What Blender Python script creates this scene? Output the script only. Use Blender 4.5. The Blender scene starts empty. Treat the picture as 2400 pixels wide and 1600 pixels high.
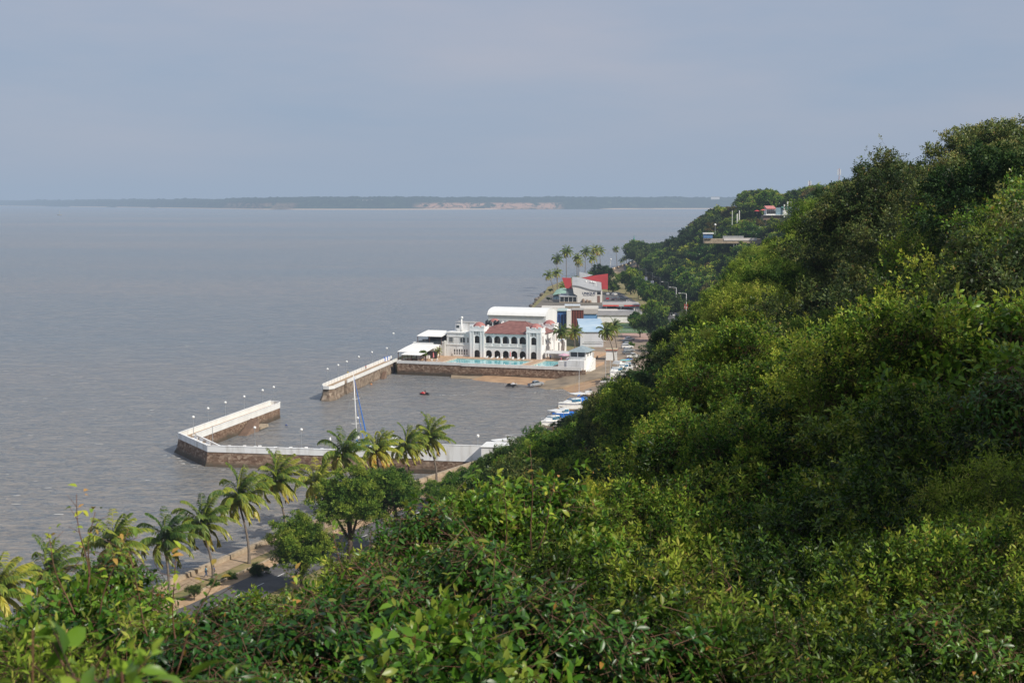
import bpy, bmesh, math, random
import numpy as np
from mathutils import Vector, Matrix

random.seed(7)
rng = np.random.default_rng(11)
SC = bpy.context.scene
COL = SC.collection
R = math.radians

# ------------------------------------------------------------------ camera
CAM_H = 60.0
F = 3333.0                      # focal length in photograph pixels (2400 wide)
PITCH = math.atan((800 - 474) / F)
cs, sn = math.cos(PITCH), math.sin(PITCH)
cam_d = bpy.data.cameras.new("camera")
cam = bpy.data.objects.new("camera", cam_d)
COL.objects.link(cam)
cam.location = (0, 0, CAM_H)
cam.rotation_euler = (math.pi / 2 - PITCH, 0, 0)
cam_d.lens = 50.0
cam_d.sensor_width = 36.0
cam_d.clip_start = 0.2
cam_d.clip_end = 90000
cam_d.dof.use_dof = True
cam_d.dof.focus_distance = 70.0
cam_d.dof.aperture_fstop = 5.6
SC.camera = cam


def ray(px, py):
    u, v = (px - 1200) / F, (800 - py) / F
    return u, cs + v * sn, -sn + v * cs


def G(px, py, z=0.0):
    """point of the plane at height z seen at photograph pixel px, py"""
    x, y, w = ray(px, py)
    t = (z - CAM_H) / w
    return (x * t, y * t, z)


def D(px, py, Y):
    """point seen at pixel px, py at distance Y in front of the camera"""
    x, y, w = ray(px, py)
    t = Y / y
    return (x * t, Y, CAM_H + w * t)


def proj(x, y, z):
    zc = z - CAM_H
    f = y * cs - zc * sn
    up = y * sn + zc * cs
    return 1200 + F * x / f, 800 - F * up / f


# ------------------------------------------------------------------ render, world, sun
SC.view_settings.view_transform = 'Standard'
SC.view_settings.look = 'None'
SC.view_settings.exposure = 0
SC.render.film_transparent = False
cy = SC.cycles
cy.use_denoising = True
cy.max_bounces = 6
cy.diffuse_bounces = 3
cy.glossy_bounces = 2
cy.transmission_bounces = 3
cy.transparent_max_bounces = 8
cy.volume_bounces = 0
cy.sample_clamp_indirect = 4.0
cy.use_adaptive_sampling = True
cy.adaptive_threshold = 0.02

SUN_EL = R(40)
SUN_AZ = R(127)                 # clockwise from +Y: from the right, a little behind the camera
to_sun = Vector((math.sin(SUN_AZ) * math.cos(SUN_EL), math.cos(SUN_AZ) * math.cos(SUN_EL), math.sin(SUN_EL)))
world = bpy.data.worlds.new("World")
SC.world = world
world.use_nodes = True
nt = world.node_tree
nt.nodes.clear()
wo = nt.nodes.new('ShaderNodeOutputWorld')
bg = nt.nodes.new('ShaderNodeBackground')
bg.inputs[1].default_value = 0.1
sky = nt.nodes.new('ShaderNodeTexSky')
sky.sky_type = 'NISHITA'
sky.sun_disc = False
sky.sun_elevation = SUN_EL
sky.sun_rotation = SUN_AZ
sky.altitude = 60
sky.air_density = 1.0
sky.dust_density = 1.6
sky.ozone_density = 1.5
# thin high overcast veil, a little uneven
tcw = nt.nodes.new('ShaderNodeTexCoord')
mpw = nt.nodes.new('ShaderNodeMapping')
mpw.inputs['Scale'].default_value = (2.0, 2.0, 9.0)
nzw = nt.nodes.new('ShaderNodeTexNoise')
nzw.inputs['Scale'].default_value = 1.6
nzw.inputs['Detail'].default_value = 5
nzw.inputs['Roughness'].default_value = 0.55
rmw = nt.nodes.new('ShaderNodeValToRGB')
rmw.color_ramp.elements[0].position = 0.30
rmw.color_ramp.elements[0].color = (3.08, 3.98, 5.45, 1)
rmw.color_ramp.elements[1].position = 0.72
rmw.color_ramp.elements[1].color = (4.45, 4.60, 5.50, 1)
mxw = nt.nodes.new('ShaderNodeMix')
mxw.data_type = 'RGBA'
mxw.inputs[0].default_value = 0.90
nt.links.new(tcw.outputs['Generated'], mpw.inputs['Vector'])
nt.links.new(mpw.outputs['Vector'], nzw.inputs['Vector'])
nt.links.new(nzw.outputs['Fac'], rmw.inputs['Fac'])
nt.links.new(sky.outputs[0], mxw.inputs[6])
nt.links.new(rmw.outputs['Color'], mxw.inputs[7])
nt.links.new(mxw.outputs[2], bg.inputs[0])
nt.links.new(bg.outputs[0], wo.inputs[0])

sd = bpy.data.lights.new("sun", 'SUN')
sd.energy = 5.0
sd.angle = R(0.55)
sd.color = (1.0, 0.93, 0.82)
so = bpy.data.objects.new("sun", sd)
COL.objects.link(so)
so.rotation_euler = (-to_sun).to_track_quat('-Z', 'Y').to_euler()
so.location = (200, -200, 400)

# ------------------------------------------------------------------ materials
MATS = {}


def mat(name, c1, c2=None, rough=0.6, scale=1.0, bump=0.0, bscale=None, metal=0.0, detail=4, spec=0.5, space='Object', streak=False, coat=0.0):
    if name in MATS:
        return MATS[name]
    m = bpy.data.materials.new(name)
    m.use_nodes = True
    t = m.node_tree
    b = t.nodes['Principled BSDF']
    b.inputs['Roughness'].default_value = rough
    b.inputs['Metallic'].default_value = metal
    b.inputs['Specular IOR Level'].default_value = spec
    b.inputs['Coat Weight'].default_value = coat
    c2 = c2 or tuple(min(1, v * 0.8) for v in c1)
    tc = t.nodes.new('ShaderNodeTexCoord')
    src = tc.outputs[space]
    if streak:
        mp = t.nodes.new('ShaderNodeMapping')
        mp.inputs['Scale'].default_value = (1.0, 1.0, 0.18)
        t.links.new(src, mp.inputs['Vector'])
        src = mp.outputs['Vector']
    nz = t.nodes.new('ShaderNodeTexNoise')
    nz.inputs['Scale'].default_value = scale
    nz.inputs['Detail'].default_value = detail
    nz.inputs['Roughness'].default_value = 0.6
    t.links.new(src, nz.inputs['Vector'])
    rp = t.nodes.new('ShaderNodeValToRGB')
    rp.color_ramp.elements[0].position = 0.35
    rp.color_ramp.elements[1].position = 0.65
    rp.color_ramp.elements[0].color = (*c1, 1)
    rp.color_ramp.elements[1].color = (*c2, 1)
    t.links.new(nz.outputs['Fac'], rp.inputs['Fac'])
    t.links.new(rp.outputs['Color'], b.inputs['Base Color'])
    if bump:
        n2 = t.nodes.new('ShaderNodeTexNoise')
        n2.inputs['Scale'].default_value = bscale or scale * 4
        n2.inputs['Detail'].default_value = 4
        t.links.new(tc.outputs[space], n2.inputs['Vector'])
        bp = t.nodes.new('ShaderNodeBump')
        bp.inputs['Strength'].default_value = bump
        bp.inputs['Distance'].default_value = 0.1
        t.links.new(n2.outputs['Fac'], bp.inputs['Height'])
        t.links.new(bp.outputs['Normal'], b.inputs['Normal'])
    MATS[name] = m
    return m


def leaf_mat(name, dark, mid, light, tip, rough=0.42, trans=0.3, spec=0.45):
    """leaf colour runs with the per-leaf 'tint' attribute: dark - mid - light - tip"""
    if name in MATS:
        return MATS[name]
    m = bpy.data.materials.new(name)
    m.use_nodes = True
    t = m.node_tree
    b = t.nodes['Principled BSDF']
    out = t.nodes['Material Output']
    at = t.nodes.new('ShaderNodeAttribute')
    at.attribute_name = 'tint'
    rp = t.nodes.new('ShaderNodeValToRGB')
    e = rp.color_ramp.elements
    e[0].position = 0.0
    e[0].color = (*dark, 1)
    e[1].position = 1.0
    e[1].color = (*tip, 1)
    a = e.new(0.4)
    a.color = (*mid, 1)
    a = e.new(0.8)
    a.color = (*light, 1)
    t.links.new(at.outputs['Fac'], rp.inputs['Fac'])
    oi = t.nodes.new('ShaderNodeObjectInfo')
    hs = t.nodes.new('ShaderNodeHueSaturation')
    mr = t.nodes.new('ShaderNodeMapRange')
    mr.inputs['To Min'].default_value = 0.472
    mr.inputs['To Max'].default_value = 0.518
    mv = t.nodes.new('ShaderNodeMapRange')
    mv.inputs['To Min'].default_value = 1.6
    mv.inputs['To Max'].default_value = 0.75
    t.links.new(oi.outputs['Random'], mr.inputs['Value'])
    t.links.new(oi.outputs['Random'], mv.inputs['Value'])
    t.links.new(mr.outputs[0], hs.inputs['Hue'])
    t.links.new(mv.outputs[0], hs.inputs['Value'])
    t.links.new(rp.outputs['Color'], hs.inputs['Color'])
    t.links.new(hs.outputs['Color'], b.inputs['Base Color'])
    b.inputs['Roughness'].default_value = rough
    b.inputs['Specular IOR Level'].default_value = spec
    tr = t.nodes.new('ShaderNodeBsdfTranslucent')
    h2 = t.nodes.new('ShaderNodeHueSaturation')
    h2.inputs['Hue'].default_value = 0.485
    h2.inputs['Value'].default_value = 1.5
    t.links.new(hs.outputs['Color'], h2.inputs['Color'])
    t.links.new(h2.outputs['Color'], tr.inputs['Color'])
    mx = t.nodes.new('ShaderNodeMixShader')
    mx.inputs[0].default_value = trans
    t.links.new(b.outputs[0], mx.inputs[1])
    t.links.new(tr.outputs[0], mx.inputs[2])
    t.links.new(mx.outputs[0], out.inputs['Surface'])
    MATS[name] = m
    return m


# ------------------------------------------------------------------ objects
def tag(o, label=None, cat=None, group=None, kind=None):
    if label:
        o['label'] = label
    if cat:
        o['category'] = cat
    if group:
        o['group'] = group
    if kind:
        o['kind'] = kind
    return o


def thing(name, label, cat, loc=(0, 0, 0), rz=0.0, group=None):
    o = bpy.data.objects.new(name, None)
    COL.objects.link(o)
    o.empty_display_size = 0.5
    o.location = loc
    o.rotation_euler = (0, 0, rz)
    return tag(o, label, cat, group)


def dup(o, loc=None, rz=None, sc=None, label=None, group=None, parent=None):
    c = o.copy()
    COL.objects.link(c)
    if parent is not None:
        c.parent = parent
    if loc is not None:
        c.location = loc
    if rz is not None:
        c.rotation_euler = (0, 0, rz)
    if sc is not None:
        c.scale = (sc, sc, sc) if not hasattr(sc, '__len__') else sc
    if label:
        c['label'] = label
    if group:
        c['group'] = group
    for ch in KIDS.get(o.name, []):
        k = dup(ch, parent=c)
        KIDS.setdefault(c.name, []).append(k)
    return c


KIDS = {}


class MB:
    """collects shapes; build() links them as one mesh object"""

    def __init__(s):
        s.v, s.f, s.mi, s.cur = [], [], [], 0

    def m(s, i):
        s.cur = i
        return s

    def add(s, vs, fs):
        b = len(s.v)
        s.v += [tuple(p) for p in vs]
        s.f += [tuple(b + i for i in f) for f in fs]
        s.mi += [s.cur] * len(fs)
        return s

    def box(s, x0, x1, y0, y1, z0, z1, rz=0, piv=None):
        P = [(x0, y0, z0), (x1, y0, z0), (x1, y1, z0), (x0, y1, z0), (x0, y0, z1), (x1, y0, z1), (x1, y1, z1), (x0, y1, z1)]
        if rz:
            cx, cyy = piv or ((x0 + x1) / 2, (y0 + y1) / 2)
            c, k = math.cos(rz), math.sin(rz)
            P = [(cx + (x - cx) * c - (y - cyy) * k, cyy + (x - cx) * k + (y - cyy) * c, z) for x, y, z in P]
        return s.add(P, [(0, 3, 2, 1), (4, 5, 6, 7), (0, 1, 5, 4), (1, 2, 6, 5), (2, 3, 7, 6), (3, 0, 4, 7)])

    def prism(s, poly, z0, z1, top=True, bottom=True):
        n = len(poly)
        z0s = z0 if hasattr(z0, '__len__') else [z0] * n
        z1s = z1 if hasattr(z1, '__len__') else [z1] * n
        P = [(p[0], p[1], z0s[i]) for i, p in enumerate(poly)] + [(p[0], p[1], z1s[i]) for i, p in enumerate(poly)]
        fs = [(i, (i + 1) % n, n + (i + 1) % n, n + i) for i in range(n)]
        if top:
            fs.append(tuple(range(n, 2 * n)))
        if bottom:
            fs.append(tuple(reversed(range(n))))
        return s.add(P, fs)

    def wallstrip(s, pts, th, z0, z1, side=1):
        """thin wall along a polyline, thickness th to the left (side=1)"""
        for a, b in zip(pts[:-1], pts[1:]):
            dx, dy = b[0] - a[0], b[1] - a[1]
            L = math.hypot(dx, dy) or 1
            nx, ny = -dy / L * th * side, dx / L * th * side
            s.prism([(a[0], a[1]), (b[0], b[1]), (b[0] + nx, b[1] + ny), (a[0] + nx, a[1] + ny)], z0, z1)
        return s

    def tube(s, pts, rs, n=8, cap=True):
        pts = [Vector(p) for p in pts]
        if not hasattr(rs, '__len__'):
            rs = [rs] * len(pts)
        base = len(s.v)
        V = []
        for i, p in enumerate(pts):
            d = (pts[min(i + 1, len(pts) - 1)] - pts[max(i - 1, 0)])
            d = d.normalized() if d.length > 1e-9 else Vector((0, 0, 1))
            a = d.orthogonal().normalized() if i == 0 else (a - d * a.dot(d)).normalized()
            b = d.cross(a)
            for k in range(n):
                t = 2 * math.pi * k / n
                V.append(tuple(p + (a * math.cos(t) + b * math.sin(t)) * rs[i]))
        fs = []
        for i in range(len(pts) - 1):
            for k in range(n):
                fs.append((i * n + k, i * n + (k + 1) % n, (i + 1) * n + (k + 1) % n, (i + 1) * n + k))
        if cap:
            fs.append(tuple(reversed(range(n))))
            fs.append(tuple((len(pts) - 1) * n + k for k in range(n)))
        return s.add(V, fs)

    def ball(s, c, r, n=10, m=6, sz=1.0):
        V = [(c[0], c[1], c[2] - r * sz)]
        for j in range(1, m):
            ph = -math.pi / 2 + math.pi * j / m
            for k in range(n):
                t = 2 * math.pi * k / n
                V.append((c[0] + r * math.cos(ph) * math.cos(t), c[1] + r * math.cos(ph) * math.sin(t), c[2] + r * sz * math.sin(ph)))
        V.append((c[0], c[1], c[2] + r * sz))
        fs = [(0, 1 + (k + 1) % n, 1 + k) for k in range(n)]
        for j in range(m - 2):
            for k in range(n):
                fs.append((1 + j * n + k, 1 + j * n + (k + 1) % n, 1 + (j + 1) * n + (k + 1) % n, 1 + (j + 1) * n + k))
        e = len(V) - 1
        fs += [(e, 1 + (m - 2) * n + k, 1 + (m - 2) * n + (k + 1) % n) for k in range(n)]
        return s.add(V, fs)

    def loft(s, rings, close=True, cap=True):
        n = len(rings[0])
        V = [p for r in rings for p in r]
        fs = []
        for i in range(len(rings) - 1):
            for k in range(n if close else n - 1):
                fs.append((i * n + k, i * n + (k + 1) % n, (i + 1) * n + (k + 1) % n, (i + 1) * n + k))
        if cap and close:
            fs.append(tuple(reversed(range(n))))
            fs.append(tuple((len(rings) - 1) * n + k for k in range(n)))
        return s.add(V, fs)

    def quad(s, a, b, c, d):
        return s.add([a, b, c, d], [(0, 1, 2, 3)])

    def build(s, name, mats, parent=None, loc=(0, 0, 0), rz=0, smooth=False, bevel=0, recalc=True):
        me = bpy.data.meshes.new(name)
        me.from_pydata(s.v, [], s.f)
        ms = mats if isinstance(mats, (list, tuple)) else [mats]
        for k in ms:
            me.materials.append(k)
        if len(ms) > 1:
            me.polygons.foreach_set('material_index', s.mi)
        if recalc:
            bm = bmesh.new()
            bm.from_mesh(me)
            bmesh.ops.recalc_face_normals(bm, faces=bm.faces)
            bm.to_mesh(me)
            bm.free()
        if smooth:
            me.polygons.foreach_set('use_smooth', [True] * len(me.polygons))
        o = bpy.data.objects.new(name, me)
        COL.objects.link(o)
        o.location = loc
        o.rotation_euler = (0, 0, rz)
        if parent is not None:
            o.parent = parent
            KIDS.setdefault(parent.name, []).append(o)
        if bevel:
            md = o.modifiers.new('bevel', 'BEVEL')
            md.width = bevel
            md.segments = 2
            md.limit_method = 'ANGLE'
        return o


def hexv(s):
    """sRGB 0-255 triple to linear"""
    return tuple(((v / 255) / 12.92 if v / 255 <= 0.04045 else ((v / 255 + 0.055) / 1.055) ** 2.4) for v in s)
# ================================================================== TERRAIN, SEA, FAR SHORE, HAZE
PROF = [  # distance, then points (x, z) from the toe of the slope to the plateau
    (-60, [(-110, 3), (-75, 15), (-45, 30), (-20, 45), (0, 57), (40, 60), (300, 62)]),
    (0, [(-100, 3), (-65, 17), (-35, 34), (-12, 52), (3, 57.6), (40, 61), (300, 62)]),
    (15, [(-95, 3), (-60, 15), (-30, 34), (-8, 49), (10, 54.5), (40, 60), (300, 62)]),
    (50, [(-75, 3), (-45, 14), (-20, 33), (0, 44.5), (18, 53), (45, 60), (300, 62)]),
    (100, [(-50, 3), (-33, 10), (-15, 22), (3, 35), (20, 50), (45, 60), (300, 62)]),
    (200, [(-22, 3), (-5, 12), (8, 25), (23, 39), (40, 53), (62, 60), (300, 61)]),
    (300, [(6, 3), (20, 13), (36, 26), (52, 39), (68, 51), (90, 58), (300, 60)]),
    (400, [(38, 3), (52, 14), (66, 26), (82, 38), (96, 50), (116, 57), (400, 59)]),
    (500, [(68, 3), (82, 14), (96, 26), (110, 38), (124, 49), (144, 56), (450, 58)]),
    (700, [(99, 3), (112, 13), (125, 25), (140, 37), (155, 48), (176, 56), (500, 58)]),
    (900, [(106, 3), (120, 14), (134, 26), (148, 37), (162, 48), (184, 55), (500, 57)]),
    (1200, [(112, 3), (127, 13), (142, 25), (157, 37), (173, 48), (197, 56), (600, 57)]),
    (1400, [(128, 3), (145, 13), (162, 25), (180, 37), (198, 48), (222, 56), (700, 57)]),
    (1750, [(190, 2), (210, 12), (230, 22), (255, 34), (280, 42), (310, 50), (900, 52)]),
    (2200, [(420, 1), (440, 8), (470, 14), (500, 20), (540, 24), (600, 26), (1200, 28)]),
]
PY = np.array([p[0] for p in PROF], float)
PXs = np.array([[q[0] for q in p[1]] for p in PROF], float)
PZs = np.array([[q[1] for q in p[1]] for p in PROF], float)


def prof(y):
    y = min(max(y, PY[0]), PY[-1])
    xs = np.array([np.interp(y, PY, PXs[:, k]) for k in range(7)])
    zs = np.array([np.interp(y, PY, PZs[:, k]) for k in range(7)])
    return xs, zs


def ground_z(x, y):
    xs, zs = prof(y)
    return float(np.interp(x, xs, zs))


def wob(x, y, s, seed=0.0):
    return (math.sin(x / s * 1.7 + seed) * math.cos(y / s * 1.3 - seed * 2) + 0.6 * math.sin((x + y) / s * 2.9 + seed * 3) + 0.4 * math.cos((x - 1.7 * y) / s * 4.7))


ys = np.concatenate([np.arange(-60, 60, 4), np.arange(60, 420, 6), np.arange(420, 1400, 20), np.arange(1400, 2201, 50)])
rows = []
for y in ys:
    xs, zs = prof(y)
    t = np.linspace(0, 6, 49)
    gx = np.interp(t, range(7), xs)
    gz = np.interp(t, range(7), zs)
    row = [(gx[0] - 14, y, 1.5)] + [(gx[i], y, gz[i] - 0.2 + (0 if i == 0 else 0.5 * wob(gx[i], y, 9))) for i in range(49)]
    rows.append(row)
hm = MB()
hm.loft(rows, close=False, cap=False)
hill_m = mat('hillside_soil', (0.012, 0.022, 0.007), (0.030, 0.042, 0.014), rough=0.95, scale=0.12, bump=0.8, bscale=0.8)
hill = hm.build('hillside', hill_m, smooth=True)
tag(hill, 'steep green escarpment falling from the plateau to the shore road', kind='structure')

# flat land at the foot of the slope
coast = [(-118, 20), (-95, 90), (-75, 150), G(347, 1398, 3.2)[:2], G(653, 1268, 3.2)[:2], G(960, 1143, 3.2)[:2], G(1134, 1079, 3.2)[:2],
         G(1200, 1050, 3)[:2], G(1262, 1003, 3)[:2], G(1290, 975, 3)[:2], G(1332, 934, 3)[:2], G(1364, 924, 3)[:2], G(1400, 909, 3)[:2], G(1416, 896, 3)[:2], G(1426, 882, 3)[:2], G(1404, 868, 3)[:2], G(1373, 869, 3)[:2]]
P1 = Vector(G(928.6, 852, 3.9)[:2])
P2 = Vector(G(1373, 869, 3.9)[:2])
left = [tuple(P1 + Vector((0.5, 1.5))), (-44, 512), (-38, 545), (-24, 610), (-10, 660), (0, 710), G(1242, 728, 2)[:2], G(1262, 705, 2)[:2], G(1277, 690, 2)[:2], (24, 960), (45, 1080), G(1420, 633, 3)[:2], G(1455, 621, 3)[:2], G(1490, 612, 3)[:2], (150, 1500), (205, 1750), (430, 2200)]
far_edge = [(900, 2200), (400, 1500), (260, 900), (200, 500), (120, 300), (60, 200), (30, 100), (-60, 20)]
poly = coast + left + far_edge
gm = MB()
gm.prism([(p[0], p[1]) for p in poly], -3.0, 3.0, bottom=False)
land_m = mat('dry_grass_ground', hexv((150, 130, 92)), hexv((88, 98, 48)), rough=0.95, scale=0.35, bump=0.4, bscale=2.5, detail=8, space='Generated' if False else 'Object')
o = gm.build('ground', land_m)
bm = bmesh.new(); bm.from_mesh(o.data)
bmesh.ops.triangulate(bm, faces=[f for f in bm.faces if len(f.verts) > 4])
bm.to_mesh(o.data); bm.free()
tag(o, 'flat waterfront ground between the sea and the foot of the slope', kind='structure')

# ------------------------------------------------------------------ sea
wm = bpy.data.materials.new('sea_water')
wm.use_nodes = True
t = wm.node_tree
b = t.nodes['Principled BSDF']
b.inputs['Roughness'].default_value = 0.24
b.inputs['IOR'].default_value = 1.33
b.inputs['Specular IOR Level'].default_value = 0.5
geo = t.nodes.new('ShaderNodeNewGeometry')


def noise(scale, stretch=(1, 1, 1), detail=3, rough=0.55, rot=0.0, dist=0.0):
    mp = t.nodes.new('ShaderNodeMapping')
    mp.inputs['Scale'].default_value = tuple(scale * q for q in stretch)
    mp.inputs['Rotation'].default_value = (0, 0, rot)
    t.links.new(geo.outputs['Position'], mp.inputs['Vector'])
    n = t.nodes.new('ShaderNodeTexNoise')
    n.inputs['Scale'].default_value = 1
    n.inputs['Detail'].default_value = detail
    n.inputs['Roughness'].default_value = rough
    n.inputs['Distortion'].default_value = dist
    t.links.new(mp.outputs['Vector'], n.inputs['Vector'])
    return n.outputs['Fac']


def mth(op, a, bb):
    n = t.nodes.new('ShaderNodeMath')
    n.operation = op
    for i, q in enumerate((a, bb)):
        if isinstance(q, (int, float)):
            n.inputs[i].default_value = q
        else:
            t.links.new(q, n.inputs[i])
    return n.outputs[0]


def rampn(fac, stops):
    r = t.nodes.new('ShaderNodeValToRGB')
    e = r.color_ramp.elements
    e[0].position, e[0].color = stops[0][0], (*stops[0][1], 1)
    e[1].position, e[1].color = stops[-1][0], (*stops[-1][1], 1)
    for p, c in stops[1:-1]:
        x = e.new(p)
        x.color = (*c, 1)
    t.links.new(fac, r.inputs['Fac'])
    return r.outputs['Color']


def mixc(f, a, bb):
    n = t.nodes.new('ShaderNodeMix')
    n.data_type = 'RGBA'
    if isinstance(f, (int, float)):
        n.inputs[0].default_value = f
    else:
        t.links.new(f, n.inputs[0])
    for i, q in ((6, a), (7, bb)):
        if isinstance(q, tuple):
            n.inputs[i].default_value = (*q, 1)
        else:
            t.links.new(q, n.inputs[i])
    return n.outputs[2]


big = noise(0.0011, (0.45, 1.6, 1), 4, 0.6)
medn = noise(0.018, (0.6, 1.5, 1), 4, 0.6, rot=0.3)
chop = noise(0.55, (0.65, 1.2, 1), 5, 0.66, rot=0.35, dist=0.9)
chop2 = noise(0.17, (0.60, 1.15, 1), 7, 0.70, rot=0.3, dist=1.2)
fine = noise(1.7, (0.6, 1.3, 1), 3, 0.6, rot=0.15)
swell = noise(0.075, (0.45, 1.5, 1), 3, 0.5, rot=0.3)
base = rampn(big, [(0.36, (0.172, 0.220, 0.262)), (0.5, (0.222, 0.236, 0.250)), (0.64, (0.298, 0.268, 0.252))])
base2 = mixc(mth('MULTIPLY', medn, 0.40), base, (0.32, 0.275, 0.22))
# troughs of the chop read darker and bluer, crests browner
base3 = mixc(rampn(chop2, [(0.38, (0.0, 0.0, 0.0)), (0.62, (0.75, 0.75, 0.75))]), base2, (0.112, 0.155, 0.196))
# silty, browner water near the shore: a real patch of shallow water around the basin
px_ = t.nodes.new('ShaderNodeSeparateXYZ')
t.links.new(geo.outputs['Position'], px_.inputs[0])
near = t.nodes.new('ShaderNodeMapRange')
near.inputs['From Min'].default_value = 640
near.inputs['From Max'].default_value = 150
near.inputs['To Min'].default_value = 0.0
near.inputs['To Max'].default_value = 0.75
t.links.new(px_.outputs['Y'], near.inputs['Value'])
base4 = mixc(near.outputs[0], base3, mixc(rampn(chop, [(0.38, (0, 0, 0)), (0.62, (1, 1, 1))]), (0.43, 0.345, 0.25), (0.150, 0.165, 0.176)))
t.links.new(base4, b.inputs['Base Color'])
h = mth('ADD', mth('MULTIPLY', chop, 1.0), mth('ADD', mth('MULTIPLY', fine, 0.22), mth('ADD', mth('MULTIPLY', swell, 2.4), mth('MULTIPLY', chop2, 2.2))))
bp = t.nodes.new('ShaderNodeBump')
bp.inputs['Strength'].default_value = 1.0
bp.inputs['Distance'].default_value = 0.85
t.links.new(h, bp.inputs['Height'])
t.links.new(bp.outputs['Normal'], b.inputs['Normal'])
sea = MB()
sea.quad((-40000, -3000, 0), (40000, -3000, 0), (40000, 40000, 0), (-40000, 40000, 0))
o = sea.build('sea', wm)
tag(o, 'wide grey brown choppy bay water reaching the far shore', kind='structure')

# ------------------------------------------------------------------ far shore across the bay
fs = MB()
N = 520
rowsA = []
r2 = random.Random(5)


def far_line(px):
    """waterline pixel row of the far shore at pixel column px"""
    return float(np.interp(px, [-400, 0, 300, 620, 900, 1500, 2600], [480, 483, 486.5, 491.5, 491.8, 490, 489]))


def far_top(px):
    return float(np.interp(px, [-400, 0, 250, 500, 620, 780, 860, 950, 1150, 1300, 1500, 1700, 2600], [470, 470, 468, 466, 463.5, 461, 462.5, 461, 463, 461.5, 462, 463, 463]))


top_n = np.cumsum(rng.normal(0, 0.35, N))
top_n -= np.convolve(top_n, np.ones(31) / 31, 'same')
for i in range(N):
    px = -350 + 2950 * i / (N - 1)
    w = G(px, far_line(px), 0)
    Y = w[1]
    tp = D(px, far_top(px) - 0.9 * top_n[i] - r2.random() ** 2 * 2.4, Y * 1.10)
    hh = tp[2]
    rowsA.append([(w[0], Y, -1), (w[0], Y * 1.001, 2), (w[0] * 1.012, Y * 1.012, hh * 0.25), (w[0] * 1.03, Y * 1.03, hh * (0.62 + 0.06 * r2.random())), (w[0] * 1.06, Y * 1.06, hh * (0.74 + 0.06 * r2.random())), tp, (tp[0] * 1.3, tp[1] * 1.3, hh * 0.6)])
fs.loft(rowsA, close=False, cap=False)
fm = bpy.data.materials.new('far_shore_cover')
fm.use_nodes = True
t = fm.node_tree
b = t.nodes['Principled BSDF']
b.inputs['Roughness'].default_value = 1.0
b.inputs['Specular IOR Level'].default_value = 0
geo = t.nodes.new('ShaderNodeNewGeometry')
sp = t.nodes.new('ShaderNodeSeparateXYZ')
t.links.new(geo.outputs['Position'], sp.inputs[0])
veg = rampn(noise(0.012, (1, 0.4, 1.6), 6, 0.7), [(0.35, (0.006, 0.016, 0.010)), (0.55, (0.018, 0.036, 0.018)), (0.75, (0.07, 0.085, 0.045))])
cl = noise(0.0085, (1, 0.2, 3.0), 8, 0.8, dist=1.0)
# bare red cliff scars in one stretch of the shore, below the wooded top
xr = t.nodes.new('ShaderNodeValToRGB')
mrx = t.nodes.new('ShaderNodeMapRange')
mrx.inputs['From Min'].default_value = -2600
mrx.inputs['From Max'].default_value = 1400
t.links.new(sp.outputs['X'], mrx.inputs['Value'])
t.links.new(mrx.outputs[0], xr.inputs['Fac'])
e = xr.color_ramp.elements
e[0].position, e[0].color = 0.0, (0, 0, 0, 1)
e[1].position, e[1].color = 1.0, (0, 0, 0, 1)
for p_, c_ in ((0.02, 0.35), (0.2, 0.30), (0.215, 0.0), (0.445, 0.0), (0.47, 0.95), (0.74, 0.95), (0.765, 0.0)):
    x_ = e.new(p_)
    x_.color = (c_, c_, c_, 1)
zr = rampn(mth('MULTIPLY', sp.outputs['Z'], 0.01), [(0.0, (0.5, 0.5, 0.5)), (0.16, (1, 1, 1)), (0.45, (1, 1, 1)), (0.62, (0, 0, 0))])
mask = mth('MULTIPLY', mth('MULTIPLY', xr.outputs['Color'], zr), rampn(cl, [(0.44, (0, 0, 0)), (0.52, (1, 1, 1))]))
cc = mixc(mask, veg, (0.44, 0.255, 0.165))
sand = rampn(mth('MULTIPLY', sp.outputs['Z'], 0.05), [(0.0, (1, 1, 1)), (0.30, (1, 1, 1)), (0.42, (0, 0, 0))])
sandp = mth('MULTIPLY', sand, rampn(noise(0.0009, (1, 0.01, 0.01), 2, 0.5), [(0.42, (0, 0, 0)), (0.47, (1, 1, 1))]))
t.links.new(mixc(sandp, cc, (0.55, 0.42, 0.30)), b.inputs['Base Color'])
o = fs.build('far_shore', fm, smooth=False, recalc=False)
tag(o, 'low wooded shore with red cliff scars across the bay', kind='structure')
# pale houses on the far shore
hw = mat('far_house_white', (0.75, 0.72, 0.68), (0.6, 0.58, 0.55), rough=0.8, scale=0.2)
FH = [(1045, 472, 26, 7, 'long white building on the far shore above the red cliffs'),
      (862, 471.5, 45, 8, 'wide white house left of the red cliffs on the far shore'),
      (231, 473, 18, 6, 'small white house on the low left end of the far shore'),
      (1676, 464, 40, 12, 'large white building on the skyline of the far shore'),
      (1653, 483, 24, 6, 'white house low on the far shore at its right end')]
for px, py, w_, h_, lb in FH:
    p = D(px, py, far_line(px) and G(px, far_line(px), 0)[1] * 1.045)
    k = thing('far_house', lb, 'house', p)
    q = MB()
    q.box(-w_, w_, -10, 10, -14, h_)
    q.build('wall', hw, k)
    q = MB()
    q.prism([(-w_ - 1, -12), (w_ + 1, -12), (w_ + 1, 12), (-w_ - 1, 12)], h_ + 0.05, h_ + 1.5)
    q.build('roof', mat('far_house_roof', (0.5, 0.4, 0.36), rough=0.8), k)

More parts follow.
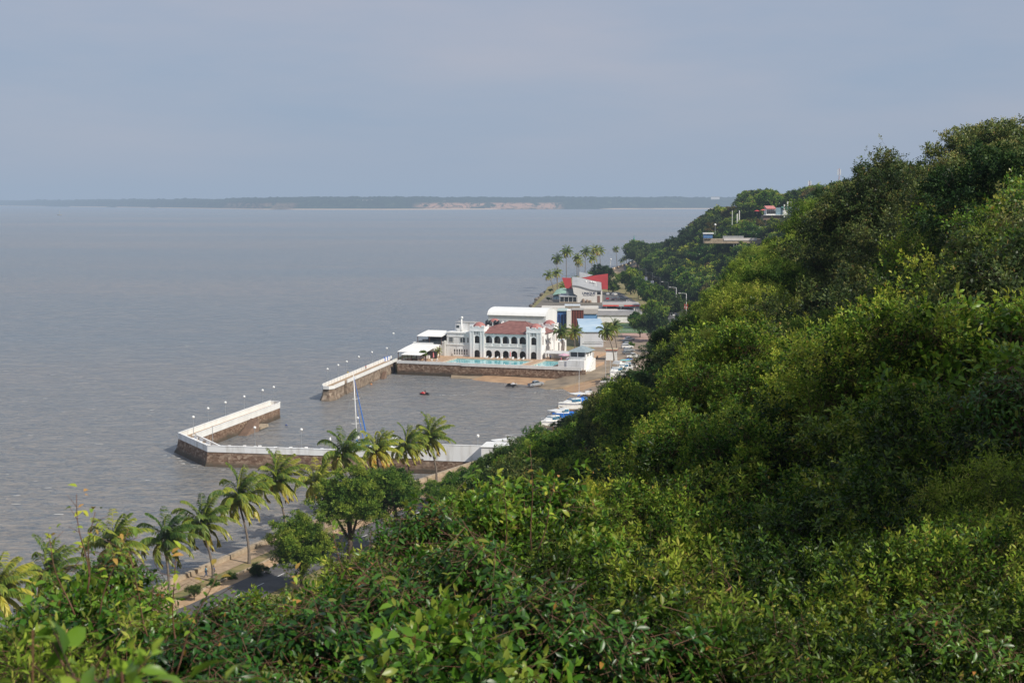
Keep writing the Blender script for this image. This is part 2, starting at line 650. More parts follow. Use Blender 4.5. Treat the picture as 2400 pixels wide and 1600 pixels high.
# ------------------------------------------------------------------ haze over the bay (absorbing air, its bluish light painted in as emission)
hz = MB()
hz.box(-39000, 39000, -2500, 38500, -20, 420)
vm = bpy.data.materials.new('sea_haze_air')
vm.use_nodes = True
t = vm.node_tree
t.nodes.clear()
vo = t.nodes.new('ShaderNodeOutputMaterial')
ab = t.nodes.new('ShaderNodeVolumeAbsorption')
em = t.nodes.new('ShaderNodeEmission')
ad = t.nodes.new('ShaderNodeAddShader')
SIG = 1 / 12500.0
ab.inputs['Color'].default_value = (0, 0, 0, 1)
ab.inputs['Density'].default_value = SIG
HZ = (0.330, 0.415, 0.535)
em.inputs['Color'].default_value = (*HZ, 1)
em.inputs['Strength'].default_value = SIG
t.links.new(ab.outputs[0], ad.inputs[0])
t.links.new(em.outputs[0], ad.inputs[1])
t.links.new(ad.outputs[0], vo.inputs['Volume'])
o = hz.build('haze', vm)
tag(o, 'thin bluish sea haze hanging over the whole bay', kind='structure')
# ================================================================== FOLIAGE
def leaf_shape(w, fold=0.25, droop=0.15):
    """leaf along +Y, length 1: two folded halves of two quads each"""
    v = [(0, 0, 0), (w * 0.9, 0.35, w * fold), (0, 0.42, 0), (-w * 0.9, 0.35, w * fold), (w * 0.75, 0.68, w * fold - droop * .35), (0, 0.75, -droop * 0.4), (-w * 0.75, 0.68, w * fold - droop * .35), (0, 1.0, -droop)]
    f = [(0, 1, 2, 2), (0, 2, 3, 3), (1, 4, 5, 2), (2, 5, 6, 3), (4, 7, 5, 5), (5, 7, 6, 6)]
    # keep to quads: merge tips
    f = [(0, 1, 4, 2), (0, 2, 6, 3), (2, 4, 7, 5), (2, 5, 7, 6)]
    return np.array(v, float), np.array(f, int)


def quad_leaf(w, droop=0.1):
    v = [(0, 0, 0), (w, 0.5, 0.06), (0, 1, -droop), (-w, 0.5, 0.06)]
    return np.array(v, float), np.array([(0, 1, 2, 3)], int)


def rotm(dirs, ups):
    """matrices whose Y axis is dirs and Z axis near ups (N,3,3), columns = axes"""
    y = dirs / (np.linalg.norm(dirs, axis=1, keepdims=True) + 1e-9)
    x = np.cross(y, ups)
    n = np.linalg.norm(x, axis=1, keepdims=True)
    x = np.where(n > 1e-4, x / (n + 1e-9), np.array([[1.0, 0, 0]]))
    z = np.cross(x, y)
    return np.stack([x, y, z], axis=2)


def sprig(nl, length, lsize, kind, rg):
    """list of (pos, dir, up, size) for leaves on one twig along +Y, and the twig"""
    P, Dd, U, S = [], [], [], []
    for i in range(nl):
        t = (i + 0.6) / nl
        a = (i * 2.4 + rg.uniform(-.4, .4)) if kind == 'spiral' else (0 if i % 2 else math.pi) + rg.uniform(-.35, .35)
        out = np.array([math.cos(a), 0, math.sin(a) if kind == 'spiral' else 0.15 * math.sin(a)])
        sp_ = rg.uniform(0.45, 0.9)
        d = out + np.array([0, sp_, 0])
        if kind == 'droop':
            d = out * 0.6 + np.array([0, 0.5, -1.1])
        P.append((0.004 * out[0], t * length, 0))
        Dd.append(d)
        U.append(np.array([rg.uniform(-.3, .3), rg.uniform(-.3, .3) - 0.2, 1.0]))
        S.append(lsize * rg.uniform(0.7, 1.15) * (1.0 if t < 0.8 else 0.75))
    P.append((0, length, 0)); Dd.append(np.array([0.0, 1, 0.2])); U.append(np.array([0, 0, 1.0])); S.append(lsize * 0.8)
    return np.array(P), np.array(Dd, float), np.array(U), np.array(S)


def mesh_from(name, V, Fq, tint, mats, midx=None):
    me = bpy.data.meshes.new(name)
    me.vertices.add(len(V))
    me.vertices.foreach_set('co', V.astype(np.float32).ravel())
    me.loops.add(Fq.size)
    me.loops.foreach_set('vertex_index', Fq.astype(np.int32).ravel())
    me.polygons.add(len(Fq))
    me.polygons.foreach_set('loop_start', np.arange(0, Fq.size, 4, dtype=np.int32))
    for m_ in mats:
        me.materials.append(m_)
    if midx is not None:
        me.polygons.foreach_set('material_index', midx.astype(np.int32))
    at = me.attributes.new('tint', 'FLOAT', 'POINT')
    at.data.foreach_set('value', tint.astype(np.float32))
    me.update(calc_edges=True)
    return me


def blob_points(rg, n, blobs, shell=0.25, up_bias=0.25, inner=0.12, per=24, csig=0.21, out=0.17):
    """sprigs gathered into leafy clumps that sit on the outside of a union of ellipsoids"""
    B = np.array(blobs, float)
    w = np.array([b[3] * b[4] + b[4] * b[5] + b[3] * b[5] for b in blobs])
    w = w / w.sum()
    nc = max(6, n // per)
    P, Dr, K = [], [], []
    need = nc
    while need > 0:
        k = rg.choice(len(blobs), size=need * 3, p=w)
        d = rg.normal(size=(len(k), 3))
        d[:, 2] += up_bias
        d /= np.linalg.norm(d, axis=1, keepdims=True)
        rr = 1 - shell * np.abs(rg.normal(size=len(k))) * 0.7
        rr = np.where(rg.random(len(k)) < inner, rg.uniform(0.3, 1, len(k)), rr)
        rr = np.where(rg.random(len(k)) < 0.22, 1 + out * np.abs(rg.normal(size=len(k))), rr)
        p = B[k, :3] + d * B[k, 3:6] * rr[:, None]
        keep = np.ones(len(k), bool)
        for b in B:
            q = (((p - b[:3]) / b[3:6]) ** 2).sum(1)
            keep &= ~(q < 0.45)
        keep |= rg.random(len(k)) < 0.05
        p, d, kk = p[keep], d[keep], k[keep]
        P.append(p[:need]); Dr.append(d[:need]); K.append(kk[:need])
        need -= len(p[:need])
    P, Dr, K = np.concatenate(P), np.concatenate(Dr), np.concatenate(K)
    size = rg.gamma(3.0, 1 / 3.0, nc)
    ci = rg.choice(nc, size=n, p=size / size.sum())
    rad = B[K, 3][ci] * csig * np.clip(size[ci], .5, 1.6) ** .4
    off = rg.normal(size=(n, 3)) * rad[:, None] * np.array([1, 1, .75]) + Dr[ci] * (rg.random(n) * rad * 1.5)[:, None]
    return P[ci] + off, Dr[ci] + off / (rad[:, None] + 1e-6) * .45, ci


def make_blobs(rg, rx, rz, nb, base_z, spread=0.72, size=(0.32, 0.55), flat=0.85):
    bl = [(0, 0, base_z + rz * 0.85, rx * 0.52, rx * 0.52, rz * 0.62)]
    for i in range(nb):
        a = rg.uniform(0, 2 * math.pi)
        e = rg.uniform(-0.35, 1.0)
        ce = math.sqrt(max(0, 1 - max(e, 0) ** 2))
        r = rx * rg.uniform(*size)
        d = spread * rx * ce * rg.uniform(0.55, 1.22)
        bl.append((d * math.cos(a), d * math.sin(a), base_z + rz + e * rz * spread * rg.uniform(0.8, 1.25), r, r, r * flat * rz / max(rx, rz) if rz < rx else r * flat))
    return bl


def crown_mesh(name, seed, blobs, n, leaf, lsize, mats, nl=6, tw=0.3, kind='spiral', hang=0.0, jitter=0.5, up=0.35, twig_r=0.0, tip=0.12, inner=0.12, shell=0.25, tall=0.0):
    """n sprigs of nl leaves spread through the volume of the blobs"""
    rg = np.random.default_rng(seed)
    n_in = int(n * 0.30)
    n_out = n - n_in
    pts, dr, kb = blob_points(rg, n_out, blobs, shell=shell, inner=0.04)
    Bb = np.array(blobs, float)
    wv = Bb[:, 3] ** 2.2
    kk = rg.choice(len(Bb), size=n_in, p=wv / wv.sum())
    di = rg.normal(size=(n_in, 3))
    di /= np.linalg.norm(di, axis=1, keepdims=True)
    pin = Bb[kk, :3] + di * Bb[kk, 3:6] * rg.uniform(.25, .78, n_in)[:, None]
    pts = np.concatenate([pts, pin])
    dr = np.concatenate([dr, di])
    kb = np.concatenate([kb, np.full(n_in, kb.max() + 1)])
    dn = dr / (np.linalg.norm(dr, axis=1, keepdims=True) + 1e-6)
    upv = dn * 1.0 + rg.normal(size=dr.shape) * 0.30 + np.array([0, 0, .45])
    tang = rg.normal(size=dr.shape)
    tang -= dn * (tang * dn).sum(1, keepdims=True)
    tang /= np.linalg.norm(tang, axis=1, keepdims=True) + 1e-6
    dr = dn * .45 + tang * (.5 + jitter) * .9 + np.array([0, 0, up - hang])
    if hang:
        dr = dr + np.array([0, 0, -hang]) * rg.random((len(dr), 1))
    RM = rotm(dr, upv)
    LV, LF = leaf
    Vs, Ts = [], []
    variants = [sprig(nl, tw, lsize, kind, rg) for _ in range(6)]
    which = rg.integers(0, 6, n)
    sc = rg.uniform(0.62, 1.42, n)
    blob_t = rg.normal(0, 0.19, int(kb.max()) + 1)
    blob_t[-1] = -0.34  # inner sprigs tinted darker: the crown's inner shade is put into leaf colour
    zmin, zmax = pts[:, 2].min(), pts[:, 2].max()
    for k in range(6):
        ids = np.where(which == k)[0]
        P, Dd, U, S = variants[k]
        LR = rotm(Dd, U)
        loc = np.einsum('lij,vj->lvi', LR, LV) * S[:, None, None] + P[:, None, :]          # leaves x verts x 3
        flat = loc.reshape(-1, 3)
        W = np.einsum('nij,vj->nvi', RM[ids], flat) * sc[ids][:, None, None] + pts[ids][:, None, :]
        Vs.append(W.reshape(-1, 3))
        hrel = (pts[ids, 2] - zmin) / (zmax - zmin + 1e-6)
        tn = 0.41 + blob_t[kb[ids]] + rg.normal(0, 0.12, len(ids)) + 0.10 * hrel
        tl = tn[:, None] + rg.normal(0, 0.15, (len(ids), len(P)))
        tl[:, -2:] += tip * 2
        red = rg.random(tl.shape) < tip * 0.035
        tl = np.where(red, 1.0, np.clip(tl, 0, 0.86))
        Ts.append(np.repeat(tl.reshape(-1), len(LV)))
    V = np.concatenate(Vs)
    T = np.concatenate(Ts)
    nleaf = len(V) // len(LV)
    Fq = (np.arange(nleaf)[:, None, None] * len(LV) + LF[None]).reshape(-1, 4)
    mi = np.zeros(len(Fq))
    if twig_r:
        a = RM[:, :, 0] * twig_r
        b_ = RM[:, :, 2] * twig_r
        p0 = pts - RM[:, :, 1] * tw * 0.9
        p1 = pts + RM[:, :, 1] * (tw * sc)[:, None]
        tri = np.stack([p0 + a, p0 - a * .5 + b_ * .87, p0 - a * .5 - b_ * .87, p1 + a * .4, p1 - a * .2 + b_ * .35, p1 - a * .2 - b_ * .35], axis=1)
        o0 = len(V)
        V = np.concatenate([V, tri.reshape(-1, 3)])
        T = np.concatenate([T, np.full(len(pts) * 6, 0.5)])
        base_f = np.array([(0, 1, 4, 3), (1, 2, 5, 4), (2, 0, 3, 5)])
        tf = (np.arange(len(pts))[:, None, None] * 6 + base_f[None]).reshape(-1, 4) + o0
        Fq = np.concatenate([Fq, tf])
        mi = np.concatenate([mi, np.ones(len(tf))])
    return mesh_from(name, V, Fq, T, mats, mi)


bark = mat('bark_brown', (0.09, 0.065, 0.045), (0.05, 0.038, 0.028), rough=0.9, scale=3, bump=0.6)
bark_red = mat('twig_reddish', (0.15, 0.065, 0.035), (0.10, 0.055, 0.03), rough=0.7, scale=6)
bark_grey = mat('bark_grey', (0.20, 0.18, 0.15), (0.11, 0.10, 0.085), rough=0.9, scale=4, bump=0.6)


def trunk_mesh(name, seed, blobs, r0, split=0.45, nlimb=6, lean=(0, 0), m=None):
    rg = random.Random(seed)
    b = MB()
    top = blobs[0]
    fork = Vector((top[0] * .5 + lean[0], top[1] * .5 + lean[1], top[2] * split))
    mid = Vector((fork.x * .3 + rg.uniform(-.1, .1) * r0 * 4, fork.y * .3, fork.z * .5))
    b.tube([(0, 0, -4.0), (0, 0, 0.0), mid, fork], [r0 * 1.5, r0 * 1.15, r0 * .9, r0 * .75], 8)
    for i in range(min(nlimb, len(blobs) - 1)):
        q = Vector(blobs[1 + i][:3])
        m1 = fork.lerp(q, 0.5) + Vector((rg.uniform(-1, 1), rg.uniform(-1, 1), rg.uniform(-.3, .6))) * r0 * 2
        b.tube([tuple(fork - Vector((0, 0, r0))), tuple(m1), tuple(q)], [r0 * .5, r0 * .32, r0 * .1], 6)
        for j in range(2):
            e_ = q + Vector((rg.uniform(-1, 1), rg.uniform(-1, 1), rg.uniform(.1, 1))) * blobs[1 + i][3] * .8
            b.tube([tuple(m1.lerp(q, .6)), tuple(e_)], [r0 * .16, r0 * .05], 5)
    me_o = b.build(name, m or bark, smooth=True)
    me = me_o.data
    bpy.data.objects.remove(me_o)
    return me


# leaf materials (foliage base colours)
L_GLOSSY = leaf_mat('leaf_glossy_green', (0.008, 0.030, 0.004), (0.024, 0.085, 0.008), (0.075, 0.175, 0.016), (0.30, 0.16, 0.035), rough=0.36, trans=0.22, spec=0.36)
L_YELLOW = leaf_mat('leaf_olive_yellow', (0.009, 0.026, 0.003), (0.046, 0.114, 0.010), (0.195, 0.290, 0.028), (0.32, 0.22, 0.05), rough=0.5, trans=0.28, spec=0.18)
L_FRESH = leaf_mat('leaf_fresh_green', (0.010, 0.038, 0.006), (0.040, 0.120, 0.010), (0.120, 0.230, 0.022), (0.26, 0.17, 0.04), rough=0.34, trans=0.3, spec=0.28)
L_GREY = leaf_mat('leaf_grey_green', (0.012, 0.028, 0.008), (0.038, 0.070, 0.016), (0.12, 0.16, 0.04), (0.24, 0.16, 0.05), rough=0.44, trans=0.22, spec=0.22)
L_DARK = leaf_mat('leaf_dark_green', (0.008, 0.022, 0.007), (0.022, 0.055, 0.013), (0.055, 0.10, 0.022), (0.12, 0.11, 0.03), rough=0.5, trans=0.2, spec=0.15)
L_LIME = leaf_mat('leaf_lime', (0.022, 0.052, 0.006), (0.085, 0.155, 0.016), (0.20, 0.28, 0.035), (0.28, 0.20, 0.08), rough=0.55, trans=0.3, spec=0.12)
L_RUST = leaf_mat('leaf_rusty', (0.022, 0.036, 0.010), (0.065, 0.080, 0.020), (0.15, 0.115, 0.035), (0.25, 0.13, 0.03), rough=0.5, trans=0.25, spec=0.15)

L_DEEP = leaf_mat('leaf_deep_green', (0.004, 0.013, 0.002), (0.019, 0.053, 0.005), (0.095, 0.160, 0.014), (0.24, 0.18, 0.04), rough=0.40, trans=0.25, spec=0.22)  # greens darkened so these bushes stand for shaded pockets among the yellow ones
L_MED = leaf_mat('leaf_round_tree', (0.020, 0.055, 0.008), (0.090, 0.170, 0.020), (0.21, 0.28, 0.036), (0.2, 0.2, 0.04), rough=0.5, trans=0.25, spec=0.15)
twig_g = mat('twig_olive', (0.05, 0.05, 0.02), (0.08, 0.06, 0.03), rough=0.8, scale=6)
TREES = {}


def tree_type(key, seed, rx, rz, base_z, nb, n, leaf, lsize, lm, nl=6, tw=0.3, tr=0.25, twm=None, kind='spiral', **kw):
    rg = np.random.default_rng(seed)
    blk = {k: kw.pop(k) for k in ('spread', 'size', 'flat') if k in kw}
    tb = {k: kw.pop(k) for k in ('lean', 'tbark') if k in kw}
    bl = make_blobs(rg, rx, rz, int(nb * 1.7), base_z, **blk)
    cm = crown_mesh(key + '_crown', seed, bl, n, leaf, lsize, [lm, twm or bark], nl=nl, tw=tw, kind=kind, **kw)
    tm = trunk_mesh(key + '_trunk', seed, bl, tr, lean=tb.get('lean', (0, 0)), m=tb.get('tbark'))
    top = max(b[2] + b[5] for b in bl) + tw * .75
    TREES[key] = dict(crown=cm, trunk=tm, rx=rx, top=top, cz=base_z + rz)


def put_tree(key, loc, sc=1.0, rz=None, name='tree', label=None, cat='tree', group=None, tilt=(0, 0), crown_name='crown', trunk_name='trunk'):
    T = TREES[key]
    if rz is None:
        rz = random.uniform(0, 6.28)
    if not hasattr(sc, '__len__'):
        sc = (sc, sc, sc)
    o = thing(name, label, cat, loc, rz, group)
    o.scale = sc
    o.rotation_euler = (tilt[0], tilt[1], rz)
    for nm, me in ((crown_name, T['crown']), (trunk_name, T['trunk'])):
        c = bpy.data.objects.new(nm, me)
        COL.objects.link(c)
        c.parent = o
    return o


QL = quad_leaf(0.42)
QN = quad_leaf(0.26)
LS = leaf_shape(0.20)
LB = leaf_shape(0.25, droop=0.3)
LN = leaf_shape(0.15)
# far crowns: leaf clumps 0.4-0.6 m
tree_type('far_dome', 1, 6.5, 4.2, 3.5, 16, 2600, QL, 0.50, L_DARK, nl=4, tw=0.55, tr=0.35, size=(0.20, 0.38))
tree_type('far_olive', 2, 6.0, 4.5, 3.0, 14, 2600, QL, 0.48, L_YELLOW, nl=4, tw=0.55, tr=0.32, size=(0.20, 0.38))
tree_type('far_rust', 3, 6.0, 3.8, 3.0, 14, 2500, QL, 0.48, L_RUST, nl=4, tw=0.5, tr=0.3, size=(0.18, 0.36))
tree_type('far_green', 4, 7.0, 4.6, 3.2, 20, 3000, QL, 0.50, L_FRESH, nl=4, tw=0.55, tr=0.36, size=(0.16, 0.33))
# middle distance: leaves 0.16-0.22 m
tree_type('mid_green', 11, 4.0, 3.0, 1.6, 11, 5200, QN, 0.22, L_FRESH, nl=6, tw=0.34, tr=0.2, size=(0.2, 0.42), spread=0.88)
tree_type('mid_olive', 12, 3.8, 2.8, 1.4, 11, 5200, QN, 0.20, L_YELLOW, nl=6, tw=0.34, tr=0.18, size=(0.2, 0.42), spread=0.88)
tree_type('mid_dark', 13, 4.2, 3.1, 1.6, 11, 5200, QN, 0.21, L_DARK, nl=6, tw=0.34, tr=0.2, size=(0.2, 0.42), spread=0.88)
tree_type('mid_lime', 14, 3.6, 2.8, 1.3, 11, 6500, quad_leaf(0.10), 0.30, L_LIME, nl=7, tw=0.40, tr=0.16, size=(0.2, 0.42), jitter=0.8, spread=0.88)
tree_type('mid_grey', 15, 4.0, 3.2, 1.8, 11, 5200, QN, 0.19, L_GREY, nl=6, tw=0.34, tr=0.2, size=(0.2, 0.42), spread=0.88)
# nearer shrubs (20-70 m): leaves 0.08-0.11 m
tree_type('near_olive', 21, 2.6, 2.3, 0.9, 10, 7000, QN, 0.105, L_YELLOW, nl=7, tw=0.26, tr=0.12, twm=twig_g, size=(0.22, 0.44), twig_r=0.003, tip=0.2, spread=0.92)
tree_type('near_grey', 22, 2.8, 2.5, 1.0, 10, 7000, quad_leaf(0.32), 0.10, L_GREY, nl=7, tw=0.26, tr=0.13, twm=twig_g, size=(0.22, 0.44), twig_r=0.003, spread=0.92)
tree_type('near_green', 23, 2.6, 2.2, 0.8, 10, 7000, QN, 0.11, L_GLOSSY, nl=7, tw=0.26, tr=0.12, size=(0.22, 0.44), twig_r=0.006, spread=0.92)
tree_type('near_lime', 24, 2.4, 2.0, 0.8, 10, 11000, quad_leaf(0.10), 0.14, L_LIME, nl=8, tw=0.26, tr=0.11, size=(0.22, 0.44), jitter=0.8, twig_r=0.005, spread=0.92)
# foreground shrubs (4-26 m): true leaves 5-9 cm
tree_type('fore_glossy', 31, 1.3, 1.1, 1.6, 8, 2600, LS, 0.085, L_GLOSSY, nl=8, tw=0.20, tr=0.05, twm=bark_red, size=(0.24, 0.46), twig_r=0.0035, hang=0.5, up=0.0, jitter=0.7, tip=0.1, spread=0.92)
tree_type('fore_broad', 32, 1.3, 1.1, 1.6, 8, 2100, LB, 0.095, L_FRESH, nl=7, tw=0.22, tr=0.05, twm=bark_red, size=(0.24, 0.46), twig_r=0.0035, hang=0.2, jitter=0.7, tip=0.14, spread=0.92)
tree_type('fore_small', 33, 1.9, 1.6, 1.6, 9, 3600, LS, 0.082, L_YELLOW, nl=9, tw=0.20, tr=0.06, twm=bark_red, size=(0.24, 0.44), twig_r=0.002, tip=0.22, up=0.5, spread=0.95)
tree_type('fore_deep', 35, 1.9, 1.6, 1.6, 9, 3300, LS, 0.086, L_DEEP, nl=9, tw=0.20, tr=0.06, twm=twig_g, size=(0.24, 0.44), twig_r=0.002, tip=0.08, up=0.2, spread=0.95)
tree_type('fore_narrow', 34, 1.3, 1.1, 1.6, 8, 2900, LN, 0.075, L_LIME, nl=9, tw=0.22, tr=0.05, twm=bark_red, size=(0.24, 0.46), twig_r=0.003, tip=0.16, spread=0.92)
tree_type('fore_feather', 36, 1.5, 1.5, 1.6, 14, 5200, leaf_shape(0.12), 0.055, L_LIME, nl=14, tw=0.24, tr=0.05, twm=twig_g, size=(0.15, 0.32), twig_r=0.0015, tip=0.10, jitter=0.9)
tree_type('fore_branch', 37, 0.36, 0.36, 0.8, 6, 70, LB, 0.085, L_FRESH, nl=8, tw=0.24, tr=0.018, twm=bark_red, size=(0.3, 0.5), twig_r=0.004, hang=0.5, tip=0.05)
# ================================================================== PLANTING
CURVE_M = ([-400, 0, 300, 600, 800, 1000, 1050, 1150, 1190, 1230, 1263, 1310, 1325, 1358, 1384, 1392, 1425, 1452, 1470, 1495, 1530, 1590, 1640, 1700, 1750, 1800, 1880, 1910, 1960, 2040, 2085, 2130, 2190, 2250, 2330, 2400, 2800],
           [1700, 1520, 1440, 1430, 1335, 1215, 1150, 1085, 1018, 1000, 993, 1005, 975, 962, 945, 922, 898, 885, 862, 832, 800, 735, 700, 655, 590, 552, 528, 470, 428, 395, 365, 380, 405, 365, 318, 290, 270])
CURVE_N = ([-400, 0, 300, 600, 800, 1000, 1150, 1300, 1450, 1530, 1620, 1700, 1760, 1820, 1900, 2000, 2085, 2130, 2190, 2250, 2330, 2400, 2800],
           [1700, 1540, 1480, 1450, 1350, 1260, 1210, 1170, 1090, 1000, 910, 850, 800, 760, 720, 660, 620, 580, 520, 470, 420, 370, 340])
CURVE_H = ([1460, 1485, 1500, 1560, 1600, 1640, 1680, 1740, 1752, 1780, 1850, 1900, 1960, 2400],
           [640, 590, 572, 566, 548, 508, 484, 478, 446, 440, 452, 436, 420, 415])
KEEP = [  # (px0, px1, py0, py1, distance): must stay visible behind nearer trees
    (1400, 1482, 610, 720, 1400), (1430, 1530, 745, 860, 640), (1640, 1792, 543, 566, 820), (1775, 1878, 480, 510, 930),
    (1540, 1618, 655, 735, 745), (1480, 1560, 665, 740, 900)]
placed = []
count = {}


def disc(x, y, z, r):
    px, py = proj(x, y, z)
    return px, py, r * F / y


ZB = np.zeros((110, 160), bool)       # 16-px cells


def cover(px, py, rx_, ry_, mark=True):
    i0, i1 = int((px - rx_) // 16), int((px + rx_) // 16)
    j0, j1 = int((py - ry_) // 16), int((py + ry_) // 16)
    vis = tot = 0
    for j in range(max(0, j0), min(99, j1) + 1):
        for i in range(max(0, i0), min(149, i1) + 1):
            tot += 1
            if not ZB[j, i]:
                vis += 1
                if mark and ((i * 16 + 8 - px) / (rx_ * .8 + 1)) ** 2 + ((j * 16 + 8 - py) / (ry_ * .8 + 1)) ** 2 < 1:
                    ZB[j, i] = True
    return vis / tot if tot else 0, tot


LOOK = {'far_dome': 'dark green domed', 'far_olive': 'olive green', 'far_rust': 'rusty tinged', 'far_green': 'mid green billowing',
        'mid_green': 'bright green', 'mid_olive': 'olive green', 'mid_dark': 'dark green', 'mid_lime': 'lime green wispy', 'mid_grey': 'grey green',
        'near_olive': 'yellowish green small leaved', 'near_grey': 'grey green silvery', 'near_green': 'glossy green', 'near_lime': 'lime green wispy'}


def veg(key, x, y, sc, zone, cat=None, name=None, rz=None, unique=None, zadj=0.0):
    T = TREES[key]
    z = ground_z(x, y) + zadj
    cat = cat or ('tree' if key[:3] == 'far' or key[:3] == 'mid' else 'bush')
    nm = name or ('hillside_tree' if cat == 'tree' else 'hillside_bush')
    lb = unique or f'{LOOK[key]} {cat} {zone}'
    o = put_tree(key, (x, y, z - 0.2), sc, rz=rz, name=nm, label=lb, cat=cat, group=None if unique else f'{LOOK[key]} {cat}s {zone}')
    count[zone] = count.get(zone, 0) + 1
    return o


# --- foreground shrubs on the lip of the slope, just below the viewpoint
FORE = [
    (150, 1425, 3.6, 'fore_branch', 1.0), (40, 1530, 3.2, 'fore_branch', 1.0), (250, 1540, 3.1, 'fore_branch', .9), (165, 1510, 2.9, 'fore_branch', .8),
    (-80, 1570, 8, 'fore_narrow', 1.0), (110, 1455, 9, 'fore_broad', .8), (215, 1362, 10.5, 'fore_glossy', .75), (330, 1495, 10, 'fore_narrow', .7),
    (60, 1585, 6.5, 'fore_narrow', .8), (470, 1500, 9, 'fore_glossy', .7), (560, 1430, 14, 'fore_broad', .55),
    (640, 1490, 11, 'fore_glossy', .8), (790, 1425, 13, 'fore_broad', .7), (905, 1335, 13.5, 'fore_narrow', .9),
    (1000, 1247, 14, 'fore_glossy', .95), (1130, 1197, 15, 'fore_broad', 1.0), (1245, 1157, 15, 'fore_broad', .95),
    (1370, 1200, 15.5, 'fore_narrow', 1.0), (1490, 1190, 16, 'fore_small', .7), (700, 1530, 8.5, 'fore_glossy', .9),
    (900, 1465, 9.5, 'fore_glossy', 1.0), (1120, 1362, 10.5, 'fore_glossy', 1.0), (1330, 1335, 11.5, 'fore_deep', .8),
    (1520, 1325, 12, 'fore_narrow', 1.0), (1000, 1560, 7.6, 'fore_broad', .9), (1260, 1510, 8.6, 'fore_glossy', 1.0),
    (1490, 1500, 8.8, 'fore_deep', .75), (1640, 1480, 9.5, 'fore_narrow', 1.0), (380, 1615, 7.5, 'fore_glossy', .8),
    (1740, 850, 26, 'fore_small', .65), (1672, 965, 24, 'fore_small', .62), (1815, 800, 27, 'fore_small', .75), (1880, 775, 26, 'fore_small', .9),
    (1905, 815, 25, 'fore_small', .7), (1750, 985, 21, 'fore_small', .8), (1860, 965, 21, 'fore_deep', 1.0),
    (1635, 1125, 19, 'fore_deep', .65), (1760, 1155, 17, 'fore_small', .85), (1900, 1175, 17, 'fore_deep', .9),
    (2090, 1155, 17, 'fore_deep', .8), (2110, 875, 22, 'fore_small', .8), (2190, 765, 21, 'fore_narrow', 1.2), (2300, 720, 20, 'fore_small', 1.0), (2400, 710, 20, 'fore_broad', 1.3),
    (2160, 985, 17.5, 'fore_small', .8), (2290, 945, 17, 'fore_deep', .9), (2420, 925, 17, 'fore_glossy', 1.1), (2210, 1145, 15, 'fore_deep', .8),
    (2350, 1105, 14.5, 'fore_feather', 1.0), (1800, 1305, 13, 'fore_deep', .8), (1960, 1335, 13, 'fore_deep', .7), (2120, 1335, 13, 'fore_deep', .8),
    (2270, 1335, 12, 'fore_deep', .7), (2410, 1275, 12, 'fore_small', .7), (1780, 1500, 10, 'fore_deep', .7), (1930, 1520, 10, 'fore_deep', .6),
    (2080, 1520, 10, 'fore_deep', .7), (2220, 1530, 10, 'fore_glossy', .9), (2370, 1500, 10, 'fore_deep', .7)]
FL = {'fore_glossy': 'glossy drooping leaved green', 'fore_broad': 'broad leaved fresh green', 'fore_small': 'small leaved yellowish green', 'fore_deep': 'deep shaded grey green',
      'fore_narrow': 'narrow leaved pale green', 'fore_feather': 'feathery lime green', 'fore_branch': 'big leaved blurred green'}


def place_words(px, py):
    h = 'far left' if px < 250 else 'left' if px < 700 else 'left of centre' if px < 1050 else 'centre' if px < 1400 else 'right of centre' if px < 1750 else 'right' if px < 2150 else 'far right'
    v = 'at the bottom edge' if py > 1440 else 'low in front' if py > 1260 else 'mid height in front' if py > 1050 else 'high in front'
    return h, v


used = {}
EXTRA = ['', ', second in depth', ', third in depth', ', behind the others', ', hindmost of all', ', last']
for (px, py, Y, key, sc) in sorted(FORE, key=lambda q: q[2]):
    if key in ('fore_small', 'fore_deep'):
        sc *= .9
    T = TREES[key]
    x, y, z = D(px, py, Y)
    h, v = place_words(px, py)
    lb = f'{FL[key]} bush {v}, {h}'
    used[lb] = used.get(lb, 0) + 1
    lb += EXTRA[used[lb] - 1]
    o = put_tree(key, (x, y + T['rx'] * sc * .6, z - T['top'] * sc), sc, name='foreground_bush', label=lb, cat='bush', crown_name='foliage', trunk_name='stem')
    r_ = T['rx'] * sc * F / Y
    cover(px, py + r_, r_, r_ * .95)
    cover(px, py + r_ * 2.4, r_ * .9, r_ * 1.2)

# tall trees standing just right of the view: their shade dapples the shrubs on the right
for (x, y, sc, lb) in ((14.6, 11.5, 1.5, 'tall open grey green tree just outside the view on the right'),):
    put_tree('near_grey', (x, y, ground_z(x, y) - .3), (sc, sc, sc * 1.1), name='plateau_tree', label=lb, cat='tree')
# --- hillside, near to far
cand = []
rs = random.Random(3)


def try_add(y, x, mind):
    for (a, b_, m_) in placed:
        if abs(b_ - y) < 14 and (a - x) ** 2 + (b_ - y) ** 2 < ((mind + m_) / 2) ** 2:
            return False
    placed.append((x, y, mind))
    return True


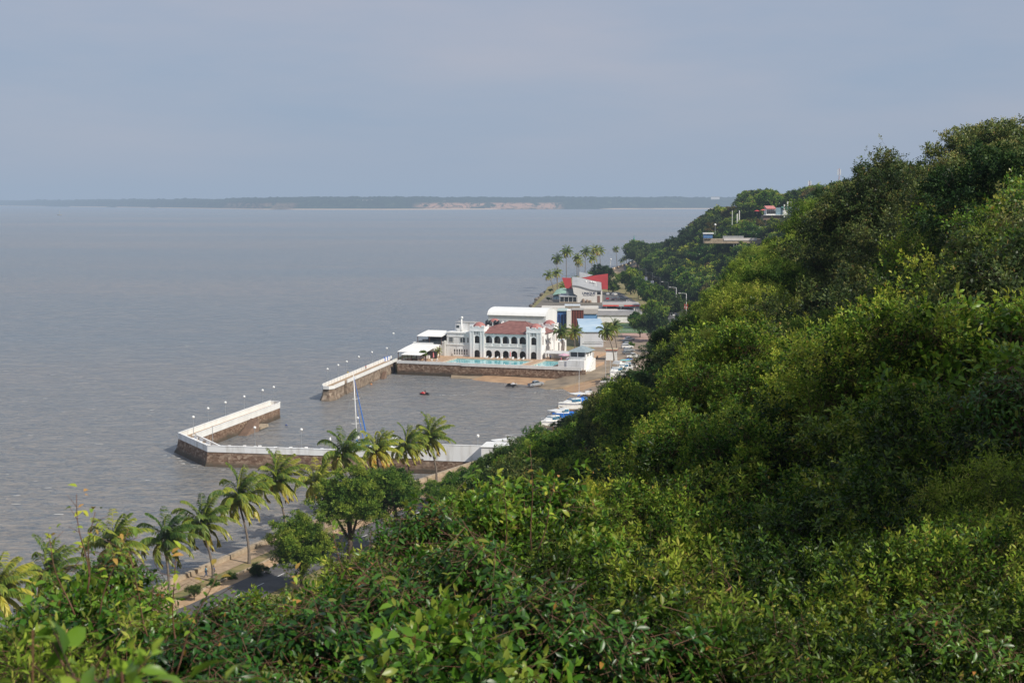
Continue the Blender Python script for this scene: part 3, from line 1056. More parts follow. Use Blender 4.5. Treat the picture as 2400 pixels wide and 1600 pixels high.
bands = [(24, 60, 3.3, 2200), (60, 110, 4.8, 2600), (110, 200, 6.2, 3200), (200, 420, 8.0, 5000), (420, 700, 11.0, 3500), (700, 1250, 13.5, 7000), (1250, 1800, 19, 2500)]
for (y0, y1, mind, n) in bands:
    for _ in range(n):
        y = rs.uniform(y0, y1)
        xs, zs = prof(y)
        x = rs.uniform(xs[0] + 3, xs[5] + 60)
        px, py = proj(x, y, ground_z(x, y) + 3)
        if px < -150 or px > 2560 or py > 1720:
            continue
        if y < 70 and 1965 < px < 2105 and py < 1250:
            continue
        if try_add(y, x, mind):
            cand.append((x, y))
cand.sort(key=lambda q: q[1])
for (x, y) in cand:
    r = rs.random()
    lim = 0
    if y < 60:
        keys = ['near_olive', 'near_grey', 'near_green', 'near_lime']; wts = [.35, .3, .2, .15]
    elif y < 110:
        keys = ['near_grey', 'mid_grey', 'mid_lime', 'mid_olive', 'mid_dark']; wts = [.2, .25, .25, .2, .1]
    elif y < 420:
        keys = ['mid_green', 'mid_olive', 'mid_dark', 'mid_lime', 'mid_grey']; wts = [.25, .2, .28, .17, .10]
    else:
        keys = ['far_dome', 'far_olive', 'far_rust', 'far_green']; wts = [.38, .2, .14, .28]
    ppx, ppy = proj(x, y, ground_z(x, y) + 3)
    if 60 <= y < 420:
        if 1520 < ppx < 1960 and 500 < ppy < (800 if ppx < 1680 else 930) and y < 260:
            wts = [.05, .05, .62, .22, .06] if y < 110 else [.08, .2, .07, .6, .05]
        elif ppx >= 1960 and ppy < 780:
            wts = [.45, .45, .03, .05, .02] if y < 110 else [.05, .1, .2, .05, .6]
        elif 1270 < ppx < 1680 and 780 < ppy < 1040 and y >= 110:
            wts = [.07, .03, .88, .0, .02]
        elif ppy >= 990 and y >= 110:
            wts = [.5, .15, .1, .25, 0]
    key = rs.choices(keys, wts)[0]
    T = TREES[key]
    zg = ground_z(x, y)
    if y < 420:
        sc = rs.choice((rs.uniform(0.75, 1.05), rs.uniform(0.85, 1.25), rs.uniform(1.2, 1.6)))
    elif y < 700:
        sc = rs.uniform(.85, 1.2)
    else:
        sc = rs.uniform(1.0, 1.45)
    ok = False
    for _ in range(6):
        px, pt = proj(x, y, zg + T['top'] * sc)
        r_ = T['rx'] * sc * F / y
        ok = True
        if y < 450:
            CV = CURVE_N if y < 95 else CURVE_M
            lim = max(np.interp(px, *CV), np.interp(px - r_ * .6, *CV) - r_ * .35) + (10 if y < 150 else 5)
            if pt < lim:
                ok = False
        else:
            if px - r_ * .8 < 1460 and y > 900:
                ok = False
            lim = np.interp(px, *CURVE_H)
            if pt < lim:
                ok = False
        for (a, b_, c, d_, dist) in KEEP:
            if y < dist and px + r_ * .85 > a and px - r_ * .85 < b_ and pt < d_ and proj(x, y, zg)[1] > c:
                ok = False
        if ok:
            break
        sc *= 0.82
    if not ok or sc < .42:
        continue
    h_ = (T['top'] * sc * F / y) / 2
    vis, tot = cover(px, pt + h_, r_, h_, mark=False)
    if vis < 0.17:
        continue
    cover(px, pt + h_, r_, h_)
    zone = ('on the slope just below the viewpoint' if y < 60 else 'on the near slope to the right' if y < 110 else 'on the shaded slope above the boat basin' if y < 230 else 'at the foot of the slope behind the boat yard' if y < 420 and x < prof(y)[0][2] + 6 else
            'high on the escarpment above the boat yard' if y < 420 else 'along the shore road below the headland' if y < 700 else 'on the headland slope' if ground_z(x, y) < 45 else 'on top of the headland')
    veg(key, x, y, sc, zone)
print('VEG', count)

for (px, py, Y, key, sc, lb) in [
        (2078, 368, 85, 'near_grey', 1.5, 'tall open crowned grey green tree on the skyline, upper right'), (2195, 378, 72, 'near_grey', 1.15, 'slender grey green tree on the skyline right of the tallest one'),
        (2300, 305, 120, 'mid_grey', 1.15, 'feathery grey tree on the highest part of the skyline'), (2385, 290, 112, 'mid_grey', 1.1, 'grey tree at the right end of the skyline'),
        (2372, 345, 62, 'mid_dark', .75, 'dense dark domed tree below the skyline at the right edge'), (1900, 552, 125, 'mid_lime', 1.0, 'wispy lime tree right of the lookout terrace'),
        (1835, 600, 120, 'mid_lime', 1.0, 'wispy lime tree below the lookout terrace'), (1672, 722, 150, 'mid_lime', .85, 'lime tree under the red lamp banners'),
        (1765, 640, 150, 'mid_lime', 1.35, 'large wispy lime tree standing out right of the street lamps'), (1575, 872, 205, 'mid_dark', 1.4, 'large dark tree above the upper boat yard'),
        (1975, 520, 118, 'mid_grey', 1.5, 'large grey green tree below the left skyline shoulder'), (2070, 480, 105, 'mid_olive', 1.3, 'large olive tree under the skyline trees'),
        (1790, 745, 95, 'mid_olive', 1.3, 'broad olive tree in the middle of the near slope'), (1668, 842, 120, 'mid_dark', 1.0, 'dark tree left of the broad olive tree on the near slope'),
        (2215, 560, 72, 'near_grey', 1.9, 'big silvery green tree high on the right slope'), (1985, 640, 82, 'near_grey', 1.8, 'big silvery green tree in the middle of the right slope'),
        (2330, 480, 66, 'near_olive', 1.6, 'big yellowish tree near the right edge below the skyline'), (2110, 720, 55, 'near_green', 1.4, 'glossy green tree above the yellowish shrubs at the right'),
        (1530, 915, 190, 'mid_dark', 1.0, 'dark tree on the slope beside the boat yard'), (1770, 715, 130, 'mid_lime', 1.1, 'lime green tree on the slope crest right of the lamps')]:
    T = TREES[key]
    p = D(px, py, Y)
    put_tree(key, (p[0], p[1], p[2] - T['top'] * sc), sc, name='hillside_tree', label=lb, cat='tree')

# low undergrowth between the trees: nobody could count it
rg = np.random.default_rng(77)
PTS = []
while len(PTS) < 18000:
    y = 22 + (rg.random() ** 1.3) * 420
    xs, zs = prof(y)
    x = rg.uniform(xs[0] - 1, xs[5] + 30)
    z = ground_z(x, y)
    px, py = proj(x, y, z)
    if -100 < px < 2500 and py < 1750 and py > max(np.interp(px, *CURVE_M) - 10, 0):
        PTS.append((x, y, z + rg.uniform(-.1, .7)))
PTS = np.array(PTS)
dd = rg.normal(size=PTS.shape) * .6 + np.array([-.3, -.2, 1.0])
RM = rotm(dd, rg.normal(size=dd.shape) + np.array([0, 0, .2]))
P_, D_, U_, S_ = sprig(8, 0.9, 0.42, 'spiral', rg)
LR = rotm(D_, U_)
loc = (np.einsum('lij,vj->lvi', LR, QN[0]) * S_[:, None, None] + P_[:, None, :]).reshape(-1, 3)
sc_ = np.clip(PTS[:, 1] / 120, .8, 1.6)
W = np.einsum('nij,vj->nvi', RM, loc) * sc_[:, None, None] + PTS[:, None, :]
V_ = W.reshape(-1, 3)
nleaf = len(V_) // 4
F_ = np.arange(nleaf * 4).reshape(-1, 4)
T_ = np.repeat(np.clip(rg.normal(.36, .16, nleaf), 0, .85), 4)
o = bpy.data.objects.new('undergrowth', mesh_from('undergrowth', V_, F_, T_, [L_FRESH]))
COL.objects.link(o)
tag(o, 'low tangled green undergrowth covering the slope between trees', 'undergrowth', kind='stuff')
# ================================================================== WATERFRONT WALLS, PROMENADE, ROAD
def stone_mat(name, tones, size=1.4, wet=True, lowz=1.3):
    m = bpy.data.materials.new(name)
    m.use_nodes = True
    global t
    t = m.node_tree
    b = t.nodes['Principled BSDF']
    b.inputs['Roughness'].default_value = 0.9
    b.inputs['Specular IOR Level'].default_value = 0.25
    g = t.nodes.new('ShaderNodeNewGeometry')
    mp = t.nodes.new('ShaderNodeMapping')
    mp.inputs['Scale'].default_value = (size, size, size * 1.6)
    t.links.new(g.outputs['Position'], mp.inputs['Vector'])
    vo = t.nodes.new('ShaderNodeTexVoronoi')
    vo.inputs['Scale'].default_value = 1.0
    t.links.new(mp.outputs[0], vo.inputs['Vector'])
    v2 = t.nodes.new('ShaderNodeTexVoronoi')
    v2.feature = 'DISTANCE_TO_EDGE'
    t.links.new(mp.outputs[0], v2.inputs['Vector'])
    s = t.nodes.new('ShaderNodeSeparateXYZ')
    t.links.new(vo.outputs['Color'], s.inputs[0])
    c = rampn(s.outputs[0], [(0.0, tones[0]), (0.5, tones[1]), (1.0, tones[2])])
    e = rampn(v2.outputs['Distance'], [(0.02, (0.55, 0.55, 0.55)), (0.12, (1, 1, 1))])
    mu = t.nodes.new('ShaderNodeMix')
    mu.data_type = 'RGBA'
    mu.blend_type = 'MULTIPLY'
    mu.inputs[0].default_value = 1
    t.links.new(c, mu.inputs[6])
    t.links.new(e, mu.inputs[7])
    n = t.nodes.new('ShaderNodeTexNoise')
    n.inputs['Scale'].default_value = 0.18
    n.inputs['Detail'].default_value = 5
    t.links.new(g.outputs['Position'], n.inputs['Vector'])
    zz = t.nodes.new('ShaderNodeSeparateXYZ')
    t.links.new(g.outputs['Position'], zz.inputs[0])
    hgt = mth('ADD', zz.outputs[2], mth('MULTIPLY', n.outputs['Fac'], 1.6))
    weed = rampn(mth('MULTIPLY', hgt, 0.25), [(0.0, (1, 1, 1)), ((lowz + .2) * .25, (1, 1, 1)), ((lowz + 1.1) * .25, (0, 0, 0))])
    out = mixc(weed, mu.outputs[2], mixc(n.outputs['Fac'], (0.045, 0.040, 0.030), (0.13, 0.105, 0.075)))
    n3 = t.nodes.new('ShaderNodeTexNoise')
    n3.inputs['Scale'].default_value = 0.9
    n3.inputs['Detail'].default_value = 6
    t.links.new(g.outputs['Position'], n3.inputs['Vector'])
    out = mixc(rampn(n3.outputs['Fac'], [(0.42, (0, 0, 0)), (0.62, (0.6, 0.6, 0.6))]), out, tuple(q * 0.45 for q in tones[1]))
    t.links.new(out, b.inputs['Base Color'])
    bp = t.nodes.new('ShaderNodeBump')
    bp.inputs['Strength'].default_value = 0.7
    bp.inputs['Distance'].default_value = 0.15
    t.links.new(v2.outputs['Distance'], bp.inputs['Height'])
    t.links.new(bp.outputs[0], b.inputs['Normal'])
    MATS[name] = m
    return m


stone = stone_mat('harbour_stone', ((0.15, 0.085, 0.055), (0.29, 0.19, 0.13), (0.46, 0.35, 0.26)))
white = mat('white_paint', (0.80, 0.80, 0.78), (0.70, 0.70, 0.68), rough=0.6, scale=0.5, streak=True, bump=0.1)
white_old = mat('white_paint_weathered', (0.84, 0.84, 0.83), (0.50, 0.47, 0.42), rough=0.7, scale=0.5, streak=True, bump=0.15, detail=10)
dark = mat('dark_opening', (0.02, 0.02, 0.022), (0.03, 0.03, 0.033), rough=0.5)
glass = mat('window_glass', (0.03, 0.04, 0.05), (0.06, 0.075, 0.09), rough=0.12, spec=0.9, scale=0.6)
concrete = mat('concrete', hexv((176, 160, 138)), hexv((138, 124, 104)), rough=0.9, scale=0.8, bump=0.4, detail=8)
deck_m = mat('walkway_paving', hexv((172, 150, 124)), hexv((140, 120, 98)), rough=0.9, scale=1.2, detail=6)
steel = mat('galvanised_steel', (0.42, 0.44, 0.46), (0.32, 0.34, 0.36), rough=0.45, metal=0.4)
globe_m = mat('globe_white', (0.86, 0.86, 0.84), (0.78, 0.78, 0.76), rough=0.35)


def V2(p):
    return Vector((p[0], p[1]))


def isect(p, d, q, e):
    cr = d.x * e.y - d.y * e.x
    s = ((q.x - p.x) * e.y - (q.y - p.y) * e.x) / cr
    return p + d * s


def battered(mb, poly, z0, z1, flare):
    """prism whose foot spreads outward by flare[i] at vertex i"""
    n = len(poly)
    c = sum((V2(p) for p in poly), Vector((0, 0))) / n
    foot = []
    for i, p in enumerate(poly):
        a, b_ = V2(poly[i - 1]), V2(poly[(i + 1) % n])
        p = V2(p)
        n1 = Vector(((p - a).y, -(p - a).x)).normalized()
        n2 = Vector(((b_ - p).y, -(b_ - p).x)).normalized()
        nn = (n1 + n2)
        nn = nn.normalized() if nn.length > .1 else n1
        foot.append(p + nn * flare[i])
    zs = [z0, z0 + (z1 - z0) * .35, z0 + (z1 - z0) * .65, z1]
    ks = [1, .45, .12, 0]
    rings = [[(p[0] + (f.x - p[0]) * k, p[1] + (f.y - p[1]) * k, z) for p, f in zip(poly, foot)] for z, k in zip(zs, ks)]
    mb.loft(rings)


# --- near breakwater
A0 = V2(G(418, 1013, 4.8)); AT = V2(G(632, 938, 4.8)); AC = V2(G(486, 1043, 4.8)); AE = V2(G(1134, 1079.5, 3.3))
ua = (AT - A0).normalized(); na = Vector((ua.y, -ua.x))
us = (AC - A0).normalized(); ns = Vector((-us.y, us.x))
ul = (AE - AC).normalized(); nl_ = Vector((-ul.y, ul.x))
Wd = 3.8
I1 = isect(A0 + na * Wd, ua, A0 + ns * Wd, us)
I2 = isect(A0 + ns * Wd, us, AC + nl_ * Wd, ul)
EB = AE + nl_ * Wd
# footprint counter-clockwise seen from above
foot = [A0, AC, AE, EB, I2, I1, AT + na * Wd * .9 - ua * 1.0, AT + na * Wd * .45, AT]
bw = thing('breakwater', 'near stone breakwater with a white parapet wall and lamp row, bent around the basin', 'breakwater', (A0.x, A0.y, 0))
off = -A0


def rel(p, o_=None):
    o_ = o_ if o_ is not None else A0
    return (p[0] - o_.x, p[1] - o_.y)


mb = MB()
battered(mb, [rel(p) for p in foot], -2.5, 3.3, [3.2, 2.6, 0.4, 0.2, 0.3, 0.3, 0.3, .4, .5])
mb.build('stone_wall', stone, bw)
mb = MB()
mb.prism([rel(p) for p in foot], 3.304, 3.50)
mb.build('walkway', deck_m, bw)


def parapet(mb, pts, th, z0, z1, cap=0.06):
    for a, c in zip(pts[:-1], pts[1:]):
        d = (V2(c) - V2(a))
        L = d.length
        d.normalize()
        n = Vector((-d.y, d.x))
        a, c = V2(a), V2(c)
        mb.prism([tuple(a), tuple(c), tuple(c + n * th), tuple(a + n * th)], z0, z1 - .12)
        a2, c2 = a - n * cap - d * cap, c - n * cap + d * cap
        mb.prism([tuple(a2), tuple(c2), tuple(c2 + n * (th + 2 * cap)), tuple(a2 + n * (th + 2 * cap))], z1 - .118, z1)


mb = MB()
AH = AC + ul * ((V2(G(985, 1080, 3.3)) - AC).length)         # where the wall turns tall
parapet(mb, [rel(A0 - na * .12 + ua * 0), rel(AC - nl_ * .12)], .35, 3.3, 4.8)
parapet(mb, [rel(AC - nl_ * .14 + ul * .03), rel(AH - nl_ * .14)], .35, 3.3, 4.8)
mb.build('parapet', white_old, bw)
mb = MB()
parapet(mb, [rel(AT - na * .0), rel(A0 + ua * .45)], .35, 3.0, 4.82)
mb.build('parapet', white, bw)
mb = MB()
ia, ib = I1 + ua * .2, AT + na * Wd * .9 - ua * 1.0
st0, st1 = A0 + na * (Wd + .02) + ua * 26, A0 + na * (Wd + .02) + ua * 34
parapet(mb, [rel(ia + na * .1), rel(ib + na * .1)], .3, 2.95, 4.45)
parapet(mb, [rel(ib + na * .1 + ua * .03), rel(AT + na * Wd * .45 + ua * .04), rel(AT + ua * .03)], .3, 3.0, 4.7)
mb.build('inner_parapet', white, bw)
mb = MB()
parapet(mb, [rel(I1 + na * .1), rel(I2 - ns * .3)], .28, 3.4, 4.15)
parapet(mb, [rel(EB - nl_ * .3), rel(I2 - nl_ * .3)], -.28, 3.4, 4.2)
mb.build('inner_kerb', white_old, bw)
mb = MB()
for k in range(16):
    s = 4 + k * 3.7
    if s > (AH - AC).length:
        break
    p = AC + ul * s + nl_ * 3.2
    mb.box(rel(p)[0] - .35, rel(p)[0] + .35, rel(p)[1] - .35, rel(p)[1] + .35, 3.51, 4.35 + .1 * (k % 3))
mb.build('mooring_posts', white_old, bw)
# the stairs down the inner face
mb = MB()
for k in range(17):
    s1 = 34.2 - k * .5
    z1 = 3.3 - k * .2
    q0 = A0 + na * (Wd + .3) + ua * s1
    q1 = q0 - ua * .5
    mb.prism([rel(q1), rel(q1 + na * 2.3), rel(q0 + na * 2.3), rel(q0)], -1.5, z1)
mb.build('stairs', mat('stair_stone', (0.26, 0.17, 0.12), (0.17, 0.12, 0.09), rough=.9, scale=1.5), bw)
mb = MB()
q0 = A0 + na * (Wd + .4) + ua * 35
mb.prism([rel(q0), rel(q0 + na * 2.2), rel(q0 + na * 2.2 + ua * 5.5), rel(q0 + ua * 5.5)], .2, .9)
mb.build('landing', concrete, bw)
# benches and planters in the corner
for i, s in enumerate((5.5, 9.5, 14.5)):
    p = A0 + us * s + ns * 2.2
    bn = thing('bench', ['white concrete bench at the outer end of the breakwater corner', 'white concrete bench in the middle of the breakwater corner', 'white concrete bench by the lamp post at the breakwater bend'][i], 'bench', (p.x, p.y, 3.5), math.atan2(us.y, us.x))
    q = MB(); q.box(-1.3, 1.3, -.25, .25, .38, .48); q.build('seat', white_old, bn)
    for sx in (-1, 1):
        q = MB(); q.box(sx * 1.05 - .1, sx * 1.05 + .1, -.22, .22, -.02, .378); q.build('leg', white_old, bn)
    q = MB(); q.box(-1.3, 1.3, .26, .36, .3, .95); q.build('backrest', white_old, bn)

# tall white wall at the landward end
tw0, tw1 = AH, AE
tall = thing('boundary_wall', 'tall white weathered wall where the breakwater meets the shore', 'wall', (AH.x, AH.y, 3.0))
mb = MB()
a, c = rel(tw0 - nl_ * .12, AH), rel(tw1 + ul * 2.0 - nl_ * .12, AH)
mb.wallstrip([a, c], .4, -.0, 3.55)
mb.wallstrip([(a[0] - nl_.x * .05, a[1] - nl_.y * .05), (c[0] - nl_.x * .05, c[1] - nl_.y * .05)], .5, 3.552, 3.68)
mb.build('wall', white_old, tall)
bl0 = tw1 + ul * .1 - nl_ * 3.3
blk = thing('pump_house', 'white block house jutting from the tall wall towards the promenade', 'building', (bl0.x, bl0.y, 3.0), math.atan2(ul.y, ul.x))
mb = MB(); mb.box(0, 5.5, 0, 6.5, -1, 3.9); mb.build('wall', white_old, blk)
mb = MB(); mb.box(-.15, 5.65, -.15, 6.65, 3.903, 4.05); mb.build('roof', white, blk)


# --- lamp posts with globes
def globe_lamp(name='lamp_post'):
    k = thing(name, '', 'lamp post')
    q = MB(); q.box(-.28, .28, -.28, .28, 0, .35); q.build('base', white_old, k)
    q = MB(); q.tube([(0, 0, .3), (0, 0, 2.2), (0, 0, 4.3)], [.085, .07, .055], 8); q.build('pole', steel, k)
    q = MB(); q.ball((0, 0, 4.62), .34, 12, 8); q.build('globe', globe_m, k, smooth=True)
    q = MB(); q.tube([(0, 0, 4.28), (0, 0, 4.34)], [.16, .18], 8); q.build('collar', steel, k)
    return k


proto_lamp = globe_lamp()
lamps = [
    (454, 1021, 'globe lamp post nearest the outer corner of the near breakwater'),
    (488.5, 999, 'second globe lamp post along the near breakwater arm'),
    (529, 984, 'third globe lamp post along the near breakwater arm'),
    (573, 969, 'globe lamp post just left of the breakwater stairs top'),
    (616, 953, 'globe lamp post beyond the stairs on the near breakwater'),
    (642, 945, 'globe lamp post standing on the tip of the near breakwater'),
    (598, 1048, 'globe lamp post on the long basin wall, the left one'),
    (707, 1053, 'globe lamp post on the long basin wall left of the palms'),
    (768, 899, 'globe lamp post on the tip of the far breakwater'),
    (793, 889, 'second globe lamp post on the far breakwater'),
    (813, 880, 'globe lamp post beside the yellow figure on the far breakwater'),
    (841, 868, 'globe lamp post between the two figures on the far breakwater'),
    (872, 856, 'globe lamp post right of the red figure on the far breakwater'),
    (906.6, 846, 'globe lamp post at the canopy end of the far breakwater')]
for i, (px, py, lb) in enumerate(lamps):
    p = G(px, py, 3.5)
    if i == 0:
        proto_lamp.location = p
        proto_lamp['label'] = lb
        proto_lamp['group'] = 'globe lamp posts along the breakwaters'
    else:
        dup(proto_lamp, loc=p, label=lb, group='globe lamp posts along the breakwaters')
p = AE - ul * 1.5 + nl_ * .8
dup(proto_lamp, loc=(p.x, p.y, 3.5), sc=(1, 1, 1.12), label='globe lamp post rising behind the tall white wall', group='globe lamp posts along the breakwaters')
k = thing('lamp_post', 'bare lamp pole without a globe at the breakwater bend', 'lamp post', G(499, 1042, 3.5))
q = MB(); q.box(-.28, .28, -.28, .28, 0, .3); q.build('base', white_old, k)
q = MB(); q.tube([(0, 0, .2), (0, 0, 4.4)], [.085, .06], 8); q.build('pole', steel, k)
q = MB(); q.tube([(-.25, 0, 4.4), (.25, 0, 4.45)], .04, 6); q.build('bracket', steel, k)
k = thing('lamp_post', 'lamp pole with a broken pointed globe on the basin wall', 'lamp post', G(774, 1055, 3.5))
q = MB(); q.tube([(0, 0, 0), (0, 0, 2.3)], [.08, .06], 8); q.build('pole', steel, k)
q = MB(); q.tube([(0, 0, 2.3), (0, 0, 2.6), (.05, 0, 3.1)], [.22, .26, .03], 8); q.build('globe', globe_m, k)

# --- far breakwater
B0 = V2(G(757, 899, 4.9)); B1 = V2(G(896, 841.5, 4.9))
ub = (B1 - B0).normalized(); nb = Vector((ub.y, -ub.x))
B1 = B0 + ub * ((B1 - B0).length + 9)
fb = thing('breakwater', 'far stone breakwater with a notched white parapet running out from the club', 'breakwater', (B0.x, B0.y, 0))
rb = lambda p: rel(p, B0)
mb = MB()
Wb = 3.6
fp = [B0, B0 + nb * .9 - ub * 2.0, B0 + nb * 2.6 - ub * 2.2, B0 + nb * Wb - ub * .6, B0 + nb * Wb + ub * 11]
fp1 = fp + [B0 + nb * Wb + ub * 12.5, B0 + ub * 12.5]
fp1 = [B0 + ub * 10, B0 + ub * 5, B0, B0 + nb * .9 - ub * 2.0, B0 + nb * 2.6 - ub * 2.2, B0 + nb * Wb - ub * .6, B0 + nb * Wb + ub * 10]
battered(mb, [rb(p) for p in fp1], -2.5, 3.7, [.3, .6, 2.6, 2.8, 2.6, 1.6, .3])
fp2 = [B0 + ub * 10.01, B0 + nb * (Wb - 1.6) + ub * 10.01, B0 + nb * (Wb - 1.6) + ub * 13.2, B0 + ub * 13.2]
mb.prism([rb(p) for p in fp2], -2.5, 3.7)
fp3 = [B0 + ub * 13.21, B0 + nb * Wb + ub * 13.21, B1 + nb * Wb, B1]
battered(mb, [rb(p) for p in fp3], -2.5, 3.7, [.3, .3, .3, .3])
mb.build('stone_wall', stone_mat('harbour_stone_pale', ((0.20, 0.14, 0.10), (0.32, 0.25, 0.185), (0.45, 0.36, 0.28)), size=.8, lowz=.2), fb)
mb = MB()
mb.prism([rb(p) for p in (B0 + ub * .2, B0 + nb * Wb + ub * .2, B1 + nb * Wb, B1)], 3.705, 3.8)
mb.build('walkway', deck_m, fb)
L = (B1 - B0).length
s = 0.0
i = 0
while s < L - 2.2:
    mb = MB()
    a = B0 + ub * (s + .15); c = B0 + ub * (s + 2.75)
    mb.prism([rb(a), rb(c), rb(c - nb * .3), rb(a - nb * .3)], 3.3, 4.9)
    mb.build('parapet_panel', white, fb)
    s += 3.05
mb = MB()
for a, c in ((B0 + nb * Wb - ub * .5, B0 + nb * Wb + ub * 9.9), (B0 + nb * Wb + ub * 13.3, B1 + nb * Wb)):
    mb.prism([rb(a), rb(c), rb(c + nb * .3), rb(a + nb * .3)], 3.6, 4.65)
mb.prism([rb(p) for p in (B0 - nb * .3 - ub * .2, B0 + nb * .8 - ub * 2.5, B0 + nb * 1.0 - ub * 2.2, B0 - nb * .0)], 3.55, 4.6)
mb.prism([rb(p) for p in (B0 + nb * .8 - ub * 2.5, B0 + nb * 2.7 - ub * 2.7, B0 + nb * 2.6 - ub * 2.3, B0 + nb * 1.0 - ub * 2.2)], 3.55, 4.55)
mb.prism([rb(p) for p in (B0 + nb * 2.7 - ub * 2.7, B0 + nb * (Wb + .35) - ub * .7, B0 + nb * Wb - ub * .5, B0 + nb * 2.6 - ub * 2.3)], 3.55, 4.5)
mb.build('inner_parapet', white, fb)
mb = MB()
for k in range(8):
    q0 = B0 + nb * (Wb + .32) + ub * (52 + k * .45)
    mb.prism([rb(q0), rb(q0 + nb * 1.3), rb(q0 + nb * 1.3 + ub * .45), rb(q0 + ub * .45)], -1, .3 + .3 * k)
mb.build('stairs', mat('stair_stone', (0.26, 0.17, 0.12)), fb)
# white and blue banners at its landward end
for i, (px, py) in enumerate(((903, 848), (909, 846), (914, 844.5))):
    p = G(px, py, 3.55)
    k = thing('banner', ['blue and white banner leaning on the far breakwater, outermost', 'blue and white banner on the far breakwater, middle of three', 'blue and white banner on the far breakwater nearest the canopy'][i], 'banner', p, math.atan2(nb.y, nb.x) + .5)
    q = MB(); q.box(-.6, .1, -.04, .04, .15, 1.7); q.build('cloth', mat('banner_blue', (0.02, 0.12, 0.5), rough=.7), k)
    q = MB(); q.box(.11, .7, -.04, .04, .15, 1.7); q.build('white_panel', white, k)
    q = MB(); q.tube([(-.6, 0, 0), (-.6, 0, 1.8)], .04, 6); q.tube([(.7, 0, 0), (.7, 0, 1.8)], .04, 6); q.build('frame', steel, k)

# --- seawall of the promenade, walkway, kerb, road
SW = [V2(G(-150, 1560, 3.6)), V2(G(330, 1392, 3.6)), V2(G(653, 1254, 3.6)), V2(G(800, 1198, 3.6)), V2(G(960, 1133, 3.6)), V2(G(1136, 1075, 3.6))]


def offline(pts, d):
    out = []
    for i, p in enumerate(pts):
        a = pts[max(i - 1, 0)]
        c = pts[min(i + 1, len(pts) - 1)]
        dd = (V2(c) - V2(a)).normalized()
        out.append(V2(p) + Vector((dd.y, -dd.x)) * d)
    return out


def strip(mb, L1, L2, z):
    n = len(L1)
    for i in range(n - 1):
        mb.quad((*L1[i], z), (*L1[i + 1], z), (*L2[i + 1], z), (*L2[i], z))


mb = MB()
a, c = offline(SW, -.7), offline(SW, .0)
for i in range(len(SW) - 1):
    mb.prism([tuple(a[i]), tuple(a[i + 1]), tuple(c[i + 1]), tuple(c[i])], 3.0, 3.75)
a, c = offline(SW, -.85), offline(SW, -.66)
for i in range(len(SW) - 1):
    mb.prism([tuple(a[i]), tuple(a[i + 1]), tuple(c[i + 1]), tuple(c[i])], -2, 3.1)
sw = mb.build('seawall', concrete)
tag(sw, 'low pale concrete seawall along the promenade by the palms', 'seawall')
mb = MB(); strip(mb, offline(SW, 0.0), offline(SW, 3.2), 3.06)
tag(mb.build('promenade', deck_m, recalc=False), 'narrow sandy walkway beside the seawall', kind='structure')
mb = MB(); strip(mb, offline(SW, 6.3), offline(SW, 8.8), 3.05)
tag(mb.build('pavement', mat('sandy_verge', hexv((190, 160, 128)), hexv((160, 134, 104)), rough=.95, scale=.7, detail=7), recalc=False), 'bare sandy verge beside the road', kind='structure')
mb = MB()
a, c = offline(SW, 6.0), offline(SW, 6.3)
for i in range(len(SW) - 2):
    mb.prism([tuple(a[i]), tuple(a[i + 1]), tuple(c[i + 1]), tuple(c[i])], 2.9, 3.35)
tag(mb.build('kerb_wall', concrete), 'low concrete kerb wall between the palm verge and the road', 'kerb wall')
asph = mat('asphalt', hexv((98, 96, 96)), hexv((78, 77, 79)), rough=0.85, scale=.5, bump=.2, bscale=9, detail=7)
RD = offline(SW, 12.4)[:5] + [V2((12, 338)), V2((34, 398)), V2((54, 462)), V2((68, 545)), V2((77, 640)), V2((82, 740)), V2((85.5, 870)), V2((89.5, 1000)), V2((94, 1120)), V2((103, 1270)), V2((124, 1400)), V2((160, 1540)), V2((240, 1800))]
mb = MB(); strip(mb, offline(RD, -3.9), offline(RD, 3.9), 3.07)
tag(mb.build('road', asph, recalc=False), 'grey asphalt shore road', kind='structure')
mb = MB()
for k in range(len(RD) - 1):
    d = RD[k + 1] - RD[k]
    Ld = d.length
    d.normalize()
    n = Vector((-d.y, d.x)) * .07
    s = 0
    while s < Ld - 2:
        a = RD[k] + d * s
        c = a + d * 2.2
        mb.quad((*(a - n), 3.076), (*(c - n), 3.076), (*(c + n), 3.076), (*(a + n), 3.076))
        s += 6
tag(mb.build('road_marking', white_old, recalc=False), 'white dashed centre line on the shore road', kind='structure')
# far promenade with a pale balustrade
FPm = [V2(G(1418, 636, 3.8)), V2(G(1436, 629, 3.8)), V2(G(1456, 622.5, 3.8)), V2(G(1474, 617, 3.8)), V2(G(1492, 611.5, 3.8))]
mb = MB()
a, c = offline(FPm, 0), offline(FPm, .5)
for i in range(len(FPm) - 1):
    mb.prism([tuple(a[i]), tuple(a[i + 1]), tuple(c[i + 1]), tuple(c[i])], 2.0, 4.4)
tag(mb.build('balustrade', mat('cream_wall', hexv((235, 215, 190)), hexv((215, 195, 170)), rough=.8)), 'cream balustrade at the bend of the far promenade', 'balustrade')
mb = MB(); strip(mb, offline(FPm, .5), offline(FPm, 16), 3.06)
tag(mb.build('pavement', deck_m, recalc=False), 'pale far promenade paving behind the balustrade', kind='structure')

# --- beach, slipway and yard ground
sand_m = mat('wet_sand', hexv((180, 148, 114)), hexv((150, 120, 92)), rough=.9, scale=.25, detail=7, bump=.2, bscale=4)


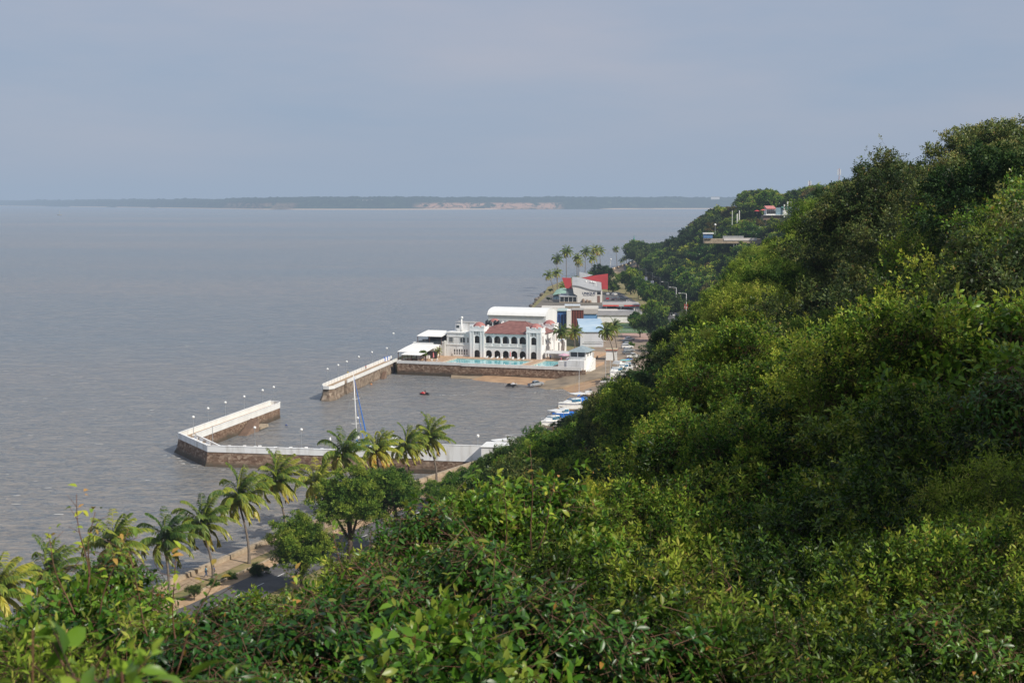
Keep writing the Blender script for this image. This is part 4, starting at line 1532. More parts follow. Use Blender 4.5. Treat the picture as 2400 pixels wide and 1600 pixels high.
def patch(name, pts, z, m, label, kind='structure'):
    """pts = (px, py, z)"""
    q = MB()
    P = [G(a_, b_, c_) for a_, b_, c_ in pts]
    q.add(P, [tuple(range(len(P)))])
    o_ = q.build(name, m, recalc=False)
    bm_ = bmesh.new(); bm_.from_mesh(o_.data)
    bmesh.ops.triangulate(bm_, faces=bm_.faces)
    for f_ in bm_.faces:
        if f_.normal.z < 0:
            f_.normal_flip()
    bm_.to_mesh(o_.data); bm_.free()
    return tag(o_, label, kind=kind)


patch('beach', [(1085, 875, .6), (1140, 879, .9), (1370, 881, 1.0), (1395, 880, 1.2), (1345, 890, .9), (1290, 897, .45), (1262, 905, .0), (1240, 909, -.2), (1205, 904, -.2), (1160, 899, -.2), (1110, 894, -.2), (1070, 882, -.2)], 0, sand_m, 'strip of tan sand under the club sea wall')
patch('beach', [(1300, 905, .3), (1340, 897, .9), (1385, 888, 1.9), (1420, 880, 2.8), (1430, 895, 2.8), (1398, 911, 1.8), (1362, 925, .6), (1335, 922, -.1), (1312, 914, -.25), (1292, 910, -.2)], 0, sand_m, 'small patch of tan sand right of the slipway')
slab = mat('slipway_concrete', hexv((160, 142, 118)), hexv((112, 100, 84)), rough=.9, scale=.15, streak=False, detail=9, bump=.25, bscale=3)
RS = [((1218, 902, -.35), (1258, 915, -.35)), ((1262, 896, .25), (1290, 911, .2)), ((1300, 888, 1.0), (1330, 903, 1.0)), ((1342, 878, 2.1), (1374, 892, 2.05)), ((1380, 868.5, 3.07), (1424, 882, 3.07)), ((1440, 850, 3.07), (1480, 866, 3.07))]
mb = MB()
ra = [G(*a_) for a_, b_ in RS]
rb_ = [G(*b_) for a_, b_ in RS]
mb.loft([[a_, b_, (b_[0], b_[1], b_[2] - 1.6), (a_[0], a_[1], a_[2] - 1.6)] for a_, b_ in zip(ra, rb_)])
tag(mb.build('slipway', slab), 'worn concrete slipway running down into the basin', kind='structure')
patch('yard_paving', [(1378, 868, 3.03), (1392, 820, 3.03), (1395, 790, 3.03), (1440, 762, 3.03), (1540, 762, 3.03), (1530, 900, 3.03), (1395, 905, 3.03), (1420, 880, 3.03)], 0, mat('yard_concrete', hexv((150, 132, 112)), hexv((126, 112, 98)), rough=.9, scale=.2, detail=8), 'sandy paved yard beside the club')
patch('yard_paving', [(1255, 1004, 3.03), (1292, 968, 3.03), (1335, 926, 3.03), (1390, 905, 3.03), (1500, 905, 3.03), (1400, 1075, 3.03), (1180, 1075, 3.03), (1205, 1045, 3.03)], 0, mat('yard_concrete', hexv((150, 132, 112))), 'boat yard hard standing beside the basin')
mb = MB()
a0 = V2(G(1059, 874, .9)); a1 = V2(G(1130, 874, .9)); a2 = V2(G(1138, 880, .9)); a3 = V2(G(1120, 889, -.1)); a4 = V2(G(1056, 887, -.1))
mb.prism([tuple(a0), tuple(a4), tuple(a3), tuple(a2), tuple(a1)], [-.8] * 5, [1.0, .05, .1, .7, 1.0])
tag(mb.build('slipway', slab), 'grey stone apron at the foot of the club sea wall', kind='structure')
# ================================================================== CLUB HOUSE
CA = R(-18.5)
O = Vector((-15.3, 515.7))
e1 = Vector((math.cos(CA), math.sin(CA)))
e2 = Vector((-math.sin(CA), math.cos(CA)))
TZ = 3.9


def C(u, v, w=TZ):
    p = O + e1 * u + e2 * v
    return (p.x, p.y, w)


def cthing(name, label, cat, u, v, w=TZ, group=None, rz=0.0):
    return thing(name, label, cat, C(u, v, w), CA + rz, group)


# terrace
ter = cthing('terrace', 'club pool terrace on a stone sea wall with a white kerb', 'terrace', -17, -27.6, 0)
mb = MB()
mb.box(0, 68.2, 0, 1.0, -2, 4.0)
mb.box(0, 1.0, 1.0, 34, -2, 3.898)
mb.build('stone_wall', stone, ter)
paving = mat('terrace_paving', hexv((190, 160, 132)), hexv((160, 132, 106)), rough=.85, scale=1.5, detail=5)
mb = MB()
PX0, PX1, PY0, PY1 = 14.0, 42.5, 6.8, 21.7           # main pool in terrace coordinates
SX0, SX1, SY0, SY1 = 46.6, 54.2, 6.8, 24.4
for (x0, x1, y0, y1) in ((1, 67.2, 1.0, 6.8), (1, 14.0, 6.8, 28.6), (14.0, 42.5, 21.7, 28.6), (42.5, 46.6, 6.8, 28.6), (46.6, 54.2, 24.4, 28.6), (54.2, 67.2, 6.8, 28.6), (1, 54.2, 28.6, 60), (54.2, 60, 28.6, 60)):
    mb.box(x0, x1, y0, y1, 3.0, 3.9)
mb.build('paving', paving, ter)
mb = MB(); mb.box(-.15, 24, -.12, .28, 4.003, 4.95); mb.box(24.01, 67.0, -.2, .32, 3.85, 4.9)
mb.box(-.15, .2, .281, 12, 3.9, 4.9)
mb.build('kerb_wall', white, ter)
tile = mat('pool_tile', (0.16, 0.55, 0.62), (0.13, 0.48, 0.56), rough=.4, scale=1.5)
mb = MB()
for (x0, x1, y0, y1) in ((PX0, PX1, PY0, PY1), (SX0, SX1, SY0, SY1)):
    mb.box(x0, x1, y0, y1, 2.2, 2.4)
mb.build('pool_floor', tile, ter)
mb = MB()
for (x0, x1, y0, y1) in ((PX0, PX1, PY0, PY1), (SX0, SX1, SY0, SY1)):
    mb.box(x0, x1, y0 - .35, y0, 3.904, 4.0); mb.box(x0, x1, y1, y1 + .35, 3.904, 4.0)
    mb.box(x0 - .35, x0, y0 - .35, y1 + .35, 3.904, 4.0); mb.box(x1, x1 + .35, y0 - .35, y1 + .35, 3.904, 4.0)
mb.build('pool_edge', mat('pool_coping', (0.62, 0.52, 0.42), (0.55, 0.46, 0.37), rough=.8), ter)
pw = bpy.data.materials.new('pool_water')
pw.use_nodes = True
t = pw.node_tree
b = t.nodes['Principled BSDF']
b.inputs['Roughness'].default_value = .08
tc = t.nodes.new('ShaderNodeTexCoord')
n1 = t.nodes.new('ShaderNodeTexNoise'); n1.inputs['Scale'].default_value = .45; n1.inputs['Detail'].default_value = 3
mp = t.nodes.new('ShaderNodeMapping'); mp.inputs['Scale'].default_value = (1, .25, 1)
t.links.new(tc.outputs['Object'], mp.inputs[0]); t.links.new(mp.outputs[0], n1.inputs['Vector'])
t.links.new(rampn(n1.outputs['Fac'], [(0.4, (0.10, 0.50, 0.56)), (0.62, (0.30, 0.68, 0.70))]), b.inputs['Base Color'])
n2 = t.nodes.new('ShaderNodeTexNoise'); n2.inputs['Scale'].default_value = 2.5
t.links.new(tc.outputs['Object'], n2.inputs['Vector'])
bp = t.nodes.new('ShaderNodeBump'); bp.inputs['Strength'].default_value = .25; bp.inputs['Distance'].default_value = .1
t.links.new(n2.outputs['Fac'], bp.inputs['Height']); t.links.new(bp.outputs[0], b.inputs['Normal'])
for (x0, x1, y0, y1, lb) in ((PX0, PX1, PY0, PY1, 'long turquoise swimming pool on the club terrace'), (SX0, SX1, SY0, SY1, 'small turquoise pool right of the main pool')):
    k = cthing('swimming_pool', lb, 'pool', -17 + x0, -27.6 + y0, 3.72)
    q = MB(); q.box(0, x1 - x0, 0, y1 - y0, -.06, .02); q.build('water', pw, k)
# clear fence posts along the pool
mb = MB()
for k in range(13):
    mb.tube([(14 + k * 3.4, 5.2, 3.9), (14 + k * 3.4, 5.2, 5.1)], .04, 5)
mb.build('fence_post', steel, ter)


# ---- arched wall pieces
def arch_bay(mb, u0, u1, z0, z1, a0, a1, zb, zs, y=0.0, th=.45, n=10):
    """front wall from u0..u1, z0..z1 at y with an arched opening a0..a1, from zb, springing at zs"""
    r = (a1 - a0) / 2
    c = (a0 + a1) / 2
    arc = [(c - r * math.cos(math.pi * k / n), zs + r * math.sin(math.pi * k / n)) for k in range(n + 1)]
    for yy in (y, y + th):
        P = lambda u_, z_: (u_, yy, z_)
        mb.quad(P(u0, z0), P(a0, z0), P(a0, zs), P(u0, zs))
        mb.quad(P(a1, z0), P(u1, z0), P(u1, zs), P(a1, zs))
        if zb > z0:
            mb.quad(P(a0, z0), P(a1, z0), P(a1, zb), P(a0, zb))
        mb.quad(P(u0, zs), P(a0, zs), P(a0, z1), P(u0, z1))
        mb.quad(P(a1, zs), P(u1, zs), P(u1, z1), P(a1, z1))
        for k in range(n):
            mb.quad(P(*arc[k]), P(*arc[k + 1]), P(arc[k + 1][0], z1), P(arc[k][0], z1))
    for k in range(n):
        mb.quad((arc[k][0], y, arc[k][1]), (arc[k + 1][0], y, arc[k + 1][1]), (arc[k + 1][0], y + th, arc[k + 1][1]), (arc[k][0], y + th, arc[k][1]))
    for a in (a0, a1):
        mb.quad((a, y, zb), (a, y, zs), (a, y + th, zs), (a, y + th, zb))
    mb.quad((a0, y, zb), (a1, y, zb), (a1, y + th, zb), (a0, y + th, zb))


cw = mat('club_white', (0.80, 0.81, 0.81), (0.56, 0.56, 0.54), rough=.65, scale=.45, streak=True, bump=.08, detail=7)
for m_, a_, b_ in ((cw, .50, .78), (white_old, .50, .74)):
    for nd in m_.node_tree.nodes:
        if nd.type == 'VALTORGB':
            nd.color_ramp.elements[0].position = a_
            nd.color_ramp.elements[1].position = b_
cw2 = mat('club_white_trim', (0.82, 0.82, 0.80), (0.76, 0.76, 0.74), rough=.6, scale=1)
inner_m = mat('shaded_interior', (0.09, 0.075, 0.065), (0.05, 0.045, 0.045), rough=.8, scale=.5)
rt = bpy.data.materials.new('red_roof_tile')
rt.use_nodes = True
t = rt.node_tree
b = t.nodes['Principled BSDF']
b.inputs['Roughness'].default_value = .75
tc = t.nodes.new('ShaderNodeTexCoord')
wv = t.nodes.new('ShaderNodeTexWave'); wv.bands_direction = 'Z'; wv.inputs['Scale'].default_value = 2.2; wv.inputs['Distortion'].default_value = .6
t.links.new(tc.outputs['Object'], wv.inputs['Vector'])
nn = t.nodes.new('ShaderNodeTexNoise'); nn.inputs['Scale'].default_value = .7; nn.inputs['Detail'].default_value = 7
t.links.new(tc.outputs['Object'], nn.inputs['Vector'])
c1 = rampn(nn.outputs['Fac'], [(.3, (.165, .07, .06)), (.55, (.235, .105, .088)), (.75, (.31, .15, .125))])
c2 = mixc(mth('MULTIPLY', wv.outputs['Fac'], .3), c1, (.16, .06, .05))
t.links.new(c2, b.inputs['Base Color'])
pink = mat('pink_dome_paint', (0.42, 0.17, 0.15), (0.34, 0.14, 0.125), rough=.65, scale=1.5)

club = cthing('club_house', 'white arcaded two storey club house with red hipped roof and corner towers', 'building', 0, 0)
H = 8.7
mb = MB()
n_b = 5
bw_ = 16.2 / n_b
for k in range(n_b):
    u0 = 5.4 + k * bw_
    arch_bay(mb, u0, u0 + bw_, 0, 4.1, u0 + .42, u0 + bw_ - .42, 0, 1.45, y=.6)
    arch_bay(mb, u0, u0 + bw_, 4.102, H, u0 + .32, u0 + bw_ - .32, 5.2, 6.55, y=.6)
mb.build('arcade', cw, club)
mb = MB()
for k in range(n_b):
    u0 = 5.4 + k * bw_
    mb.box(u0 + .32, u0 + bw_ - .32, .5, .62, 5.08, 5.22)
    mb.box(u0 + .32, u0 + bw_ - .32, .5, .62, 4.3, 4.42)
    for j in range(9):
        uu = u0 + .5 + j * (bw_ - 1.0) / 8
        mb.box(uu - .055, uu + .055, .50, .6, 4.42, 5.08)
mb.box(5.4, 21.6, .42, .598, 3.95, 4.18)
mb.box(5.4, 21.6, .40, .598, 8.35, 8.62)
mb.build('balustrade', cw2, club)
# panels of the balustrade are pierced: dark behind the balusters
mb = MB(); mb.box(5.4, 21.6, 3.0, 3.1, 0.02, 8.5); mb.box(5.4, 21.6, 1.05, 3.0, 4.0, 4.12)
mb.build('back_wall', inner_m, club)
for k in range(n_b):
    u0 = 5.4 + k * bw_
    mb = MB()
    if k in (0, 2, 3):
        mb.box(u0 + 1.0 + .2 * k, u0 + 1.9 + .15 * k, 2.85, 2.98, 4.2, 7.4)
        mb.build('door', mat('grey_shutter', (0.32, 0.33, 0.36), rough=.6), club)
    else:
        mb.box(u0 + .9, u0 + 2.4, 2.85, 2.98, 4.6, 7.0)
        mb.build('window', glass, club)
# side wall (right), back and left walls
SD = 22.0
mb = MB()
mb.box(.3, .7, 5.4, SD, 0, H)
mb.box(.71, 26.3, SD - .4, SD, 0, H)
mb.build('rear_wall', cw, club)


def side_wall():
    q = MB()
    # wall along local y at u=26.6, built in a rotated frame by swapping axes
    tmp = MB()
    nb_ = 5
    w_ = (SD - 10.8) / nb_
    for k in range(nb_):
        s0 = 5.4 + k * w_
        arch_bay(tmp, s0, s0 + w_, 0, 4.1, s0 + .6, s0 + w_ - .6, .9, 1.7, y=0, th=.4)
        arch_bay(tmp, s0, s0 + w_, 4.102, H, s0 + .62, s0 + w_ - .62, 5.3, 6.3, y=0, th=.4)
    q.v = [(26.6 - y, x, z) for x, y, z in tmp.v]
    q.f = tmp.f
    q.mi = tmp.mi
    return q


side_wall().build('side_wall', cw, club)
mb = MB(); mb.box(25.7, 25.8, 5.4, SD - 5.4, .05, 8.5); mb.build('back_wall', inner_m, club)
# roof
mb = MB()
ov = .55
x0, x1, y0, y1 = .3 - ov, 26.7 + ov, .6 - ov, SD + ov
zr, zt = H + .1, 12.5
rx0, rx1, ry = 11.0, 17.5, 11.5
P = [(4.0, y0, zr), (23, y0, zr), (x1, y0 + 4, zr), (x1, y1 - 4, zr), (23, y1, zr), (4, y1, zr), (x0, y1 - 4, zr), (x0, y0 + 4, zr), (rx0, ry, zt), (rx1, ry, zt)]
mb.add(P, [(0, 1, 9, 8), (1, 2, 9), (2, 3, 9), (3, 4, 9), (4, 5, 8, 9), (5, 6, 8), (6, 7, 8), (7, 0, 8), (7, 6, 5, 4, 3, 2, 1, 0)])
rf = mb.build('roof', rt, club)
mb = MB(); mb.tube([(rx0, ry, zt + .02), (rx1, ry, zt + .02)], .14, 6)
for cx_, cy_ in ((2.2, 2.0), (24.8, 2.0), (24.8, SD - 2), (2.2, SD - 2)):
    mb.tube([(rx1 if cx_ > 14 else rx0, ry, zt), (cx_, cy_, zr + .1)], .11, 5)
mb.build('ridge_tile', mat('ridge_dark', (0.2, 0.07, 0.06), rough=.8), club)


def tower(u, v, front=True):
    tw_ = 5.4
    tt = MB()
    arch_bay(tt, 0, tw_, 0, 4.1, 1.55, 3.85, 0, 1.5, y=0, th=.4)
    arch_bay(tt, 0, tw_, 4.102, 8.9, 1.7, 3.7, 5.1, 6.9, y=0, th=.4)
    tt.box(0, tw_, 0, .4, 8.902, 11.0)
    tt.box(0, .4, .401, tw_, 0, 11.0)
    tt.box(tw_ - .4, tw_, .401, tw_, 0, 11.0)
    tt.box(.401, tw_ - .401, tw_ - .4, tw_, 0, 11.0)
    tt.box(.4, tw_ - .4, .4, tw_ - .4, 9.8, 9.95)
    # pilasters
    for uu in (-.08, 1.0, tw_ - 1.55, tw_ - .47):
        tt.box(uu, uu + .55, -.14, -.002, 0, 9.4)
    for s_ in (0.2, 3.6):
        tt.box(tw_ + .002, tw_ + .14, s_, s_ + 1.2, 0, 9.4)
    for uu in (-.25,):
        tt.box(-.22, tw_ + .22, -.22, -.003, 9.42, 9.7)
        tt.box(tw_ + .003, tw_ + .22, -.0, tw_, 9.42, 9.7)
    # merlons
    for (a, b_) in ((0, .9), (4.5, 5.4)):
        tt.box(a - .1, b_ + .1, -.12, .5, 11.002, 11.55)
        tt.box(tw_ - .5, tw_ + .1, a if a else .55, b_, 11.002, 11.5)
    tt.box(1.9, 3.5, -.1, .4, 11.002, 11.3)
    o_ = tt.build('tower', cw, club, loc=(u, v, 0))
    d = MB()
    rr = [(2.3, 10.6), (2.25, 11.3), (1.8, 11.95), (1.15, 12.4), (.5, 12.62), (.05, 12.68)]
    d.loft([[(tw_ / 2 + r_ * math.cos(a_ * math.pi / 4 + math.pi / 8), tw_ / 2 + r_ * math.sin(a_ * math.pi / 4 + math.pi / 8), z_) for a_ in range(8)] for r_, z_ in rr])
    d.build('dome', pink, o_)
    w_ = MB()
    for k in range(4):
        w_.box(1.62 + k * .58, 1.88 + k * .58, -.03, .03, 9.0 - 1.1, 9.2)
    w_.build('slit_window', dark, o_, loc=(0, 0, .25)) if front else None
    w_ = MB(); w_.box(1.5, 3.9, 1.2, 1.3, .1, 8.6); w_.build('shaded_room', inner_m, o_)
    w_ = MB(); w_.box(1.7, 3.7, -.02, .1, 4.95, 5.12)
    for k in range(7):
        w_.box(1.78 + k * .3, 1.88 + k * .3, .02, .1, 4.4, 4.95)
    w_.build('balustrade', cw2, o_)
    if u > 10:
        w_ = MB()
        for (s0, z0_, z1_) in ((2.2, 5.0, 8.2),):
            w_.box(tw_ - .03, tw_ + .03, s0, s0 + .9, z0_, z1_)
        w_.build('side_window', mat('brown_shutter', (0.16, 0.09, 0.06), rough=.6), o_)
    return o_


tower(0, 0); tower(21.6, 0); tower(0, SD - 5.4, False); tower(21.6, SD - 5.4, False)
# small wall plants, lamps on the side wall
mb = MB()
mb.box(26.7, 26.9, 24, 33, 0, 4.2); mb.box(14, 26.69, 32.8, 33, 0, 4.2); mb.box(14, 26.9, SD + .01, 33, 4.0, 4.4)
mb.build('annex', cw, club)

# left wing
lw = cthing('club_wing', 'white two storey wing with flat roof left of the club arcade', 'building', -9.4, .9)
mb = MB(); mb.box(0, 9.35, 0, 12, 0, 8.5); mb.box(-2.9, -.005, .3, 10, 0, 5.2); mb.build('wall', cw, lw)
mb = MB(); mb.box(-.15, 9.35, -.18, -.003, 4.1, 4.45); mb.box(-.2, 9.36, -.3, 12.2, 8.503, 8.85); mb.box(-.1, 9.35, -.15, -.003, 7.2, 7.4); mb.build('cornice', cw2, lw)
for (a, b_) in ((.9, 2.4), (2.6, 2.95), (5.2, 7.2), (7.9, 8.6)):
    q = MB(); q.box(a, b_, -.06, .02, 5.1, 6.9); w_ = q.build('window', glass, lw)
    q = MB()
    for uu in (a, b_ - .07, (a + b_) / 2 - .03):
        q.box(uu, uu + .07, -.1, -.062, 5.1, 6.9)
    q.box(a - .1, b_ + .1, -.12, -.062, 5.0, 5.1); q.box(a - .1, b_ + .1, -.12, -.062, 6.9, 7.0)
    q.build('frame', cw2, w_)
q = MB(); q.box(1.4, 8.7, -.05, .02, .05, 2.9); dr = q.build('door', cw2, lw)
for k in range(6):
    q = MB()
    uu = 2.9 + k * .95
    for z0_, z1_ in ((.75, 1.3), (1.55, 2.6)):
        q.box(uu, uu + .42, -.09, -.052, z0_, z1_)
    q.build('pane', dark, dr)
q = MB(); q.box(-1.0, -.25, -.35, .29, 0, 5.6); q.build('pier', cw2, lw)
# roof structures on the wing
ph = cthing('roof_hut', 'white plant room with windows on the flat roof of the club wing', 'roof hut', -5.6, 5.5, TZ + 8.86)
q = MB(); q.box(0, 5.4, 0, 5, 0, 3.1); q.build('wall', white_old, ph)
q = MB(); q.box(-2.2, -.01, 0, 3, 0, 2.6); q.build('lookout', white, ph)
q = MB(); q.box(-1.8, -.6, -.04, .02, 1.1, 2.1); q.build('window', glass, ph)
q = MB(); q.box(-2.4, 5.5, -.15, 5.1, 3.103, 3.25); q.build('roof', mat('grey_slab', (0.4, 0.39, 0.37), rough=.9), ph)
ma = cthing('radar_mast', 'white mast with a round radar ball on the club roof', 'mast', -4.9, 4.4, TZ + 8.86)
q = MB(); q.tube([(0, 0, 0), (0, 0, 1.5), (0, 0, 4.6)], [.5, .32, .26], 10); q.build('mast', white, ma, smooth=True)
q = MB(); q.ball((.15, 0, 5.05), .48, 12, 8); q.build('radar_ball', white, ma, smooth=True)
q = MB(); q.tube([(-.2, 0, 4.3), (-.8, 0, 4.5)], .08, 6); q.box(-1.0, -.55, -.15, .15, 4.45, 4.8); q.build('bracket', steel, ma)
for i, (uu, vv) in enumerate(((1.4, 15.0), (3.0, 13.6), (4.8, 14.4), (6.3, 13.8))):
    k = cthing('water_tank', ['black plastic water tank on the club roof, leftmost of four', 'black plastic water tank on the club roof, second of four', 'black plastic water tank with a pipe on the club roof, third of four', 'black plastic water tank on the club roof, rightmost of four'][i], 'water tank', uu, vv, TZ + 10.3, 'black water tanks on the club roof')
    q = MB(); q.tube([(0, 0, 0), (0, 0, .1), (0, 0, 1.5), (0, 0, 1.85), (0, 0, 2.0)], [.78, .82, .82, .5, .2], 14); q.build('tank', mat('black_plastic', (0.012, 0.013, 0.016), (0.02, 0.02, 0.024), rough=.35), k, smooth=True)
    q = MB(); q.tube([(0, 0, 2.0), (0, 0, 2.12)], .28, 10); q.build('lid', mat('black_plastic', (0, 0, 0)), k)
q = MB(); q.box(0, 8, 12, 16.6, 8.9, 10.28); q.build('tank_platform', white_old, club)

# canopies and upper terrace on the left
can_m = mat('white_canvas', (0.84, 0.83, 0.80), (0.76, 0.75, 0.72), rough=.8, scale=.4)
brown_post = mat('brown_post', (0.09, 0.035, 0.03), rough=.7)


def canopy(label, u0, u1, v0, v1, zf, zb, sag=.0, base=TZ, th=.14):
    k = cthing('canopy', label, 'canopy', u0, v0, base)
    W_, L_ = u1 - u0, v1 - v0
    q = MB()
    n = 8
    rings = []
    for i in range(n + 1):
        s_ = i / n
        z_ = zf + (zb - zf) * s_ + .25 * math.sin(math.pi * s_) * 0.5 - base
        rings.append([(0, L_ * s_, z_), (W_, L_ * s_, z_), (W_, L_ * s_, z_ + th), (0, L_ * s_, z_ + th)])
    q.loft(rings)
    q.build('roof', can_m, k)
    for uu in (.25, W_ / 2, W_ - .25):
        for vv, zz in ((.3, zf), (L_ - .3, zb)):
            q = MB(); q.box(uu - .09, uu + .09, vv - .09, vv + .09, 0, zz - base + .02); q.build('post', brown_post, k)
    return k


canopy('low white canopy at the seaward corner of the pool terrace', -20.4, -9.6, -19.5, -5, 7.0, 8.5)
canopy('low white canopy in front over the terrace tables', -16.4, -9.0, -25.5, -19.8, 6.7, 7.0)
ub_ = cthing('restaurant_block', 'white ground floor restaurant block under the upper terrace', 'building', -20.5, -4.8)
q = MB(); q.box(0, 8.0, 0, 13, 0, 4.3); q.build('wall', cw, ub_)
q = MB(); q.box(0, 8.0, 0, .2, 4.302, 5.2); q.box(0, .2, .201, 13, 4.302, 5.2); q.build('parapet', cw2, ub_)
canopy('white awning over the dark upper terrace of the club', -19.6, -9.8, -3.2, 8, 11.2, 12.4, base=8.22)
q = MB()
k = cthing('railing', 'dark glazed railing and tables of the upper club terrace', 'railing', -19.2, -2.6, 8.22)
q.box(0, 9.2, 0, .06, .05, 1.3); q.box(0, 9.2, 4, 4.06, .1, 1.5); q.build('glass_panel', glass, k)
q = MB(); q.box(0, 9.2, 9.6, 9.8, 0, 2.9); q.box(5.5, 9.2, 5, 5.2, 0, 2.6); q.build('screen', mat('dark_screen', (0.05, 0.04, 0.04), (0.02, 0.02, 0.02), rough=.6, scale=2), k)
# dark lower restaurant furniture mass: individual tables and chairs
chair_m = mat('white_plastic', (0.8, 0.8, 0.78), rough=.45)
for i in range(7):
    uu, vv = -16 + (i % 4) * 1.9 + .3 * i, -23.5 + (i // 4) * 6
    k = cthing('dining_table', f'dark table under the low canopies, {["first", "second", "third", "fourth", "fifth", "sixth", "seventh"][i]} from the sea', 'table', uu, vv, group=None)
    q = MB(); q.box(-.6, .6, -.45, .45, .7, .76); q.build('tabletop', mat('dark_wood', (0.06, 0.035, 0.025), rough=.5), k)
    for sx in (-1, 1):
        for sy in (-1, 1):
            q = MB(); q.box(sx * .5 - .04, sx * .5 + .04, sy * .36 - .04, sy * .36 + .04, 0, .698); q.build('leg', mat('dark_wood', (0, 0, 0)), k)
q = MB()
k = cthing('restaurant_wall', 'shaded bar front under the low canopies with a pale counter', 'bar', -17.5, -9)
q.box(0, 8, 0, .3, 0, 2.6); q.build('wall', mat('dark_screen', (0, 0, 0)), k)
q = MB(); q.box(.5, 5.5, -.9, -.2, 0, 1.1); q.build('counter', white_old, k)

# white warehouse with a barrel roof behind
wh = cthing('warehouse', 'big white shed with a curved roof behind the club house', 'warehouse', -26.6, 95, 3)
q = MB()
WL, WD = 26.2, 16.5
prof_w = [(WD * (1 - math.cos(math.pi * k / 14)) / 2, 8.4 + 2.9 * math.sin(math.pi * k / 14) ** .8) for k in range(15)]
q.loft([[(x_, 0.2, 0)] + [(x_, max(y_, .2) if y_ < WD - .2 else WD - .2, z_ - .1) for y_, z_ in prof_w] + [(x_, WD - .2, 0)] for x_ in (0, WL)])
q.build('wall', mat('ribbed_white_wall', (0.76, 0.77, 0.78), (0.68, 0.70, 0.72), rough=.6, scale=.6, streak=True), wh)
q = MB()
q.loft([[(x_, y_ + (-.4 if i == 0 else .4 if i == 14 else 0), z_ + .02) for i, (y_, z_) in enumerate(prof_w)] + [(x_, y_ + (-.4 if i == 0 else .4 if i == 14 else 0), z_ + .16) for i, (y_, z_) in reversed(list(enumerate(prof_w)))] for x_ in (-.3, WL + .02)])
q.build('roof', mat('white_sheet_roof', (0.84, 0.84, 0.82), (0.78, 0.78, 0.76), rough=.5, scale=.5), wh)
q = MB()
for uu in (5.4, 16.8):
    for k_ in range(4):
        q.box(uu + k_ * .7, uu + k_ * .7 + .45, .14, .22, 5.3, 6.4)
q.build('window', mat('pale_window', (0.45, 0.5, 0.55), rough=.3), wh)
# rows of corrugation ribs catch the light
q = MB()
for k_ in range(52):
    q.box(.25 + k_ * .5, .33 + k_ * .5, .10, .198, 0, 8.2)
q.build('rib', mat('ribbed_white_wall', (0, 0, 0)), wh)

# guard house at the terrace end
gh = cthing('lookout_house', 'white two storey lookout house with a grey hipped roof at the end of the terrace', 'building', 44.2, -26.0, 3.0)
q = MB()
q.box(0, 6.2, 0, 11.5, 0, 3.9)
q.box(.2, 6.0, 3.0, 11.3, 3.902, 4.9)
for a, b_ in ((.2, .6), (5.6, 6.0), (2.9, 3.2)):
    q.box(a, b_, 3.0, 3.3, 4.902, 6.6)
q.box(5.7, 6.0, 3.301, 4.8, 4.902, 6.6); q.box(5.7, 6.0, 6.3, 8.2, 4.902, 6.6); q.box(5.7, 6.0, 9.6, 11.3, 4.902, 6.6)
q.box(.2, .5, 3.301, 11.3, 4.902, 6.6); q.box(.5, 5.7, 11.0, 11.3, 4.902, 6.6)
q.build('wall', cw, gh)
q = MB(); q.box(.6, 2.9, 3.1, 3.16, 4.95, 6.55); q.box(3.2, 5.6, 3.1, 3.16, 4.95, 6.55); q.box(5.8, 5.86, 4.8, 6.3, 4.95, 6.4); q.box(5.8, 5.86, 8.2, 9.6, 4.95, 6.4); q.build('window', glass, gh)
q = MB()
P = [(-.7, 2.0, 6.6), (6.9, 2.0, 6.6), (6.9, 12.2, 6.6), (-.7, 12.2, 6.6), (3.1, 5.6, 8.3), (3.1, 8.6, 8.3)]
q.add(P, [(0, 1, 4), (1, 2, 5, 4), (2, 3, 5), (3, 0, 4, 5), (3, 2, 1, 0)])
q.build('roof', mat('grey_blue_roof', (0.22, 0.28, 0.31), (0.30, 0.36, 0.38), rough=.6, scale=1.5), gh)
q = MB()
q.box(0, 6.2, 0, .1, 4.7, 4.8); q.box(6.1, 6.2, .1, 3, 4.7, 4.8); q.box(0, .1, .1, 3, 4.7, 4.8)
for k_ in range(14):
    q.box(k_ * .46, k_ * .46 + .08, .02, .1, 3.9, 4.7)
for k_ in range(6):
    q.box(6.12, 6.2, .2 + k_ * .46, .28 + k_ * .46, 3.9, 4.7)
q.build('balustrade', cw2, gh)
q = MB()
for k_ in range(9):
    q.box(6.21, 7.4, 9.5 - k_ * .75, 10.25 - k_ * .75, 0, 3.9 - k_ * .42)
q.build('stairs', cw2, gh)
q = MB(); q.box(7.42, 7.55, 2.5, 10.6, 3.0, 3.2)
q = MB(); q.box(-3.0, -.01, .3, 2.6, .9, 3.6); q.build('side_box', white, gh)


# ---- other buildings of the yard
def front(name, label, pxL, yb, pxR, z0=3.0, ang=-18.5, cat='building'):
    p = G(pxL, yb, z0)
    a_ = R(ang)
    lo, hi = 0.0, 300.0
    for _ in range(50):
        m_ = (lo + hi) / 2
        if proj(p[0] + math.cos(a_) * m_, p[1] + math.sin(a_) * m_, z0)[0] < pxR:
            lo = m_
        else:
            hi = m_
    return thing(name, label, cat, p, a_), lo


